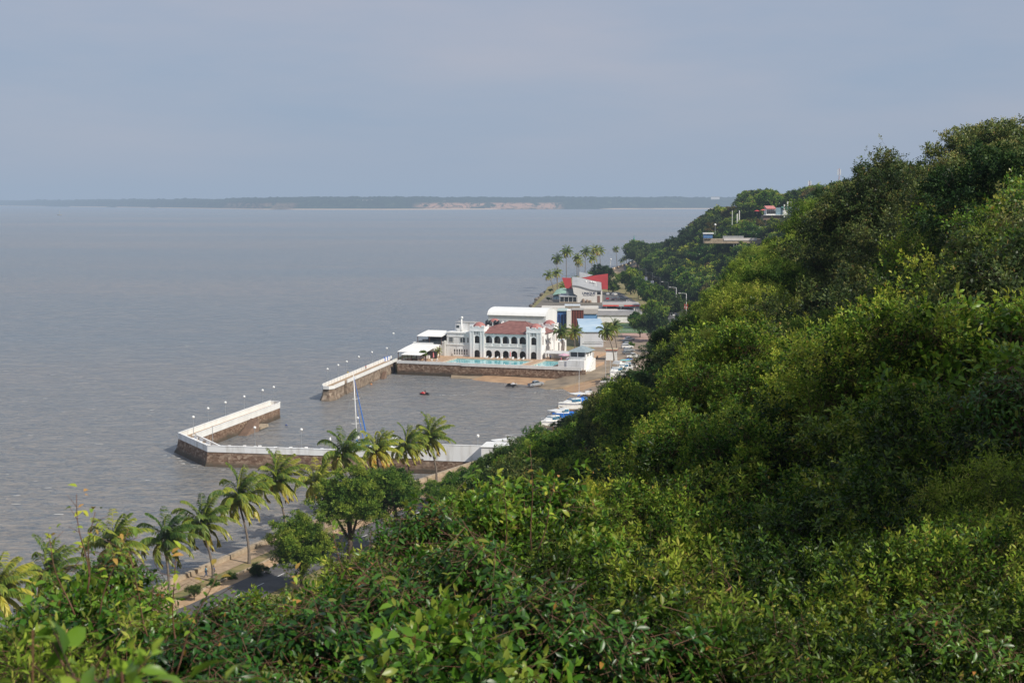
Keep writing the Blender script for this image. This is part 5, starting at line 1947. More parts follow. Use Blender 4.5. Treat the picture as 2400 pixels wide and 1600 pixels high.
bs, w = front('boat_shed', 'pale shed with a curved light blue metal roof right of the club', 1360, 813, 1414, ang=-1)
wall_blue_white = mat('pale_shed_wall', (0.66, 0.68, 0.72), (0.58, 0.60, 0.64), rough=.6, scale=.4, streak=True)
q = MB(); q.box(0, w, 0, 36, 0, 5.9); q.build('wall', wall_blue_white, bs)
q = MB()
n = 10
q.loft([[(-.4, -0.5 + 37 * s_, 5.95 + 2.4 * math.sin(s_ * math.pi * .62)), (w + .4, -.5 + 37 * s_, 5.95 + 2.4 * math.sin(s_ * math.pi * .62)), (w + .4, -.5 + 37 * s_, 6.1 + 2.4 * math.sin(s_ * math.pi * .62)), (-.4, -.5 + 37 * s_, 6.1 + 2.4 * math.sin(s_ * math.pi * .62))] for s_ in [k_ / n for k_ in range(n + 1)]])
q.build('roof', mat('light_blue_roof', (0.30, 0.45, 0.60), (0.50, 0.62, 0.70), rough=.45, scale=.12, detail=6), bs)
q = MB(); q.box(-.06, -.003, .6, 12, 0, 4.8); q.build('side_door', mat('navy_door', (0.02, 0.04, 0.14), rough=.5), bs)
q = MB(); q.box(1.5, w + .2, -.6, -.45, 2.0, 2.1); q.build('rail', mat('dark_rail', (0.05, 0.05, 0.05)), bs)
gk, w = front('gate_lodge', 'small white gate lodge with a flat ochre roof edged in red', 1420, 844, 1446, ang=-5)
q = MB(); q.box(0, w, 0, 5, 0, 3.6); q.build('wall', cw, gk)
q = MB(); q.box(-.3, w + .3, -.4, 5.4, 3.603, 3.85); q.build('roof_edge', mat('red_edge', (0.4, 0.06, 0.04)), gk)
q = MB(); q.box(-.2, w + .2, -.3, 5.3, 3.853, 3.95); q.build('roof', mat('ochre_roof', (0.5, 0.42, 0.28), rough=.9), gk)
q = MB(); q.box(w + .003, w + .05, 1.5, 3.2, 1.0, 2.4); q.build('window', glass, gk)
b1, w = front('yard_building', 'tall blue shuttered store behind the club palms', 1306, 770, 1327, ang=-5)
q = MB(); q.box(0, w, 0, 14, 0, 8.0); q.build('wall', mat('blue_paint', (0.05, 0.16, 0.42), (0.04, 0.11, 0.32), rough=.6, scale=.5), b1)
q = MB(); q.box(-.2, w + .2, -.6, 14, 8.003, 8.3); q.build('roof', mat('pale_green_roof', (0.45, 0.55, 0.52)), b1)
for k_ in range(3):
    q = MB(); q.box(.4 + k_ * 1.35, 1.3 + k_ * 1.35, -.06, -.003, .3, 6.5); q.build('shutter', mat('navy_door', (0, 0, 0)), b1)
b2, w = front('yard_building', 'white windowless box store between the blue store and the red lattice block', 1328, 771, 1339, ang=-5)
q = MB(); q.box(0, w, 0, 10, 0, 8.2); q.build('wall', white, b2)
q = MB(); q.box(-.1, w + .1, -.1, 10, 8.203, 8.35); q.build('roof', white_old, b2)
b3, w = front('yard_building', 'dark block fronted by a red lattice behind the blue roofed shed', 1340, 771, 1366, ang=-5)
q = MB(); q.box(0, w, .3, 10, 0, 8.6); q.build('wall', mat('dark_screen', (0, 0, 0)), b3)
for k_ in range(8):
    q = MB(); q.box(k_ * w / 7 - .1, k_ * w / 7 + .1, 0, .18, 0, 8.6); q.build('lattice_bar', mat('red_lattice', (0.42, 0.12, 0.09), rough=.7), b3)
q = MB(); q.box(-.2, w + .2, -.2, 10, 8.603, 8.8); q.build('roof', mat('grey_slab', (0, 0, 0)), b3)
b4, w = front('long_store', 'long flat roofed row of stores with bright blue shutters', 1296, 743, 1488, ang=-2)
flat_w = mat('flat_roof_pale', (0.62, 0.59, 0.54), (0.48, 0.46, 0.42), rough=.9, scale=.08, detail=8)
q = MB(); q.box(0, w, 0, 34, 0, 2.75); q.build('wall', mat('store_wall', (0.5, 0.5, 0.5), (0.4, 0.4, 0.4)), b4)
q = MB(); q.box(-.3, w * .80, 2.2, 34, 2.752, 3.0); q.build('roof', flat_w, b4)
q = MB(); q.box(w * .2, w + 4.5, -1.6, 2.1, 2.755, 3.02); q.build('front_roof', mat('dark_roof_felt', (0.06, 0.06, 0.065), (0.10, 0.10, 0.10), rough=.9), b4)
for k_ in range(9):
    q = MB(); q.box(w * .53 + k_ * w * .052, w * .53 + (k_ + .86) * w * .052, -.08, -.003, .1, 2.5)
    q.build('shutter', mat('bright_blue', (0.04, 0.20, 0.62), rough=.5) if k_ not in (6, 7) else dark, b4)
q = MB(); q.box(-6, w * .62, 18, 33, 3.003, 3.35); q.build('raised_roof', flat_w, b4)
q = MB(); q.box(w * .15, w * .33, 5, 15, 3.003, 5.2); q.build('roof_box', mat('tan_box', (0.28, 0.24, 0.19), (0.22, 0.19, 0.15)), b4)
q = MB(); q.box(w * .15 - .3, w * .33 + .3, 5.5, 16, 5.203, 5.4); q.build('box_roof', mat('pale_sheet', (0.6, 0.66, 0.7)), b4)
b5, w = front('low_shed', 'low shed with a long weathered grey roof beside the playing court', 1400, 752, 1523, ang=-4)
q = MB(); q.box(0, w, .5, 20, 0, 2.6); q.build('wall', white_old, b5)
q = MB(); q.prism([(-.3, 0), (w + .3, 0), (w + .3, 21), (-.3, 21)], [2.62] * 4, [2.8, 2.8, 3.0, 3.0]); q.build('roof', mat('weathered_roof', (0.22, 0.21, 0.20), (0.30, 0.29, 0.28), rough=.9, scale=.3), b5)
b8, w = front('shed', 'small brown roofed shed with a blue front behind the light blue roof', 1356, 752, 1398, ang=-6)
q = MB(); q.box(0, w, 0, 8, 0, 3.4); q.build('wall', mat('bright_blue2', (0.16, 0.34, 0.62)), b8)
q = MB(); q.prism([(-.3, -.5), (w + .3, -.5), (w + .3, 9), (-.3, 9)], [3.41] * 4, [3.6, 3.6, 5.2, 5.2]); q.build('roof', mat('brown_sheet_roof', (0.25, 0.22, 0.19), (0.33, 0.30, 0.26), rough=.8), b8)
cwll, w = front('court_wall', 'long plain white wall behind the green court', 1406, 755.5, 1533, ang=-3, cat='wall')
q = MB(); q.box(0, w, 0, .3, 0, 2.2); q.build('wall', white, cwll)
patch('sports_court', [(1440, 757, 3.06), (1534, 757, 3.06), (1538, 780, 3.06), (1444, 780, 3.06)], 0, mat('green_turf', (0.07, 0.14, 0.05), (0.10, 0.17, 0.07), rough=.95, scale=.3), 'green artificial turf court')
q = MB()
for y_ in (767, 774.5):
    a_ = G(1442, y_, 3.07); c_ = G(1536, y_, 3.07)
    q.quad(a_, c_, (c_[0], c_[1] + .9, 3.07), (a_[0], a_[1] + .9, 3.07))
tag(q.build('court_marking', white, recalc=False), 'white lines on the green court', kind='structure')
patch('yard_paving', [(1458, 781, 3.05), (1545, 781, 3.05), (1545, 800, 3.05), (1462, 800, 3.05)], 0, mat('pink_paving', (0.42, 0.27, 0.22), (0.36, 0.24, 0.20), rough=.9), 'pinkish paved lot between the court and the cars')

# the restaurant with the swept roof
un, w = front('restaurant', 'white restaurant with dark wall lettering, swept grey roof and red wing walls', 1353, 709, 1410, ang=-5)
red_p = mat('red_panel', (0.52, 0.055, 0.06), (0.44, 0.05, 0.055), rough=.6, scale=.3)
k_ = w / 13.7
top = [(-2.9, 9.6), (0, 9.4), (2.5, 8.8), (5, 8.0), (8, 7.2), (11, 6.8), (w, 6.7)]
q = MB()
q.loft([[(-2.0, y_, 5.0), (0, y_, 4.0), (0, y_, 0), (w, y_, 0)] + [(x_, y_, z_) for x_, z_ in reversed(top)] for y_ in (0, .5)])
q.box(w - .4, w + .0, .51, 13, 0, 6.5); q.box(.2, .6, .51, 13, 0, 7.5)
q.build('wall', mat('restaurant_wall_white', (0.74, 0.72, 0.68), (0.66, 0.64, 0.60), rough=.7, scale=.4), un)
q = MB()
back = [(-3.6, 13.6), (-.6, 13.6), (2.2, 13.0), (5, 12.3), (8, 11.6), (11, 11.0), (w - .6, 10.6)]
rg_ = []
for (xf, zf), (xb, zb) in zip(top, back):
    rg_.append([(xf, -.5, zf + .05), (xb, 14, zb), (xb, 14, zb + .3), (xf, -.5, zf + .4)])
q.loft(rg_)
q.build('roof', mat('swept_roof_grey', (0.30, 0.31, 0.32), (0.36, 0.37, 0.38), rough=.6, scale=.4), un)
q = MB(); q.loft([[(-8.9, y_, 14.1), (-3.7, y_, 14.0), (-3.1, y_, 8.0), (-6.8, y_, 8.1)] for y_ in (1.0, 1.4)]); q.build('red_wing_wall', red_p, un)
q = MB(); q.loft([[(.3, y_, 13.1), (5, y_, 13.9), (10, y_, 14.9), (w + 3.2, y_, 15.8), (w + 3.2, y_, 6.8), (w - 1.0, y_, 6.8), (w - 1.5, y_, 10.4)] for y_ in (14.6, 15.1)]); q.build('red_wing_wall', red_p, un)
q = MB(); q.loft([[(.2, y_, 16.4), (4, y_, 15.7), (8.2, y_, 14.6), (4, y_, 13.4), (.3, y_, 13.2)] for y_ in (22, 22.3)]); q.build('rear_panel', mat('pale_grey_panel', (0.62, 0.65, 0.68)), un)
q = MB(); q.box(-6.4, -2.2, 1.6, 12, 3.4, 8.0); q.build('upper_volume', mat('slate_panel', (0.16, 0.19, 0.22)), un)
q = MB(); q.box(-10.2, -.2, -.4, 9, -.4, .3); q.box(-10.2, w, -1.2, -.41, -.5, .1); q.build('plinth', concrete, un)
q = MB(); q.box(-9.6, -.3, 1.0, 1.2, .3, 3.2); q.build('glazing', glass, un)
q = MB(); q.prism([(-10.3, -.3), (-.2, -.3), (-.2, 9), (-10.3, 9)], [3.25] * 4, [3.5, 3.5, 4.6, 4.6]); q.build('veranda_roof', mat('veranda_grey', (0.45, 0.46, 0.47)), un)
for xx in (-10, -7.5, -5, -2.6, -.4):
    q = MB(); q.box(xx - .08, xx + .08, -.1, .06, .3, 3.25); q.build('post', cw2, un)
for (xx, hh) in ((3.4, 2.0), (5.6, 1.4), (7.2, 1.1)):
    q = MB(); q.ball((xx, -.3, .5), .95, 8, 6, hh); q.build('boulder', mat('brown_boulder', (0.26, 0.19, 0.14), (0.18, 0.13, 0.10), rough=.9, bump=.5), un)
q = MB(); q.box(w - 2.5, w - .9, -.08, -.003, 0.1, 4.0); q.build('door', mat('brown_door', (0.24, 0.13, 0.10)), un)
q = MB(); q.box(w - 2.6, w - .5, -.06, -.003, 4.6, 6.2); q.build('window', dark, un)
for i_, xx in enumerate((4.6, 7.4, 8.7, 9.6)):
    q = MB(); q.ball((xx, 9, 11.55 - .18 * i_), .55, 8, 6); q.build('roof_vent', white, un)
q = MB()
for (a_, b_) in (((9.5, 5, 8.8), (9.9, 5, 11)), ((10.8, 5, 8.8), (10.6, 5, 11)), ((9.5, 5, 10), (10.8, 5, 10)), ((9.6, 5, 9.3), (10.7, 5, 9.3)), ((9.9, 5, 11), (10.6, 5, 11))):
    q.tube([a_, b_], .09, 5)
q.build('roof_frame', white, un)


def letters(txt, size, m, parent, loc, depth=.05, rot=(math.pi / 2, 0, 0), name='lettering', bold=0.0):
    cu = bpy.data.curves.new('lettering', 'FONT')
    cu.body = txt
    cu.size = size
    cu.extrude = depth
    cu.offset = bold
    cu.align_x = 'CENTER'
    ob = bpy.data.objects.new('tmp', cu)
    COL.objects.link(ob)
    dg = bpy.context.evaluated_depsgraph_get()
    me = bpy.data.meshes.new_from_object(ob.evaluated_get(dg))
    bpy.data.objects.remove(ob)
    me.materials.clear()
    me.materials.append(m)
    o_ = bpy.data.objects.new(name, me)
    COL.objects.link(o_)
    o_.parent = parent
    o_.location = loc
    o_.rotation_euler = rot
    return o_


sign_blue = mat('sign_navy', (0.05, 0.06, 0.12), rough=.5)
lt = letters('UNIQUE', 1.9, sign_blue, un, (6.6, -.06, 4.7), bold=.03)
lt.scale = (1.05, 1, 1)
q = MB()
rr_ = random.Random(2)
x_ = 3.4
while x_ < 9.8:
    ww = rr_.uniform(.10, .3)
    q.box(x_, x_ + ww, -.1, -.06, 3.95, 4.12 + rr_.random() * .22)
    x_ += ww + rr_.choice((.07, .07, .25))
q.build('small_lettering', sign_blue, un)

# green marquee left of it, parasols, seawall rocks
gt, w = front('marquee', 'pale green tent roof between the rocks and the restaurant', 1295, 702, 1325, ang=-8)
q = MB(); q.loft([[(0, 0, 2.6), (w * .5, 0, 3.4), (w, 0, 3.0)], [(1.5, 7, 5.4), (w * .55, 7, 6.4), (w + 1, 7, 6.6)], [(1, 14, 2.8), (w * .5, 14, 3.4), (w, 14, 3.0)]], close=False, cap=False); q.build('roof', mat('green_canvas', (0.20, 0.33, 0.27), (0.26, 0.40, 0.33), rough=.8), gt)
for xx, yy in ((.1, .1), (w - .1, .1), (w * .5, .1), (1, 13.9), (w - .1, 13.9)):
    q = MB(); q.tube([(xx, yy, 0), (xx, yy, 2.9)], .09, 6); q.build('post', steel, gt)
q = MB(); q.box(.3, w - .3, 1.0, 1.2, 0, 2.3); q.build('side_wall', mat('blue_shade', (0.10, 0.16, 0.22)), gt)
rr_ = random.Random(8)
rk = mat('shore_rock', (0.20, 0.165, 0.13), (0.11, 0.095, 0.08), rough=.95, scale=.8, bump=.6)
RK = [G(1232, 735, 0), G(1243, 726, 0), G(1253, 716, 0), G(1264, 706, 0), G(1276, 694, 0), G(1285, 686, 0)]
for i in range(46):
    s_ = i / 45 * (len(RK) - 1)
    a_ = int(min(s_, len(RK) - 2))
    f_ = s_ - a_
    x_ = RK[a_][0] * (1 - f_) + RK[a_ + 1][0] * f_ + rr_.uniform(-.8, 3.6)
    y_ = RK[a_][1] * (1 - f_) + RK[a_ + 1][1] * f_ + rr_.uniform(-3, 3)
    q = MB(); r_ = rr_.uniform(.8, 1.9); q.ball((0, 0, 0), r_, 7, 5, rr_.uniform(.5, .8))
    q.v = [(vx * rr_.uniform(.8, 1.2), vy * rr_.uniform(.8, 1.2), vz * rr_.uniform(.8, 1.25)) for vx, vy, vz in q.v]
    o_ = q.build('shore_rock', rk, loc=(x_, y_, rr_.uniform(.2, 1.9)), rz=rr_.uniform(0, 6))
    tag(o_, 'rough brown boulder in the riprap shore left of the restaurant', 'rock', 'riprap boulders on the shore')

# filling station canopy
fsn, w = front('filling_station', 'flat station canopy with a red stripe beside the car park', 1412, 738, 1499, ang=-3)
q = MB(); q.box(0, w, 0, 20, 4.4, 5.3); q.build('canopy', mat('canopy_grey', (0.42, 0.40, 0.37), (0.36, 0.34, 0.32), scale=.3), fsn)
q = MB(); q.box(.2, w * .44, -.06, -.003, 4.5, 5.1); q.box(w * .58, w - .1, -.06, -.003, 4.5, 5.1); q.build('fascia', mat('signal_red', (0.62, 0.04, 0.02), rough=.5), fsn)
for xx in (2, w * .5, w - 2):
    for yy in (3, 16):
        q = MB(); q.box(xx - .25, xx + .25, yy - .25, yy + .25, 0, 4.398); q.build('column', white_old, fsn)
for i_, xx in enumerate((5.5, 12.5)):
    pm = thing('fuel_pump', ['white fuel pump under the left part of the station canopy', 'white fuel pump under the right part of the station canopy'][i_], 'fuel pump', tuple(Vector(fsn.location) + Vector((xx, 4, 0))))
    q = MB(); q.box(-.4, .4, -.3, .3, 0, 1.7); q.build('cabinet', white, pm)
    q = MB(); q.box(-.3, .3, -.34, -.303, 1.1, 1.5); q.build('display', dark, pm)
# white pool-side shelter behind the small pool
sh = cthing('shelter_tent', 'long low white canvas shelter behind the small pool', 'shelter', 28.2, 1.2)
q = MB(); q.loft([[(x_, 0, 2.2), (x_, 2.5, 3.0), (x_, 5, 2.4), (x_, 5, 2.3), (x_, 2.5, 2.9), (x_, 0, 2.1)] for x_ in (0, 12)]); q.build('roof', mat('grey_white_canvas', (0.6, 0.6, 0.6)), sh)
for xx in (.2, 6, 11.8):
    for yy in (.2, 4.8):
        q = MB(); q.tube([(xx, yy, 0), (xx, yy, 2.25)], .06, 6); q.build('post', steel, sh)
q = MB(); q.box(.3, 11.7, 4.6, 4.7, 0, 2.2); q.build('back_cloth', white_old, sh)
yw = cthing('boundary_wall', 'low white wall behind the shelter at the right of the club', 'wall', 27.5, 8)
q = MB(); q.box(0, 17, 0, .3, 0, 2.4); q.build('wall', white_old, yw)

# hilltop restaurant on the headland and the roadside terrace
def hill_front(name, label, cat, px, py, pxR, Y, ang=0.0):
    p = D(px, py, Y)
    a_ = R(ang)
    wd = (pxR - px) / F * Y / math.cos(a_)
    return thing(name, label, cat, p, a_), wd


ht, w = hill_front('hilltop_restaurant', 'white hilltop restaurant with glass front and red and green roofs among trees', 'building', 1789, 513, 1858, 900)
q = MB(); q.box(0, w, 0, 8, -6, 2.2); q.build('lower_floor', mat('brown_stone', (0.22, 0.15, 0.12), (0.15, 0.10, 0.08)), ht)
q = MB(); q.box(w * .1, w, .3, 8, 2.203, 6.2); q.build('wall', white, ht)
q = MB(); q.box(w * .42, w * .66, .1, .28, 2.6, 7.0); q.build('glazing', mat('pale_blue_glass', (0.25, 0.36, 0.42), rough=.2), ht)
q = MB(); q.box(0, w * 1.02, -1.2, 1, 2.2, 2.5); q.build('balcony', white, ht)
q = MB(); q.prism([(w * .1, -.6), (w * .42, -.6), (w * .42, 8), (w * .1, 8)], [6.21] * 4, [6.5, 6.5, 8.2, 8.2]); q.build('red_roof', mat('red_roof_small', (0.5, 0.12, 0.1), (0.6, 0.3, 0.28)), ht)
q = MB(); q.prism([(w * .68, -.4), (w * 1.02, -.4), (w * 1.02, 8), (w * .68, 8)], [6.21] * 4, [6.4, 6.4, 7.8, 7.8]); q.build('green_roof', mat('green_roof', (0.08, 0.30, 0.20)), ht)
for xx, h0, h1, r_ in ((w * .69, -3, 9.0, .45), (w * .98, 2, 7.6, .3), (w * 1.2, 2, 8.6, .5)):
    q = MB(); q.tube([(xx, -.9, h0), (xx, -.9, h1)], r_, 10); q.build('white_column', white, ht)
q = MB(); q.tube([(w * .82, 1, 6), (w * .82, 1, 10.6), (w * .94, 1, 10.6), (w * .94, 1, 6)], .45, 6); q.build('roof_arch', white, ht)
for k in range(5):
    q = MB(); q.box(w * .12 + k * w * .06, w * .12 + k * w * .06 + .9, .1, .25, 3.2, 5.2); q.build('window', dark, ht)
for i_, (px, py, cl, lb) in enumerate(((1774, 496, (0.62, 0.08, 0.08), 'red parasol at the left end of the hilltop restaurant terrace'), (1788, 494, (0.66, 0.10, 0.10), 'red parasol next to the hilltop restaurant front'))):
    k = thing('parasol', lb, 'parasol', D(px, py + 6, 897))
    q = MB(); q.tube([(0, 0, 0), (0, 0, 2.3)], .08, 6); q.build('pole', steel, k)
    q = MB(); q.tube([(0, 0, 1.9), (0, 0, 2.6)], [1.9, .05], 8); q.build('cloth', mat(f'parasol_red{i_}', cl), k)
tr_, w = hill_front('roadside_terrace', 'long white edged lookout terrace halfway up the headland', 'terrace', 1655, 560, 1783, 800, ang=-3)
q = MB(); q.box(-1, w, 0, 9, -2.5, 0); q.build('deck', concrete, tr_)
q = MB(); q.box(w * .32, w * .92, -.25, 0, -.9, .55); q.build('parapet', mat('terrace_parapet_pale', (0.72, 0.66, 0.62), (0.6, 0.56, 0.54), scale=.2), tr_)
q = MB(); q.box(w * .32, w * .7, 6, 6.2, 0, 1.6); q.build('rear_wall', mat('grey_wall', (0.3, 0.32, 0.33)), tr_)
q = MB()
for k in range(10):
    q.box(w * .5 + k * 1.5, w * .5 + k * 1.5 + .3, .3, .6, -4.5, -2.5)
q.build('support', mat('grey_wall', (0, 0, 0)), tr_)
kio = thing('kiosk', 'small blue and white kiosk at the left end of the lookout terrace', 'kiosk', D(1649, 556, 799), R(-3))
q = MB(); q.box(0, 5, 0, 4, -.5, 1.8); q.build('wall', mat('kiosk_blue', (0.10, 0.22, 0.45)), kio)
q = MB(); q.box(-.3, 5.6, -.5, 4.3, 1.803, 2.5); q.build('roof', white, kio)
for (px, py, hgt, lb) in ((1676, 551, 6.0, 'tall globe lamp on the lookout terrace of the headland'),):
    k = thing('lamp_post', lb, 'lamp post', D(px, py, 800))
    q = MB(); q.tube([(0, 0, 0), (0, 0, hgt - .6)], [.12, .08], 6); q.build('pole', steel, k)
    q = MB(); q.ball((0, 0, hgt - .2), .6, 10, 6); q.build('globe', globe_m, k, smooth=True)
for (px, py, hgt, r_, lb) in ((1732.5, 517, 6.2, .3, 'stout white pillar among trees left of the hilltop restaurant'), (1716, 512, 4.8, .18, 'thin pale pole among trees on the headland'), (1727.5, 514, 3.4, .3, 'short white pillar beside the stout pillar on the headland')):
    k = tag(MB().tube([(0, 0, -4), (0, 0, hgt)], r_, 8).build('pillar', white, loc=D(px, py, 880)), lb, 'pillar')
for (px, py, top_y, lb) in ((1897, 441, 423, 'short telecom mast with two panel aerials on the headland skyline'), (1966, 425, 395, 'tall red and white lattice mast on the skyline')):
    Y = 1000
    p = D(px, py + 15, Y)
    h_ = (py + 15 - top_y) / F * Y
    k = thing('telecom_mast', lb, 'mast', p)
    q = MB()
    for a_, b_ in ((-.5, -.4), (.5, -.4), (0, .5)):
        q.tube([(a_, b_, 0), (a_ * .3, b_ * .3, h_)], .09, 5)
    for j in range(int(h_ / 1.2)):
        z_ = j * 1.2
        q.tube([(-.5 + .35 * z_ / h_, -.4, z_), (.5 - .35 * z_ / h_, -.4, z_ + 1.2)], .05, 4)
    q.build('lattice', mat('mast_pale', (0.45, 0.42, 0.42), (0.5, 0.2, 0.18), scale=.15), k)
    q = MB(); q.box(-1.1, -.7, -.3, .1, h_ * .65, h_ * .95); q.box(.7, 1.1, -.3, .1, h_ * .65, h_ * .95); q.build('aerial', white, k)
# ================================================================== PALMS
L_PALM = leaf_mat('palm_frond', (0.020, 0.055, 0.008), (0.085, 0.155, 0.018), (0.31, 0.32, 0.035), (0.42, 0.24, 0.05), rough=0.40, trans=0.3, spec=0.5)
palm_bark = mat('palm_bark', (0.20, 0.165, 0.135), (0.12, 0.10, 0.085), rough=.9, scale=2.5, bump=.5)
coco_m = mat('coconut', (0.30, 0.16, 0.05), (0.16, 0.13, 0.03), rough=.5, scale=3)


def palm_crown(name, seed, nf=24, L=4.6, wind=0.55, nl=46, lw=0.075):
    rg = np.random.default_rng(seed)
    V, Fq, T, MI = [], [], [], []
    cnt = 0
    for i in range(nf):
        az = i * 2.39996 + rg.uniform(-.25, .25)
        age = i / (nf - 1)                       # 0 young upright, 1 old hanging
        el = math.radians(88 - 108 * age ** 1.15 + rg.uniform(-8, 8))
        Lf = L * (0.72 + 0.3 * math.sin(math.pi * min(1, .25 + age * .8))) * rg.uniform(.9, 1.08)
        ns = 14
        p = np.zeros(3)
        pts = [p.copy()]
        e = el
        w = np.array([wind * .5, wind * .1, 0])
        for k in range(ns):
            d = np.array([math.cos(az) * math.cos(e), math.sin(az) * math.cos(e), math.sin(e)]) + w * (0.25 + k / ns * 1.1)
            d /= np.linalg.norm(d)
            p = p + d * Lf / ns
            pts.append(p.copy())
            e -= (0.060 + 0.095 * age) * (0.5 + k / ns) * (1.35 if math.cos(e) > .3 else .8)
        pts = np.array(pts)
        # rachis
        side0 = np.array([-math.sin(az), math.cos(az), 0])
        for k in range(ns):
            r0, r1 = 0.055 * (1 - k / ns) + .012, 0.055 * (1 - (k + 1) / ns) + .012
            a, b_ = pts[k], pts[k + 1]
            up = np.array([0, 0, 1.0])
            V += [a - side0 * r0, a + side0 * r0, b_ + side0 * r1, b_ - side0 * r1]
            Fq.append((cnt, cnt + 1, cnt + 2, cnt + 3)); cnt += 4
            T += [0.72] * 4; MI.append(0)
            V += [a - up * r0, a + up * r0, b_ + up * r1, b_ - up * r1]
            Fq.append((cnt, cnt + 1, cnt + 2, cnt + 3)); cnt += 4
            T += [0.72] * 4; MI.append(0)
        base_t = np.clip(.36 + .55 * max(0, age - .45) * 1.3 + rg.normal(0, .08), .1, .97)
        for k in range(nl):
            t_ = .13 + .87 * (k + .5) / nl
            f_ = t_ * ns
            i0 = min(int(f_), ns - 1)
            q = pts[i0] + (pts[i0 + 1] - pts[i0]) * (f_ - i0)
            fw = pts[i0 + 1] - pts[i0]
            fw = fw / np.linalg.norm(fw)
            sd = np.cross(fw, [0, 0, 1.0])
            nn_ = np.linalg.norm(sd)
            sd = sd / nn_ if nn_ > .15 else side0
            ln = 1.05 * math.sin(math.pi * (0.12 + 0.80 * t_)) ** .6 * (L / 4.6) * rg.uniform(.85, 1.1)
            for sgn in (-1, 1):
                dr = sd * sgn * 0.75 + fw * .65 + np.array([wind * .45, 0, -0.30 - .5 * age - rg.uniform(0, .3)])
                dr /= np.linalg.norm(dr)
                m_ = q + dr * ln * .5 + np.array([0, 0, .03])
                dr2 = dr + np.array([wind * .2, 0, -.55])
                dr2 /= np.linalg.norm(dr2)
                tp = m_ + dr2 * ln * .5
                wv = np.cross(dr, [rg.uniform(-.6, .6), rg.uniform(-.6, .6), 1.0])
                wv = wv / (np.linalg.norm(wv) + 1e-6) * lw * rg.uniform(.8, 1.3)
                V += [q - wv * .5, q + wv * .5, m_ + wv, m_ - wv, tp + wv * .15, tp - wv * .15]
                Fq += [(cnt, cnt + 1, cnt + 2, cnt + 3), (cnt + 3, cnt + 2, cnt + 4, cnt + 5)]
                cnt += 6
                tt = float(np.clip(base_t + rg.normal(0, .07) + .10 * t_, .05, 1.0))
                T += [tt] * 4 + [min(1, tt + .08)] * 2
                MI += [0, 0]
    return mesh_from(name, np.array(V), np.array(Fq), np.array(T), [L_PALM], np.array(MI))


PC = [palm_crown(f'palm_crown_{i}', 100 + i, nf=27 + i % 3, L=5.0 + .25 * (i % 2), wind=.75) for i in range(5)]
PCF = [palm_crown(f'far_palm_crown_{i}', 140 + i, nf=24, L=4.6, nl=22, lw=.15, wind=.6) for i in range(3)]


def coconuts(parent, z):
    for k in range(5):
        a = k * 1.3
        q = MB(); q.ball((math.cos(a) * .38, math.sin(a) * .38, z - .35 - .1 * (k % 2)), .17, 7, 5); q.build('coconut', coco_m, parent)


def palm(i, bx, by, cx, cy_, label, group, zb=3.0, dY=0.0, far=False, sc=1.0, nuts=True, r=.19):
    b0 = Vector(G(bx, by, zb))
    c0 = Vector(D(cx, cy_, b0.y + dY))
    k = thing('palm_tree', label, 'palm tree', b0, 0, group)
    h = c0 - b0
    q = MB()
    n = 9
    pts, rs_ = [], []
    bend = random.uniform(.12, .28)
    for j in range(n + 1):
        s_ = j / n
        pts.append((h.x * (s_ ** (1 + bend * 3)) + .12 * math.sin(s_ * 4), h.y * s_, h.z * s_))
        rs_.append(r * (1.55 - .35 * min(1, s_ * 5)) * (1 - .38 * s_) if s_ < .2 else r * 1.18 * (1 - .42 * s_))
    pts = [(pts[0][0], pts[0][1], -.5)] + pts
    rs_ = [rs_[0] * 1.2] + rs_
    q.tube(pts, rs_, 9)
    q.build('trunk', palm_bark, k, smooth=True)
    c = bpy.data.objects.new('crown', (PCF if far else PC)[i % (3 if far else 5)])
    COL.objects.link(c)
    c.parent = k
    c.location = h
    c.rotation_euler = (0, 0, (i * 1.1) % .9 - .45 if not far else (i * .7) % 1.2 - .6)
    c.scale = (sc, sc, sc)
    if nuts:
        hh = MB()
        for kk in range(5):
            a = kk * 1.3 + i
            nut = MB(); nut.ball((h.x + math.cos(a) * .36, h.y + math.sin(a) * .36, h.z - .32 - .12 * (kk % 2)), .18, 7, 5)
            nut.build('coconut', coco_m, k)
    return k


PP = [(118, 1500, 112, 1352, 'partly hidden palm behind the bushes at the far left'),
      (-10, 1560, -8, 1392, 'palm cut by the left edge of the view'),
      (262, 1440, 262, 1283, 'palm whose lower trunk hides behind the tallest foreground shoots'),
      (396, 1404, 386, 1272, 'palm with its trunk base on the verge near the couple, left of them'),
      (500, 1362, 472, 1232, 'palm right beside the strolling couple on the promenade'),
      (584, 1320, 558, 1170, 'tall palm between the couple and the round roadside tree'),
      (672, 1272, 645, 1130, 'palm rising behind the round roadside tree'),
      (757, 1240, 740, 1136, 'palm left of the big roadside trees'),
      (820, 1214, 803, 1068, 'palm in front of the basin wall just left of the catamaran'),
      (893, 1180, 882, 1058, 'palm in front of the catamaran hull'),
      (960, 1147, 950, 1050, 'palm with a pale trunk second from the right in the row'),
      (1023, 1129, 1003, 1030, 'rightmost palm of the promenade row, before the tall white wall')]
for i, (a, b_, c, d_, lb) in enumerate(PP):
    palm(i, a, b_, c, d_, lb, 'coconut palms along the promenade', sc=[1.2, 1.15, 1.2, 1.1, 1.2, 1.25, 1.2, 1.08, 1.16, 1.12, 1.1, 1.2][i])
for i, (a, b_, c, d_, lb, s_) in enumerate([(1321.7, 844, 1314, 781, 'palm standing by the small pool at the right end of the club', .85),
                                          (1347, 832, 1345, 781, 'palm behind the low wall between club and blue roofed shed', .8),
                                          (1439, 848, 1422, 779, 'leaning palm in front of the gate lodge', .98),
                                          (1446, 830, 1437, 769, 'palm just behind the leaning palm of the gate lodge', .9)]):
    palm(i + 2, a, b_, c, d_, lb, 'palms in the club yard', sc=s_)
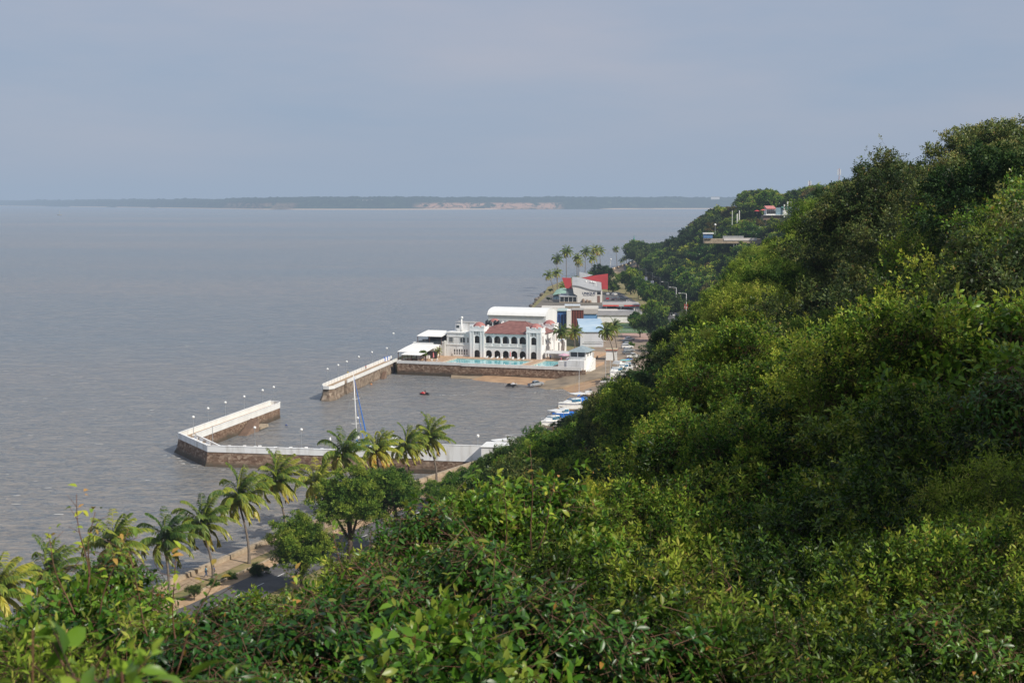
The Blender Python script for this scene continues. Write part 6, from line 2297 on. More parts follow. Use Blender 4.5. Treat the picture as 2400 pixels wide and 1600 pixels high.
palm(1, 1024, 836, 1025, 824, 'very small palm on the club terrace', 'palms in the club yard', zb=3.9, sc=.42, nuts=False, r=.12)
FPL = [(1297, 684, 1285, 647, 'short leaning palm at the rocks, leftmost of the far palms'), (1306, 680, 1304, 641, 'short palm at the rocks second from the left'), (1306, 674, 1305, 609, 'tall palm left of the red wing wall'),
       (1327, 668, 1327, 592, 'tallest palm left of the restaurant roof'), (1352, 660, 1352, 606, 'palm rising above the swept restaurant roof'), (1357, 656, 1356, 616, 'lower palm behind the swept restaurant roof'),
       (1371, 648, 1372, 592, 'palm of the dense far clump, left one'), (1387, 645, 1387, 608, 'lower yellowish palm of the dense far clump'), (1401, 640, 1393, 588, 'leaning palm of the dense far clump'), (1407, 636, 1405, 590, 'palm of the dense far clump, right one'),
       (1446, 631, 1443, 585, 'solitary slim palm on the far promenade'), (1352, 668, 1347, 655, 'stubby palm crown beside the rear grey panel'), (1315, 690, 1320, 672, 'low palm crown beside the red wing wall')]
for i, (a, b_, c, d_, lb) in enumerate(FPL):
    palm(i, a, b_, c, d_, lb, 'palms beyond the restaurant', far=True, nuts=False, sc=[1.05, 1.05, 1.2, 1.35, 1.15, 1.1, 1.35, 1.2, 1.4, 1.35, .95, .8, .9][i], r=.24)
for i, (a, b_, s_) in enumerate([(1455, 622, .75), (1462, 616, .8), (1468, 613, .85), (1474, 612, .8)]):
    palm(i, a, b_ + 5, a + 1, b_ - 10, ['short bushy palm at the far bend, leftmost of four', 'short bushy palm at the far bend, second from left', 'short bushy palm at the far bend, third from left', 'short bushy palm at the far bend, rightmost of four'][i], 'palms at the far bend', far=True, nuts=False, sc=s_)

# ================================================================== ROADSIDE AND YARD TREES
tree_type('road_round', 51, 4.3, 4.4, 1.2, 30, 6800, QN, 0.24, L_MED, nl=6, tw=0.32, tr=0.28, size=(0.16, 0.30), tip=.02, spread=.70)
tree_type('road_big', 52, 4.9, 4.6, 3.0, 30, 7600, QN, 0.24, L_MED, nl=6, tw=0.32, tr=0.42, size=(0.16, 0.30), tip=.02, spread=.72)
tree_type('road_big_b', 53, 4.8, 4.2, 3.0, 28, 7200, QN, 0.24, L_MED, nl=6, tw=0.32, tr=0.40, size=(0.16, 0.30), tip=.02, lean=(1.6, -.5), spread=.72)
for key, bx, by, top, lb, s_ in (('road_round', 708, 1386, 1210, 'small dense round tree beside the road, left of the big pair', 1.08),
                                ('road_big', 822, 1318, 1112, 'big leafy roadside tree with a short dark trunk, left of the pair', 1.22),
                                ('road_big_b', 905, 1296, 1106, 'big leafy roadside tree with a leaning trunk, right of the pair', 1.3)):
    p = G(bx, by, 3.05)
    hgt = D(bx, top, p[1])[2] - 3.05
    T = TREES[key]
    put_tree(key, p, (s_ * 1.04, s_ * 1.04, 1.07 * hgt / T['top']), rz=[.4, 2.2, 0][('road_round', 'road_big', 'road_big_b').index(key)], name='roadside_tree', label=lb, cat='tree', group=None)


def crown_at(key, cx, cy_, r_px, Y, label, name='tree', cat='tree', group=None, squash=1.0):
    T = TREES[key]
    s_ = r_px * (1.22 if name == 'yard_tree' else 1.0) * Y / F / T['rx']
    x, y, z = D(cx, cy_, Y)
    z0 = max(z - T['cz'] * s_ * squash, 2.0)
    return put_tree(key, (x, y, z0), (s_, s_, s_ * squash), name=name, label=label, cat=cat, group=group)


YT = [('far_green', 1489, 775, 15, 655, 'small tree at the edge of the green court'), ('far_green', 1500, 806, 23, 600, 'round tree beside the parked cars of the yard'),
      ('far_dome', 1530, 818, 28, 580, 'dark tree right of the yard car park'), ('far_green', 1536, 785, 28, 640, 'tree at the right end of the green court'),
      ('far_dome', 1562, 772, 30, 660, 'tree between the court and the road'), ('far_olive', 1538, 748, 26, 715, 'olive tree above the white court wall'),
      ('far_green', 1562, 745, 18, 715, 'small tree right of the court wall near the road'), ('far_green', 1518, 716, 24, 770, 'broad tree right of the red striped station canopy'),
      ('far_olive', 1545, 722, 18, 770, 'tree between station canopy and the lamp posts'), ('far_green', 1496, 692, 22, 840, 'tree at the right end of the restaurant car park'),
      ('far_olive' , 1478, 676, 23, 880, 'feathery grey green tree beside the shore road'), ('far_green', 1466, 660, 17, 940, 'small tree beside the road above the feathery tree'),
      ('far_dome', 1412, 655, 21, 960, 'dark round tree behind the red wing wall'), ('far_dome', 1427, 668, 14, 900, 'small dark tree right of the red wing wall'),
      ('far_green', 1385, 650, 14, 980, 'low tree behind the swept roof'), ('far_olive', 1440, 676, 10, 880, 'low shrub behind the restaurant car park'),
      ('far_green', 1580, 790, 26, 560, 'large tree at the foot of the slope behind the yard'), ('far_dome', 1560, 815, 24, 540, 'tree in front of the slope behind the yard cars'),
      ('far_green', 1545, 845, 22, 520, 'tree above the boat yard entrance'), ('far_green', 1478, 845, 7, 560, 'small bush beside the gate lodge')]
for key, cx, cy_, r_, Y, lb in YT:
    crown_at(key, cx, cy_, r_, Y, lb, name='yard_tree', squash=1.15)
# trees overhanging the shore road along the foot of the headland
rs = random.Random(21)
y = 715.0
i = 0
ORD = ['nearest', 'second', 'third', 'fourth', 'fifth', 'sixth', 'seventh', 'eighth', 'ninth', 'tenth', 'eleventh', 'twelfth', 'thirteenth', 'fourteenth', 'fifteenth', 'sixteenth', 'seventeenth', 'eighteenth', 'nineteenth', 'twentieth']
while y < 1350:
    xs, zs = prof(y)
    s_ = rs.uniform(1.15, 1.5) if y < 1150 else 1.75
    put_tree(rs.choice(['far_dome', 'far_green', 'far_dome']), (xs[0] - 1.5 + rs.uniform(-1, 1.5) - (4 if y > 1200 else 0), y, 2.5), s_, name='shore_road_tree', label=f'dark tree overhanging the shore road, {ORD[min(i, 19)]} along the foot of the headland' if i < 19 else 'dark tree at the far bend of the shore road under the headland', cat='tree', group=None if i < 19 else 'trees at the far road bend')
    y += rs.uniform(20, 30) if y < 1150 else 26
    i += 1
for i in range(17):
    yy = 690 + i * 30
    put_tree(rs.choice(['far_dome', 'far_green', 'far_rust']), (np.interp(yy, [700, 870, 1120], [93.5, 96, 103]), yy, 2.3), (.55, .55, .42), name='road_hedge_bush', label='low bush under the trees on the inland side of the shore road', cat='bush', group='bushes under the shore road trees')
for i, (cx, cy_, r_, Y, lb) in enumerate([(1285, 700, 5, 815, 'low bush among the rocks left of the marquee'), (1303, 690, 7, 860, 'bush behind the green marquee'), (1333, 668, 8, 900, 'bush behind the red wing wall at its left'), (1290, 680, 5, 900, 'bush at the foot of the short leaning palm')]):
    crown_at('far_dome', cx, cy_, r_, Y, lb, name='shore_bush', cat='bush')
# shrubs on the verge
for i, (cx, cy_, r_, Y, key, lb) in enumerate([
        (1012, 1150, 26, 268, 'mid_green', 'low green bush on the sandy verge, leftmost of the row'), (1047, 1138, 22, 276, 'mid_green', 'low green bush on the verge next to the leftmost one'),
        (1082, 1122, 26, 283, 'mid_green', 'low green bush in the middle of the verge'), (1112, 1114, 20, 290, 'mid_green', 'low bush on the verge near the white block house'),
        (1140, 1100, 26, 296, 'mid_green', 'bigger green bush before the white block house'), (1172, 1112, 36, 288, 'mid_dark', 'dark tree hiding the right side of the block house'),
        (1062, 1180, 44, 262, 'mid_green', 'rounded tree beside the road below the verge bushes'), (1118, 1172, 52, 262, 'mid_green', 'broad rounded tree beside the road'),
        (1000, 1238, 40, 236, 'mid_dark', 'dark shrub right of the leaning roadside tree'), (1180, 1075, 30, 300, 'mid_green', 'tree before the white boat hull'),
        (455, 1385, 18, 200, 'mid_dark', 'small dark bush on the verge below the couple'), (500, 1370, 14, 208, 'mid_green', 'tiny bush on the verge right of the couple'),
        (540, 1352, 13, 212, 'mid_green', 'tiny bush on the verge under the tall palm'), (1205, 1150, 50, 255, 'mid_lime', 'lime green tree at the foot of the slope'),
        (965, 1285, 20, 224, 'mid_dark', 'low bush beside the leaning trunk'), (1015, 1215, 34, 240, 'mid_green', 'round bush hiding the road right of the leaning tree'), (1080, 1205, 44, 242, 'mid_dark', 'dark tree below the verge bushes'), (1150, 1210, 48, 240, 'mid_green', 'bright tree at the foot of the slope in the centre'), (606, 1340, 22, 214, 'mid_dark', 'bush on the verge left of the round tree')]):
    crown_at(key, cx, cy_, r_, Y, lb, name='verge_bush', cat='bush')
# terrace shrub
crown_at('mid_lime', 993, 829, 9, 500, 'feathery bush among the terrace tables', name='terrace_bush', cat='bush')

# long bare reddish shoots sticking out of the foreground shrubs
rs = random.Random(31)
for i, (px, py, bx, by, Y, lb) in enumerate([
        (178, 1158, 205, 1330, 9.3, 'tall reddish shoot with few leaves at the far left'), (222, 1200, 196, 1320, 9.4, 'forked reddish shoot beside the tallest shoot at the left'),
        (112, 1250, 165, 1380, 8.6, 'slanting shoot with two leaves at the far left'), (300, 1240, 232, 1380, 9.0, 'shoot leaning right over the left palm'),
        (1242, 1042, 1252, 1230, 12.0, 'tall bare brown shoot before the green trees in the centre'), (1180, 1120, 1188, 1260, 12.5, 'short bare shoot left of the tall central one'),
        (1300, 1130, 1262, 1230, 12.2, 'short shoot leaning right in the centre'), (778, 1235, 830, 1370, 11.5, 'thin shoot over the shaded road'),
        (508, 1350, 400, 1520, 7.5, 'long curved twig over the road edge at the left'), (410, 1290, 412, 1470, 8.2, 'thin upright shoot before the third palm'),
        (300, 1290, 352, 1430, 8.0, 'crooked shoot in front of the left palm'), (700, 1340, 640, 1450, 10.5, 'leafy shoot under the round tree')]):
    b0 = Vector(D(bx, by + 60, Y)); c0 = Vector(D(px, py, Y))
    k = thing('shoot', lb, 'shoot', b0)
    h = c0 - b0
    q = MB()
    pts = [(h.x * s_ + .03 * math.sin(s_ * 5 + i) * (1 - s_), .02 * math.sin(s_ * 7), h.z * s_) for s_ in [j / 8 for j in range(9)]]
    q.tube(pts, [.0045 * (1 - .7 * j / 8) + .0012 for j in range(9)], 6)
    for j in (3, 5, 6, 7):
        p_ = Vector(pts[j])
        e_ = p_ + Vector((rs.choice((-1, 1)) * rs.uniform(.05, .13), rs.uniform(-.05, .05), rs.uniform(.03, .12)))
        q.tube([tuple(p_), tuple(e_)], [.0022, .001], 5)
    q.build('stem', bark_red, k, smooth=True)
    lv, lf = LB
    Vv, Ff, Tt = [], [], []
    for j in range(4, 9):
        for m_ in range(3 if j > 6 else 2):
            p_ = np.array(pts[j]) + np.array([rs.uniform(-.05, .05), rs.uniform(-.04, .04), rs.uniform(-.03, .05)])
            d_ = np.array([[rs.uniform(-1, 1), rs.uniform(-.8, .8), rs.uniform(-.5, .8)]])
            M_ = rotm(d_, np.array([[0.2, -.4, 1.0]]))[0]
            s_ = rs.uniform(.035, .075)
            o0 = len(Vv)
            Vv += list((M_ @ lv.T).T * s_ + p_)
            Ff += [tuple(int(a) + o0 for a in f_) for f_ in lf]
            Tt += [rs.choice((.5, .8, .85, 1.0))] * len(lv)
    lo_ = bpy.data.objects.new('leaves', mesh_from('shoot_leaves', np.array(Vv), np.array(Ff), np.array(Tt), [L_YELLOW]))
    COL.objects.link(lo_)
    lo_.parent = k
# ================================================================== BOATS
hull_white = mat('boat_white', (0.82, 0.82, 0.80), (0.74, 0.74, 0.72), rough=.3, scale=1.2)
boat_blue = mat('boat_cover_blue', (0.01, 0.17, 0.62), (0.01, 0.13, 0.50), rough=.6, scale=2)
boat_navy = mat('boat_navy', (0.02, 0.05, 0.2), rough=.4)
teal = mat('boat_teal', (0.25, 0.60, 0.58), (0.20, 0.52, 0.50), rough=.4)
tinted = mat('tinted_screen', (0.03, 0.12, 0.22), (0.05, 0.2, 0.34), rough=.15)


def hull_rings(L, W, Hh, keel=0.0, fine=1.0):
    rings = []
    for k in range(11):
        s = k / 10
        x = -L / 2 + L * s
        w = W / 2 * (0.86 + .14 * math.sin(math.pi * min(1, s * 1.6))) * (1 - max(0, (s - .5) / .5) ** (2.2 * fine)) + .02
        zk = keel + .55 * Hh * max(0, (s - .62) / .38) ** 1.8
        zs = Hh * (1 + .22 * s ** 2)
        rings.append([(x, -w, zs), (x, -w * .84, zk + .32 * Hh * (1 - .2 * s)), (x, 0, zk), (x, w * .84, zk + .32 * Hh * (1 - .2 * s)), (x, w, zs), (x, w * .8, zs - .05), (x, -w * .8, zs - .05)])
    return rings


def motor_boat(label, loc, rz, L=7, W=2.5, Hh=1.15, hull=None, cabin=True, top=None, cover=None, stand=True, outboard=True, group=None, flybridge=False):
    k = thing('motor_boat', label, 'boat', loc, rz, group)
    zb = .65 if stand else -.35
    if L > 5.9:
        k.scale = (1.25, 1.25, 1.25)
    q = MB(); q.loft(hull_rings(L, W, Hh)); q.v = [(a, b_, c + zb) for a, b_, c in q.v]; q.build('hull', hull or hull_white, k)
    q = MB(); q.loft([[(a[0], a[1] * 1.015, a[2] * .80 + zb), (a[0], a[1] * 1.02, a[2] * .86 + zb)] for a in [r_[0] for r_ in hull_rings(L, W, Hh)]], close=False, cap=False)
    q.loft([[(a[0], a[1] * 1.015, a[2] * .80 + zb), (a[0], a[1] * 1.02, a[2] * .86 + zb)] for a in [r_[4] for r_ in hull_rings(L, W, Hh)]], close=False, cap=False)
    q.build('rubbing_strake', boat_navy, k)
    z0 = zb + Hh
    if cabin:
        q = MB(); q.loft([[(x_, -w_, z0 - .1), (x_, w_, z0 - .1), (x_, w_ * .85, z0 + h_), (x_, -w_ * .85, z0 + h_)] for x_, w_, h_ in ((-L * .12, W * .36, 1.0), (L * .08, W * .36, 1.05), (L * .2, W * .32, .55), (L * .36, W * .16, .25))]); q.build('cabin', hull_white, k)
        q = MB(); q.loft([[(x_, -w_, z0 + .30), (x_, w_, z0 + .30), (x_, w_ * .93, z0 + .85), (x_, -w_ * .93, z0 + .85)] for x_, w_ in ((-L * .10, W * .372), (L * .1, W * .372), (L * .165, W * .33))]); q.build('windscreen', tinted, k)
    if top:
        q = MB(); q.prism([(-L * .28, -W * .42), (L * .1, -W * .36), (L * .1, W * .36), (-L * .28, W * .42)], z0 + 1.85, z0 + 1.97); q.build('hardtop', top, k)
        for sx in (-L * .26, L * .07):
            for sy in (-1, 1):
                q = MB(); q.tube([(sx, sy * W * .36, z0), (sx, sy * W * .34, z0 + 1.85)], .035, 5); q.build('post', steel, k)
    if flybridge:
        q = MB(); q.box(-L * .12, L * .04, -W * .3, W * .3, z0 + 1.98, z0 + 2.5); q.build('flybridge', hull_white, k)
    if cover:
        q = MB(); q.loft([[(x_, -W * .42, z0 - .05), (x_, -W * .1, z0 + h_), (x_, W * .1, z0 + h_), (x_, W * .42, z0 - .05)] for x_, h_ in ((-L * .46, .5), (-L * .3, 1.15), (-L * .14, 1.0))]); q.build('cover', cover, k)
    if outboard:
        q = MB(); q.box(-L / 2 - .5, -L / 2 - .05, -.22, .22, z0 - .3, z0 + .45); q.box(-L / 2 - .35, -L / 2 - .18, -.07, .07, zb - .1, z0 - .3); q.build('outboard_motor', mat('motor_grey', (0.06, 0.065, 0.07), rough=.3), k)
    q = MB()
    rr = [r_[0] for r_ in hull_rings(L, W * .95, Hh)][5:]
    rl = [r_[4] for r_ in hull_rings(L, W * .95, Hh)][5:]
    q.tube([(a, b_, c + zb + .5) for a, b_, c in rr], .02, 5); q.tube([(a, b_, c + zb + .5) for a, b_, c in rl], .02, 5)
    for a, b_, c in rr[::2] + rl[::2]:
        q.tube([(a, b_, c + zb), (a, b_, c + zb + .5)], .018, 4)
    q.build('bow_rail', steel, k)
    if stand:
        for sx in (-L * .3, L * .15):
            for sy in (-1, 1):
                q = MB(); q.tube([(sx, sy * W * .42, 0), (sx, sy * W * .25, zb + .35)], .06, 5); q.build('stand', mat('stand_rust', (0.3, 0.08, 0.04)), k)
    return k


motor_boat('white cabin boat with bright blue stern cover on the yard hard standing', G(1347, 968, 3.04), R(212), L=8.5, W=3.1, Hh=1.7, top=hull_white, cover=boat_blue)
motor_boat('white sport fishing boat with curved canopy nearest the green trees', G(1297, 1008, 3.04), R(228), L=7.6, W=2.8, Hh=1.4, top=hull_white)
motor_boat('plain white open boat hull behind the white block house', G(1190, 1052, 3.04), R(28), L=6.0, W=2.2, Hh=1.2, cabin=False, outboard=False)
motor_boat('large white motor cruiser with flybridge at the upper boat yard', G(1446, 892, 3.04), R(238), L=7.6, W=3.2, Hh=1.9, top=hull_white, flybridge=True)
motor_boat('teal topped fishing boat behind the motor cruiser', G(1462, 880, 3.04), R(238), L=6.4, W=2.7, Hh=1.5, top=teal)
k = motor_boat('blue canopied boat at the top of the boat yard', G(1472, 868, 3.04), R(238), L=5.6, W=2.2, Hh=1.3, top=boat_blue)
motor_boat('small white dinghy above the sand patch', G(1378, 930, 3.04), R(250), L=4.8, W=1.9, Hh=.9, cabin=False)
motor_boat('blue hulled workboat under the trees beside the fishing boat', G(1322, 988, 3.04), R(215), L=6.2, W=2.2, Hh=1.2, hull=boat_blue, cabin=True)
# sailing dinghies ashore: hull and bare mast
for px, py, h_, lb in ((1360, 926, 11.0, 'dinghy with the mast left of the blue flag'), (1422, 898, 8.0, 'dinghy with a bare pole mast, left of two'), (1433, 896, 7.4, 'dinghy with a bare pole mast, right of two'), (1449, 886, 6.2, 'dinghy with a short mast behind the cruiser')):
    k = thing('sailing_dinghy', lb, 'sailing boat', G(px, py, 3.04), R(200))
    q = MB(); q.loft(hull_rings(4.4, 1.6, .6)); q.build('hull', hull_white, k)
    q = MB(); q.tube([(.4, 0, .3), (.4, 0, h_)], [.08, .06], 6); q.build('mast', mat('mast_alloy', (0.62, 0.63, 0.64), rough=.35), k)
    q = MB(); q.tube([(2.2, 0, .7), (.4, 0, h_ * .93)], .015, 4); q.tube([(-2.1, 0, .6), (.4, 0, h_ * .93)], .015, 4); q.build('stay', steel, k)
k = thing('flag', 'bright blue triangular flag over the cabin boat', 'flag', D(1352, 944, 392))
q = MB(); q.tube([(0, 0, 0), (0, 0, 3.4)], .04, 5); q.build('pole', steel, k)
q = MB(); q.prism([(-.1, 0), (.95, .05)], 0, .1) if False else q.add([(.03, 0, 1.7), (.9, .1, 3.4), (1.0, .1, 2.1), (.03, .03, 1.7), (.9, .13, 3.4), (1.0, .13, 2.1)], [(0, 1, 2), (5, 4, 3), (0, 1, 4, 3), (1, 2, 5, 4), (2, 0, 3, 5)]); q.build('cloth', boat_blue, k)

# catamaran moored behind the basin wall
cp = G(856, 1062, 0)
cat_ = thing('catamaran', 'moored white and turquoise sailing catamaran with tall mast behind the palms', 'sailing boat', (cp[0], cp[1], 0), R(4))
for sy in (-1, 1):
    q = MB(); q.loft(hull_rings(10.5, 1.5, 1.7, keel=-.5)); q.v = [(a, b_ + sy * 2.3, c) for a, b_, c in q.v]; q.build('hull', hull_white, cat_)
q = MB(); q.box(-4, 2.2, -2.2, 2.2, 1.1, 1.75); q.build('bridge_deck', teal, cat_)
q = MB(); q.loft([[(-2.8, -1.8, 1.76), (1.2, -1.8, 1.76), (1.9, 1.8, 1.76), (-2.8, 1.8, 1.76)], [(-2.6, -1.5, 2.9), (.3, -1.5, 2.9), (.3, 1.5, 2.9), (-2.6, 1.5, 2.9)]]); q.build('cabin', hull_white, cat_)
q = MB(); q.loft([[(-2.74, -1.74, 2.05), (1.03, -1.74, 2.05), (1.5, 1.74, 2.05), (-2.74, 1.74, 2.05)], [(-2.7, -1.62, 2.6), (.62, -1.62, 2.6), (.8, 1.62, 2.6), (-2.7, 1.62, 2.6)]]); q.build('window', tinted, cat_)
mx = -2.0
q = MB(); q.tube([(mx, 0, 1.7), (mx - .2, 0, 10), (mx - .6, 0, 19.0)], [.16, .14, .09], 8); q.build('mast', hull_white, cat_, smooth=True)
for zz, ww in ((7.2, 1.9), (13.2, 1.5)):
    q = MB(); q.tube([(mx - ww * .6, -.9, zz + .2), (mx - .2, 0, zz), (mx + ww * .55, .9, zz + .05)], .05, 5); q.build('spreader', hull_white, cat_)
q = MB(); q.tube([(mx - .55, 0, 18.6), (mx + 1.5, -.1, 8.5), (mx + 2.6, -.2, 3.2), (mx + 3.1, -.2, 1.8)], [.05, .13, .17, .12], 8); q.build('furled_sail', boat_blue, cat_)
q = MB(); q.tube([(mx - .4, .3, 13.2), (mx + 1.0, .3, 6.5), (mx + 1.9, .3, 1.8)], [.03, .07, .08], 6); q.build('blue_stay', boat_blue, cat_)
q = MB(); q.tube([(mx - .55, 0, 18.4), (mx - 3.4, 0, 1.8)], .02, 4); q.tube([(mx - .5, 0, 18), (mx + 6.8, 0, 1.9)], .02, 4); q.build('stay', steel, cat_)
q = MB(); q.ball((mx + .3, 0, 8.6), .3, 8, 6); q.ball((mx + .35, 0, 3.9), .36, 8, 6); q.build('radar_ball', hull_white, cat_)
q = MB(); q.loft([[(mx - .1, -.15, 3.4), (mx + .25, -.15, 3.4), (mx + .25, .15, 3.4), (mx - .1, .15, 3.4)], [(mx - .8, -.3, 1.8), (mx + .4, -.3, 1.8), (mx + .4, .3, 1.8), (mx - .8, .3, 1.8)]]); q.build('sail_bag', boat_blue, cat_)
motor_boat('white motor launch moored right of the catamaran behind the palms', G(908, 1058, 0), R(170), L=6.5, W=2.4, Hh=1.2, stand=False, top=hull_white)


# ================================================================== PEOPLE
SKIN = mat('skin_brown', (0.16, 0.085, 0.05), (0.13, 0.07, 0.04), rough=.5)
HAIR = mat('hair_black', (0.008, 0.007, 0.006), rough=.6)


def skinned(name, verts, edges, radii, m, parent, sub=1, root=0):
    me = bpy.data.meshes.new(name)
    me.from_pydata(verts, edges, [])
    o_ = bpy.data.objects.new(name, me)
    COL.objects.link(o_)
    me.materials.append(m)
    o_.parent = parent
    KIDS.setdefault(parent.name, []).append(o_)
    sm = o_.modifiers.new('skin', 'SKIN')
    sm.use_smooth_shade = True
    if not me.skin_vertices:
        me.skin_vertices.new(name='')
    for i_, r_ in enumerate(radii):
        me.skin_vertices[0].data[i_].radius = r_ if hasattr(r_, '__len__') else (r_, r_)
        me.skin_vertices[0].data[i_].use_root = (i_ == root)
    ss = o_.modifiers.new('smooth', 'SUBSURF')
    ss.levels = ss.render_levels = sub
    return o_


def person(label, loc, rz, shirt, trousers, pose='stand', shorts=False, group=None, bare=False, hat=None):
    k = thing('person', label, 'person', loc, rz, group)
    # joints: x = right, y = forward
    if pose == 'walk':
        J = dict(hipL=(-.09, 0, .90), hipR=(.09, 0, .90), knL=(-.10, .16, .50), knR=(.10, -.06, .48), anL=(-.10, .22, .09), anR=(.10, -.32, .14), toL=(-.10, .37, .03), toR=(.10, -.20, .03),
                 elL=(-.26, -.10, 1.12), elR=(.26, .08, 1.12), wrL=(-.25, -.02, .88), wrR=(.25, .24, .92))
        pel, ch, nk, hd = (0, 0, .95), (0, .01, 1.30), (0, .02, 1.50), (0, .04, 1.64)
    elif pose == 'sit':
        J = dict(hipL=(-.1, 0, .50), hipR=(.1, 0, .50), knL=(-.14, .42, .52), knR=(.14, .42, .52), anL=(-.14, .46, .10), anR=(.14, .46, .10), toL=(-.14, .6, .04), toR=(.14, .6, .04),
                 elL=(-.28, .10, .82), elR=(.28, .10, .82), wrL=(-.22, .36, .86), wrR=(.22, .36, .86))
        pel, ch, nk, hd = (0, -.02, .55), (0, .04, .90), (0, .08, 1.10), (0, .12, 1.24)
    elif pose == 'bend':
        J = dict(hipL=(-.10, 0, .86), hipR=(.10, 0, .86), knL=(-.11, .10, .46), knR=(.11, .06, .46), anL=(-.11, 0, .08), anR=(.11, -.06, .08), toL=(-.11, .15, .03), toR=(.11, .09, .03),
                 elL=(-.22, .52, .98), elR=(.22, .52, .98), wrL=(-.18, .66, .78), wrR=(.18, .66, .78))
        pel, ch, nk, hd = (0, 0, .90), (0, .25, 1.16), (0, .38, 1.30), (0, .46, 1.42)
    else:
        J = dict(hipL=(-.09, 0, .90), hipR=(.09, 0, .90), knL=(-.10, .03, .49), knR=(.10, .03, .49), anL=(-.11, 0, .08), anR=(.11, 0, .08), toL=(-.12, .15, .03), toR=(.12, .15, .03),
                 elL=(-.26, -.03, 1.13), elR=(.26, -.03, 1.13), wrL=(-.27, .06, .88), wrR=(.27, .06, .88))
        pel, ch, nk, hd = (0, 0, .95), (0, 0, 1.30), (0, 0, 1.50), (0, .02, 1.64)
    V, E, Rr = [], [], []

    def a(p, r_, par=None):
        V.append(tuple(p)); Rr.append(r_)
        if par is not None:
            E.append((par, len(V) - 1))
        return len(V) - 1
    lerp = lambda p, q_, s_: tuple(p[i_] + (q_[i_] - p[i_]) * s_ for i_ in range(3))
    ip = a(pel, (.15, .11))
    ic = a(ch, (.16, .11), ip)
    ish = a(lerp(ch, nk, .55), (.12, .09), ic)
    ink = a(nk, .055, ish)
    ih0 = a(lerp(nk, hd, .5), (.065, .075), ink)
    ih = a(hd, (.078, .095), ih0)
    a((hd[0], hd[1], hd[2] + .09), (.065, .08), ih)
    for s_ in ('L', 'R'):
        sg = -1 if s_ == 'L' else 1
        sh = (ch[0] + sg * .19, lerp(ch, nk, .55)[1], lerp(ch, nk, .55)[2])
        i0 = a(sh, .058, ish); i1 = a(J['el' + s_], .042, i0); i2 = a(J['wr' + s_], .027, i1)
        d_ = Vector(J['wr' + s_]) - Vector(J['el' + s_]); d_.normalize()
        w_ = Vector(J['wr' + s_])
        pm = a(w_ + d_ * .07, (.038, .018), i2)
        for fi, (ox, ln) in enumerate(((-.026, .075), (-.009, .088), (.009, .082), (.026, .062))):
            f0 = a(w_ + d_ * .10 + Vector((0, ox, 0)), .009, pm)
            a(w_ + d_ * (.10 + ln) + Vector((-.02 * sg, ox, 0)), .008, f0)
        t0_ = a(w_ + d_ * .04 + Vector((-.01 * sg, .04, 0)), .010, i2)
        a(w_ + d_ * .08 + Vector((-.015 * sg, .055, 0)), .009, t0_)
        h0 = a(J['hip' + s_], .088, ip); h1 = a(J['kn' + s_], .058, h0); h2 = a(J['an' + s_], .038, h1); a(J['to' + s_], (.04, .025), h2)
    skinned('body', V, E, Rr, SKIN, k)
    q = MB(); q.ball((hd[0], hd[1] - .015, hd[2] + .045), .115, 10, 7, 1.0); q.v = [v_ for v_ in q.v]; q.build('hair' if not hat else 'cap', hat or HAIR, k, smooth=True)
    if not bare:
        V2_, E2, R2_ = [], [], []

        def b(p, r_, par=None):
            V2_.append(tuple(p)); R2_.append(r_)
            if par is not None:
                E2.append((par, len(V2_) - 1))
            return len(V2_) - 1
        i0 = b(pel, (.175, .135)); i1 = b(ch, (.185, .135), i0); i2 = b(lerp(ch, nk, .6), (.14, .11), i1)
        for s_ in ('L', 'R'):
            sg = -1 if s_ == 'L' else 1
            sh = (ch[0] + sg * .19, lerp(ch, nk, .55)[1], lerp(ch, nk, .55)[2])
            j0 = b(sh, .078, i2); b(lerp(sh, J['el' + s_], .75), .062, j0)
        skinned('shirt', V2_, E2, R2_, shirt, k)
    V3, E3, R3 = [], [], []
    V3.append(lerp(pel, ch, -.05)); R3.append((.165, .13))
    for s_ in ('L', 'R'):
        V3.append(J['hip' + s_]); R3.append(.108); E3.append((0, len(V3) - 1))
        kn = J['kn' + s_] if not shorts else lerp(J['hip' + s_], J['kn' + s_], .8)
        V3.append(kn); R3.append(.078); E3.append((len(V3) - 2, len(V3) - 1))
        if not shorts:
            V3.append(lerp(J['kn' + s_], J['an' + s_], .9)); R3.append(.058); E3.append((len(V3) - 2, len(V3) - 1))
    skinned('trousers' if not shorts else 'shorts', V3, E3, R3, trousers, k)
    return k


cl = lambda n, c: mat('cloth_' + n, c, rough=.85, scale=5)
person('person in a light blue shirt walking along the promenade, left of the couple', G(483, 1352, 3.07), R(-60), cl('sky', (0.25, 0.5, 0.62)), cl('jeans', (0.05, 0.09, 0.18)), 'walk')
person('person in dark blue walking beside the palm trunk on the promenade', G(501, 1351, 3.07), R(-50), cl('blue', (0.03, 0.09, 0.32)), cl('navy', (0.02, 0.03, 0.09)), 'walk')
person('person in a red top standing on the far breakwater', G(857, 867, 3.56), R(150), cl('red', (0.62, 0.02, 0.03)), cl('navy', (0, 0, 0)), 'stand')
person('person in a yellow top on the far breakwater', G(815.5, 881, 3.56), R(20), cl('yellow', (0.66, 0.50, 0.12)), cl('khaki', (0.35, 0.30, 0.2)), 'stand')
person('waiter in white shirt and black trousers before the club wing doors', C(-6.6, -1.2, 3.92), R(170), cl('white', (0.75, 0.75, 0.73)), cl('black', (0.012, 0.012, 0.014)), 'stand')
person('person in a white top walking on the verge beside the road', G(984, 1183, 3.07), R(20), cl('white', (0, 0, 0)), cl('black', (0, 0, 0)), 'walk')
person('sunbather sitting at the pool edge near the red parasol', C(15.5, -4.6, 3.92), R(180) + CA, cl('white', (0, 0, 0)), cl('blue', (0, 0, 0)), 'sit', shorts=True, bare=True)
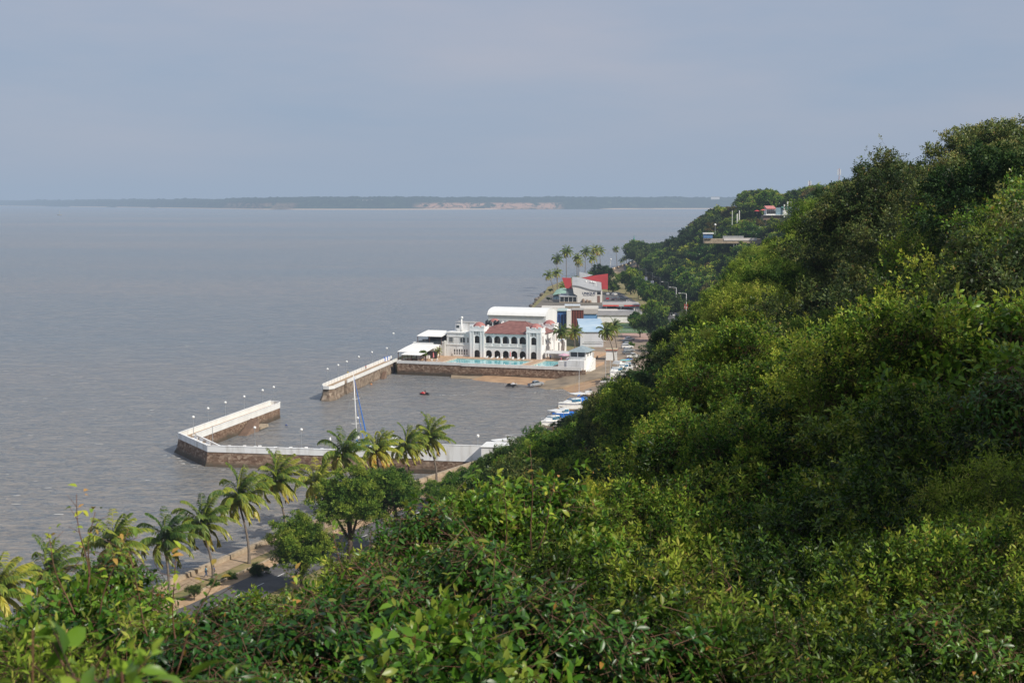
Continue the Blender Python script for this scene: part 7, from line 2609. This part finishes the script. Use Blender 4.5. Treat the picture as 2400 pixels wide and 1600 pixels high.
person('person in blue standing by the right pool umbrella', C(41.0, -14.5, 3.92), R(100), cl('blue', (0, 0, 0)), cl('black', (0, 0, 0)), 'stand')
person('person in white beside the lookout house at the small pool', C(43.0, -16.5, 3.92), R(60), cl('white', (0, 0, 0)), cl('jeans', (0, 0, 0)), 'stand')
person('person in blue standing under the shelter behind the small pool', C(30.5, 0.6, 3.92), R(150), cl('blue', (0, 0, 0)), cl('black', (0, 0, 0)), 'stand')
person('person in pale clothes standing at the yard behind the lodge', G(1418, 806, 3.04), R(30), cl('white', (0, 0, 0)), cl('khaki', (0, 0, 0)), 'stand')
person('person in blue walking across the yard near the gate lodge', G(1412, 812, 3.04), R(120), cl('sky', (0, 0, 0)), cl('navy', (0, 0, 0)), 'walk')
person('man bending over the trailer at the water edge', G(1212, 907, -.05), R(90), cl('white', (0, 0, 0)), cl('khaki', (0, 0, 0)), 'bend', shorts=True)


# ================================================================== JET SKIS, TRAILER, VEHICLES
def jet_ski(label, loc, rz, body_m, z=0.0):
    k = thing('jet_ski', label, 'jet ski', (loc[0], loc[1], z), rz)
    q = MB(); q.loft([[(x_, -w_, h_), (x_, -w_ * .8, -.25 + k0), (x_, w_ * .8, -.25 + k0), (x_, w_, h_)] for x_, w_, h_, k0 in ((-1.55, .48, .22, 0), (-.6, .56, .28, 0), (.4, .56, .34, 0), (1.1, .38, .42, .12), (1.6, .06, .5, .4))]); q.build('hull', mat('jet_black', (0.02, 0.02, 0.022), rough=.3), k)
    q = MB(); q.loft([[(x_, -w_, .3), (x_, w_, .3), (x_, w_ * .6, h_), (x_, -w_ * .6, h_)] for x_, w_, h_ in ((-.2, .35, .5), (.35, .42, .95), (.75, .36, .85), (1.4, .08, .5))]); q.build('bonnet', body_m, k)
    q = MB(); q.loft([[(x_, -.2, .28), (x_, .2, .28), (x_, .15, h_), (x_, -.15, h_)] for x_, h_ in ((-1.3, .5), (-.8, .72), (-.1, .68), (.2, .6))]); q.build('seat', mat('seat_black', (0.015, 0.015, 0.015)), k)
    q = MB(); q.tube([(.35, -.38, 1.05), (.45, 0, 1.0), (.35, .38, 1.05)], .035, 6); q.build('handlebar', steel, k)
    return k


jp = G(995, 925, 0)
jet_ski('red and black jet ski crossing the basin', jp, R(172), mat('jet_red', (0.55, 0.03, 0.03), rough=.25), z=.1)
r0 = Vector((jp[0], jp[1], 0)) + Vector((math.cos(R(172)), math.sin(R(172)), 0)) * -.25
person('rider in dark clothes sitting on the red jet ski', (r0.x, r0.y, .28), R(82), cl('black', (0, 0, 0)), cl('red', (0, 0, 0)), 'sit', shorts=True)
tp_ = Vector(G(1203, 908, 0))
trl = thing('boat_trailer', 'dark boat trailer at the water edge behind the pickup', 'trailer', (tp_.x, tp_.y, .1), R(-6))
q = MB()
for sy in (-.6, .6):
    q.box(-2.6, 2.0, sy - .06, sy + .06, .25, .35)
for sx in (-2.2, -.8, .6, 1.9):
    q.box(sx - .05, sx + .05, -.6, .6, .24, .30)
q.box(2.0, 4.2, -.05, .05, .25, .35)
q.build('frame', mat('trailer_black', (0.03, 0.03, 0.035), rough=.5), trl)
for sy in (-.85, .85):
    q = MB(); q.loft([[(math.cos(t_) * .33, sy + dy, .3 + math.sin(t_) * .33) for t_ in [2 * math.pi * j / 12 for j in range(12)]] for dy in (-.1, .1)]); q.build('wheel', mat('tyre', (0.015, 0.015, 0.016), rough=.8), trl)
jet_ski('dark jet ski resting on the trailer behind the pickup', (tp_.x - .6, tp_.y + .1), R(-6), mat('jet_white', (0.6, 0.6, 0.62), rough=.3), z=.72)

tyre = mat('tyre', (0, 0, 0))
rim_m = mat('wheel_rim', (0.45, 0.46, 0.47), (0.35, 0.36, 0.37), rough=.3, metal=.6)
red_l = mat('tail_light', (0.5, 0.01, 0.01), rough=.3)
head_l = mat('head_light', (0.8, 0.8, 0.78), rough=.15)


def wheel(parent, x, y, r_=.34):
    q = MB(); q.loft([[(x + math.cos(t_) * rr, y + dy, r_ + math.sin(t_) * rr) for t_ in [2 * math.pi * j / 16 for j in range(16)]] for rr, dy in ((r_ * .9, -.11), (r_, -.08), (r_, .08), (r_ * .9, .11))]); w_ = q.build('wheel', tyre, parent, smooth=False)
    q = MB()
    for s_ in (-1, 1):
        q.loft([[(x + math.cos(t_) * rr, y + s_ * dy, r_ + math.sin(t_) * rr) for t_ in [2 * math.pi * j / 12 for j in range(12)]] for rr, dy in ((r_ * .62, .105), (r_ * .55, .125))])
    q.build('rim', rim_m, w_)


def car(label, loc, rz, paint, kind='car', group=None, name='parked_car'):
    k = thing(name, label, {'pickup': 'pickup', 'car': 'car', 'suv': 'car'}[kind], loc, rz, group)
    if kind == 'pickup':
        L, W = 5.3, 1.85
        low = [(-2.65, .5), (-2.62, 1.05), (.45, 1.05), (1.25, 1.06), (2.35, .98), (2.6, .80), (2.62, .42)]
        cab = [(-.95, 1.04), (-.75, 1.68), (-.2, 1.78), (.55, 1.76), (1.3, 1.06)]
    elif kind == 'suv':
        L, W = 4.7, 1.88
        low = [(-2.3, .5), (-2.32, 1.0), (-2.2, 1.08), (1.0, 1.08), (2.1, .98), (2.33, .78), (2.35, .42)]
        cab = [(-2.2, 1.06), (-1.95, 1.65), (-1.5, 1.75), (.3, 1.74), (1.1, 1.07)]
    else:
        L, W = 4.3, 1.75
        low = [(-2.1, .45), (-2.12, .85), (-1.95, .95), (.95, .93), (1.9, .82), (2.12, .65), (2.14, .38)]
        cab = [(-1.9, .93), (-1.35, 1.38), (-.7, 1.46), (.15, 1.43), (1.0, .92)]
    rings = []
    poly = low + [(p[0], .3) for p in (low[-1], low[0])]
    for s_, f_ in ((-1, .93), (-.94, 1), (.94, 1), (1, .93)):
        cz = .65
        rings.append([(x_ * (1 if abs(s_) < .99 else .985), s_ * W / 2, cz + (z_ - cz) * f_) for x_, z_ in poly])
    q = MB(); q.loft(rings); q.build('body', paint, k)
    q = MB(); q.loft([[(x_, s_ * (W / 2 - .06 - .17 * (z_ - cab[0][1]) / .7), z_) for x_, z_ in cab] for s_ in (-1, 1)]); q.build('cabin', paint, k)
    gl = [(cab[0][0] + .12, cab[0][1] + .06), (cab[1][0] + .08, cab[1][1] - .09), (cab[3][0] - .02, cab[3][1] - .10), (cab[4][0] - .14, cab[4][1] + .05)]
    for s_ in (-1, 1):
        q = MB(); q.loft([[(x_, s_ * (W / 2 - .06 - .17 * (z_ - cab[0][1]) / .7 + d_), z_) for x_, z_ in gl] for d_ in (-.02, .012)]); q.build('side_window', glass, k)
    for a_, b_, nm in ((cab[3], cab[4], 'windscreen'), (cab[1], cab[0], 'rear_window')):
        d_ = .012 if a_ == cab[3] else -.012
        p0, p1 = (a_[0] * .88 + b_[0] * .12, a_[1] * .88 + b_[1] * .12), (a_[0] * .1 + b_[0] * .9, a_[1] * .1 + b_[1] * .9)
        w0, w1 = W / 2 - .27, W / 2 - .12
        q = MB(); q.add([(p0[0] + d_, -w0, p0[1] + .012), (p0[0] + d_, w0, p0[1] + .012), (p1[0] + d_, w1, p1[1] + .012), (p1[0] + d_, -w1, p1[1] + .012)], [(0, 1, 2, 3)]); q.build(nm, glass, k, recalc=False)
    for x_ in (low[0][0] + .85, low[-1][0] - .85):
        for s_ in (-1, 1):
            wheel(k, x_, s_ * (W / 2 - .10), .36 if kind != 'car' else .31)
    for s_ in (-1, 1):
        q = MB(); q.box(low[-2][0] - .02, low[-2][0] + .03, s_ * W * .36 - .16, s_ * W * .36 + .16, low[-2][1] - .16, low[-2][1] - .01); q.build('headlight', head_l, k)
        q = MB(); q.box(low[0][0] - .03, low[0][0] + .02, s_ * W * .40 - .1, s_ * W * .40 + .1, low[1][1] - .3, low[1][1] - .05); q.build('tail_light', red_l, k)
    if kind == 'pickup':
        q = MB(); q.box(-2.5, -1.0, -W / 2 + .12, W / 2 - .12, 1.052, 1.07); q.build('load_bed', mat('bed_black', (0.02, 0.02, 0.02)), k)
    return k


paintm = {n_: mat('paint_' + n_, c_, rough=.28, spec=.6, coat=.5) for n_, c_ in dict(silver=(0.34, 0.37, 0.40), white=(0.78, 0.78, 0.77), dark=(0.03, 0.035, 0.04), red=(0.45, 0.02, 0.02), grey=(0.16, 0.17, 0.18), blue=(0.03, 0.08, 0.25)).items()}
pk = car('silver double cab pickup backing a trailer down the slipway', (0, 0, 0), 0, paintm['silver'], 'pickup', name='pickup_truck')
a_ = Vector(G(1240, 906, .25)); c_ = Vector(G(1272, 900, .75))
pk.location = (a_ + c_) / 2 - Vector((0, 0, .12))
pk.rotation_euler = (0, -math.atan2(.38, 5.0), math.atan2((c_ - a_).y, (c_ - a_).x))
CARS = [(1425, 691, 80, 'white', 'car', 'white car next to the restaurant wall'), (1440, 692, 60, 'white', 'suv', 'white sport utility car in the restaurant car park'),
        (1456, 698, -20, 'silver', 'car', 'silver hatchback in the restaurant car park'), (1462, 704, -10, 'dark', 'suv', 'dark car beside the silver hatchback'),
        (1471, 711, 5, 'white', 'pickup', 'white pickup at the front of the restaurant car park'), (1424, 702, 85, 'red', 'car', 'red car by the restaurant corner'),
        (1424, 708, 80, 'grey', 'car', 'grey car by the restaurant corner'), (1437, 703, 85, 'dark', 'car', 'dark car in the middle of the restaurant car park'),
        (1449, 702, 80, 'grey', 'suv', 'grey car in the middle of the restaurant car park'), (1463, 729, 10, 'white', 'car', 'white car under the station canopy'),
        (1478, 730, 12, 'dark', 'suv', 'dark car under the station canopy'), (1488, 731, 170, 'white', 'pickup', 'white pickup under the right end of the station canopy'),
        (1470, 803, 15, 'dark', 'car', 'dark parked car, farthest of the yard row'), (1472, 809, 12, 'silver', 'car', 'silver parked car, second of the yard row'),
        (1470, 816, 12, 'white', 'suv', 'white parked car, third of the yard row'), (1474, 823, 10, 'silver', 'car', 'silver parked car, fourth of the yard row'),
        (1472, 830, 12, 'grey', 'car', 'grey parked car in the yard row before the pickup'), (1484, 838, 8, 'white', 'pickup', 'white pickup nearest the trees in the yard row'),
        (1476, 797, 12, 'white', 'car', 'white car at the far end of the yard'), (1478, 861, 200, 'white', 'car', 'white car at the boat yard entrance'),
        (1449, 652, 85, 'red', 'car', 'small red car on the shore road behind the trees'), (1450, 660, 85, 'white', 'car', 'white car on the shore road behind the trees'),
        (1472, 634.5, 85, 'silver', 'car', 'silver car far up the shore road'), (1577, 741, 250, 'white', 'car', 'white car on the road under the red lamp banners'),
        (1590, 748, 250, 'blue', 'suv', 'blue car on the road under the right banner'), (1560, 716, 255, 'dark', 'car', 'dark car on the shaded road'), (1545, 703, 255, 'grey', 'suv', 'grey car on the shaded road farther on')]
for px, py, rz, pc, kd, lb in CARS:
    z_ = 3.08
    car(lb, G(px, py, z_), R(rz), paintm[pc], kd)

patch('car_park', [(1414, 712, 3.05), (1420, 684, 3.05), (1450, 684, 3.05), (1500, 712, 3.05), (1505, 745, 3.05), (1412, 745, 3.05)], 0, asph, 'grey asphalt car park beside the restaurant')

# street lamps on the shore road with banners
ban_red = mat('banner_red', (0.62, 0.04, 0.03), (0.5, 0.03, 0.03), rough=.7, scale=1)
ban_w = mat('banner_pale', (0.28, 0.30, 0.38), (0.20, 0.22, 0.30), rough=.7, scale=1)
SL = [(1608.6, 688, ban_red, 'street lamp with a red banner, nearest and rightmost'), (1585, 674, ban_red, 'street lamp with a red banner, second nearest'), (1566, 661, ban_w, 'street lamp with a pale banner next to the red ones'),
      (1547, 650, ban_w, 'street lamp with a pale banner, fourth along the road'), (1529, 639, ban_w, 'street lamp with a pale banner, fifth along the road'), (1514, 631, ban_w, 'street lamp with a pale banner, sixth along the road'), (1498, 622, ban_w, 'street lamp farthest up the shore road')]
for i, (px, py, bm_, lb) in enumerate(SL):
    Y = 45 * F / (py - 474)
    p = D(px, py, Y)
    hh = p[2] - 3
    k = thing('street_lamp', lb, 'street lamp', (p[0], p[1], 3.0), 0, 'street lamps along the shore road')
    q = MB(); q.tube([(0, 0, 0), (0, 0, hh * .5), (0, 0, hh)], [.22, .17, .12], 8); q.build('pole', white_old if i < 2 else mat('lamp_dull', (0.10, 0.11, 0.12)), k)
    q = MB(); q.tube([(0, 0, hh - .05), (-1.6, 0, hh + .15), (-3.0, 0, hh + .2)], [.08, .06, .06], 6); q.build('arm', white_old if i < 2 else mat('lamp_dull', (0.10, 0.11, 0.12)), k)
    q = MB(); q.box(-3.9, -2.8, -.22, .22, hh + .12, hh + .36); q.build('lamp_head', white if i < 3 else mat('lamp_dull', (0, 0, 0)), k)
    q = MB(); q.box(-.95, -.14, -.04, .04, hh * .38, hh * .58); q.box(.14, .95, -.04, .04, hh * .38, hh * .58); bo = q.build('banner', bm_, k)
    if bm_ is ban_red:
        q = MB(); q.box(-.8, -.3, -.07, -.042, hh * .43, hh * .47); q.box(.3, .8, -.07, -.042, hh * .43, hh * .47); q.box(-.75, -.35, -.07, -.042, hh * .5, hh * .53); q.build('emblem', white, bo)
p = G(1431, 629, 3)
k = thing('lamp_post', 'tall white lamp post with a round head on the far promenade', 'lamp post', p)
q = MB(); q.tube([(0, 0, 0), (0, 0, 7.4)], [.25, .18], 8); q.build('pole', white, k)
q = MB(); q.ball((.2, 0, 7.9), .75, 10, 6); q.build('globe', globe_m, k)

# ================================================================== TERRACE FURNITURE
sl = None
LG = [(7.5, 'first'), (9.4, 'second'), (11.6, 'third'), (13.4, 'fourth'), (17.6, 'fifth'), (19.6, 'sixth'), (21.4, 'seventh')]
for i, (uu, o_) in enumerate(LG):
    k = cthing('sun_lounger', f'white sun lounger before the club arcade, {o_} from the left', 'sun lounger', uu, -3.4, 3.91, 'sun loungers before the arcade', rz=R(90 + (i * 37 % 30 - 15)))
    q = MB(); q.box(-1.0, .35, -.32, .32, .28, .34); q.build('seat', chair_m, k)
    q = MB(); q.prism([(.35, -.32), (1.0, -.32), (1.0, .32), (.35, .32)], [.28, .78, .78, .28], [.34, .85, .85, .34]); q.build('backrest', chair_m, k)
    for sx in (-.85, .3):
        for sy in (-.26, .26):
            q = MB(); q.box(sx - .03, sx + .03, sy - .03, sy + .03, 0, .279); q.build('leg', chair_m, k)
for i, (uu, vv) in enumerate([(-14.5, -15), (-13, -17), (-11.5, -15.5), (-10.3, -18), (-8.9, -15.5), (-7.6, -18.6), (-6.4, -15.8), (-5.4, -19.5), (-12.2, -20.2), (-9.6, -21.5), (3.5, -24.8), (9, -24.9), (14, -24.8), (21.5, -24.9), (27.5, -24.6), (33.5, -24.7)]):
    k = cthing('plastic_chair', f'white plastic chair on the pool terrace, number {i + 1} counted from the sea' if False else 'white plastic chair standing loose on the club pool terrace', 'chair', uu, vv, 3.91, 'white chairs on the pool terrace', rz=i * 1.3)
    q = MB(); q.box(-.26, .26, -.25, .25, .40, .45); q.build('seat', chair_m, k)
    q = MB(); q.box(-.26, .26, .22, .27, .45, .9); q.build('backrest', chair_m, k)
    for sx in (-.22, .22):
        for sy in (-.21, .21):
            q = MB(); q.box(sx - .025, sx + .025, sy - .025, sy + .025, 0, .399); q.build('leg', chair_m, k)


def parasol(label, u, v, m, closed=False, tilt=0.0, r_=1.7):
    k = cthing('parasol', label, 'parasol', u, v, 3.91)
    q = MB(); q.tube([(0, 0, 0), (0, 0, 2.5)], .05, 6); q.build('pole', steel, k)
    q = MB(); q.box(-.3, .3, -.3, .3, 0, .1); q.build('base', concrete, k)
    q = MB()
    if closed:
        q.tube([(0, 0, .9), (0, 0, 1.5), (0, 0, 2.3), (0, 0, 2.75)], [.30, .26, .18, .03], 8)
    else:
        n_ = 8
        rim = [(r_ * math.cos(2 * math.pi * j / n_), r_ * math.sin(2 * math.pi * j / n_), 2.05 + tilt * math.cos(2 * math.pi * j / n_)) for j in range(n_)]
        q.add([(0, 0, 2.75)] + rim + [(x_, y_, z_ - .2) for x_, y_, z_ in rim], [(0, 1 + j, 1 + (j + 1) % n_) for j in range(n_)] + [(1 + j, 1 + n_ + j, 1 + n_ + (j + 1) % n_, 1 + (j + 1) % n_) for j in range(n_)])
    q.build('canopy', m, k)


pinkc = mat('parasol_pink', (0.60, 0.16, 0.22), (0.70, 0.45, 0.48), rough=.8, scale=1.2)
purp = mat('parasol_lilac', (0.50, 0.28, 0.38), (0.62, 0.45, 0.5), rough=.8, scale=1.2)
redc = mat('parasol_red', (0.60, 0.05, 0.08), (0.66, 0.3, 0.3), rough=.8, scale=2)
parasol('closed red parasol beside the left terrace tables', -9.2, -13.0, redc, True)
parasol('closed red parasol between two ground floor arches', 16.0, -1.6, redc, True)
parasol('closed red and white parasol at the small pool', 38.8, -14.0, redc, True)
parasol('open lilac umbrella above the white shelter', 36.0, -1.0, purp, r_=2.1)
parasol('open pink umbrella between small pool and lookout house', 41.8, -13.2, pinkc, r_=2.0)

# ================================================================== SEA DETAILS
foam = mat('foam', (0.62, 0.60, 0.56), (0.42, 0.41, 0.38), rough=.8, scale=1.5)
q = MB()
rs = random.Random(99)
for i in range(60):
    px = rs.uniform(-20, 1050) if i % 3 else rs.uniform(0, 500)
    py = rs.uniform(700, 1380)
    if px > 400 and py > 840:
        continue
    x_, y_, _ = G(px, py, 0.0)
    n_ = rs.randint(5, 8)
    l_ = rs.uniform(.4, 1.3)
    P_ = []
    for j in range(n_):
        t_ = 2 * math.pi * j / n_
        P_.append((x_ + math.cos(t_) * l_ * rs.uniform(.5, 1.1), y_ + math.sin(t_) * l_ * .35 * rs.uniform(.5, 1.1), .03))
    q.add(P_, [tuple(range(n_))])
def foam_line(pts, w0, n, z=.03):
    for i in range(n):
        s_ = rs.random() * (len(pts) - 1)
        a_ = int(s_)
        f_ = s_ - a_
        x_ = pts[a_][0] * (1 - f_) + pts[min(a_ + 1, len(pts) - 1)][0] * f_ + rs.gauss(0, w0)
        y_ = pts[a_][1] * (1 - f_) + pts[min(a_ + 1, len(pts) - 1)][1] * f_ + rs.gauss(0, w0)
        m_ = rs.randint(5, 7)
        l_ = rs.uniform(.2, .8)
        q.add([(x_ + math.cos(2 * math.pi * j / m_) * l_ * rs.uniform(.4, 1.2), y_ + math.sin(2 * math.pi * j / m_) * l_ * .5 * rs.uniform(.4, 1.2), z) for j in range(m_)], [tuple(range(m_))])
foam_line([G(392, 1060, 0), G(430, 1085, 0), G(470, 1103, 0)], .8, 26)
foam_line([G(470, 1103, 0), G(560, 1098, 0), G(700, 1100, 0)], .8, 14)
foam_line([G(1015, 925, 0), G(1060, 927, 0), G(1090, 924, 0), G(1110, 919, 0)], .25, 34)
foam_line([G(1296, 913, 0), G(1322, 914, 0), G(1345, 921, 0)], .4, 22)
foam_line([G(1236, 920, 0), G(1262, 921, 0)], .5, 12)
foam_line([G(360, 1400, 0), G(480, 1345, 0), G(620, 1285, 0)], 1.2, 34)
foam_line([G(900, 1170, 0), G(980, 1140, 0)], .8, 12)
o = q.build('foam', foam, recalc=False)
tag(o, 'scattered white wave crests and foam on the water', 'foam', kind='stuff')
by = thing('navigation_buoy', 'green navigation mark far out on the water', 'buoy', G(1486, 563, 0))
q = MB(); q.tube([(0, 0, -.3), (0, 0, .9)], 1.6, 10); q.build('float', mat('buoy_green', (0.0, 0.22, 0.13), rough=.5), by)
q = MB(); q.tube([(0, 0, .9), (0, 0, 3.5), (0, 0, 7.5)], [1.3, .6, .25], 6); q.build('tower', mat('buoy_green', (0, 0, 0)), by)
fl_ = tag(MB().ball((0, 0, .1), .35, 8, 6).build('mooring_float', mat('float_orange', (0.6, 0.25, 0.08)), loc=G(870, 901, 0)), 'small orange float on the basin water', 'float')
fl2 = tag(MB().ball((0, 0, .15), .5, 8, 6).build('mooring_float', white, loc=G(922, 782, 0)), 'white float on the open water left of the club', 'float')
fl3 = tag(MB().ball((0, 0, .1), .3, 8, 6).build('mooring_float', boat_navy, loc=G(671, 997, 0)), 'dark blue float right of the breakwater stairs', 'float')
sb = thing('sailing_boat', 'tiny pale boat far away near the left end of the far shore', 'sailing boat', G(140, 505, 0))
q = MB(); q.loft(hull_rings(22, 7, 4)); q.build('hull', mat('boat_tan', (0.4, 0.38, 0.33)), sb)
q = MB(); q.tube([(0, 0, 3), (0, 0, 22)], .9, 5); q.build('mast', mat('boat_tan', (0, 0, 0)), sb)
patch('yard_paving', [(1246, 726, 3.02), (1282, 692, 3.02), (1345, 676, 3.02), (1420, 684, 3.02), (1412, 746, 3.02), (1290, 765, 3.02)], 0, mat('dark_yard', hexv((118, 110, 100)), hexv((92, 88, 80)), rough=.9, scale=.12, detail=8), 'grey ground around the restaurant and stores')
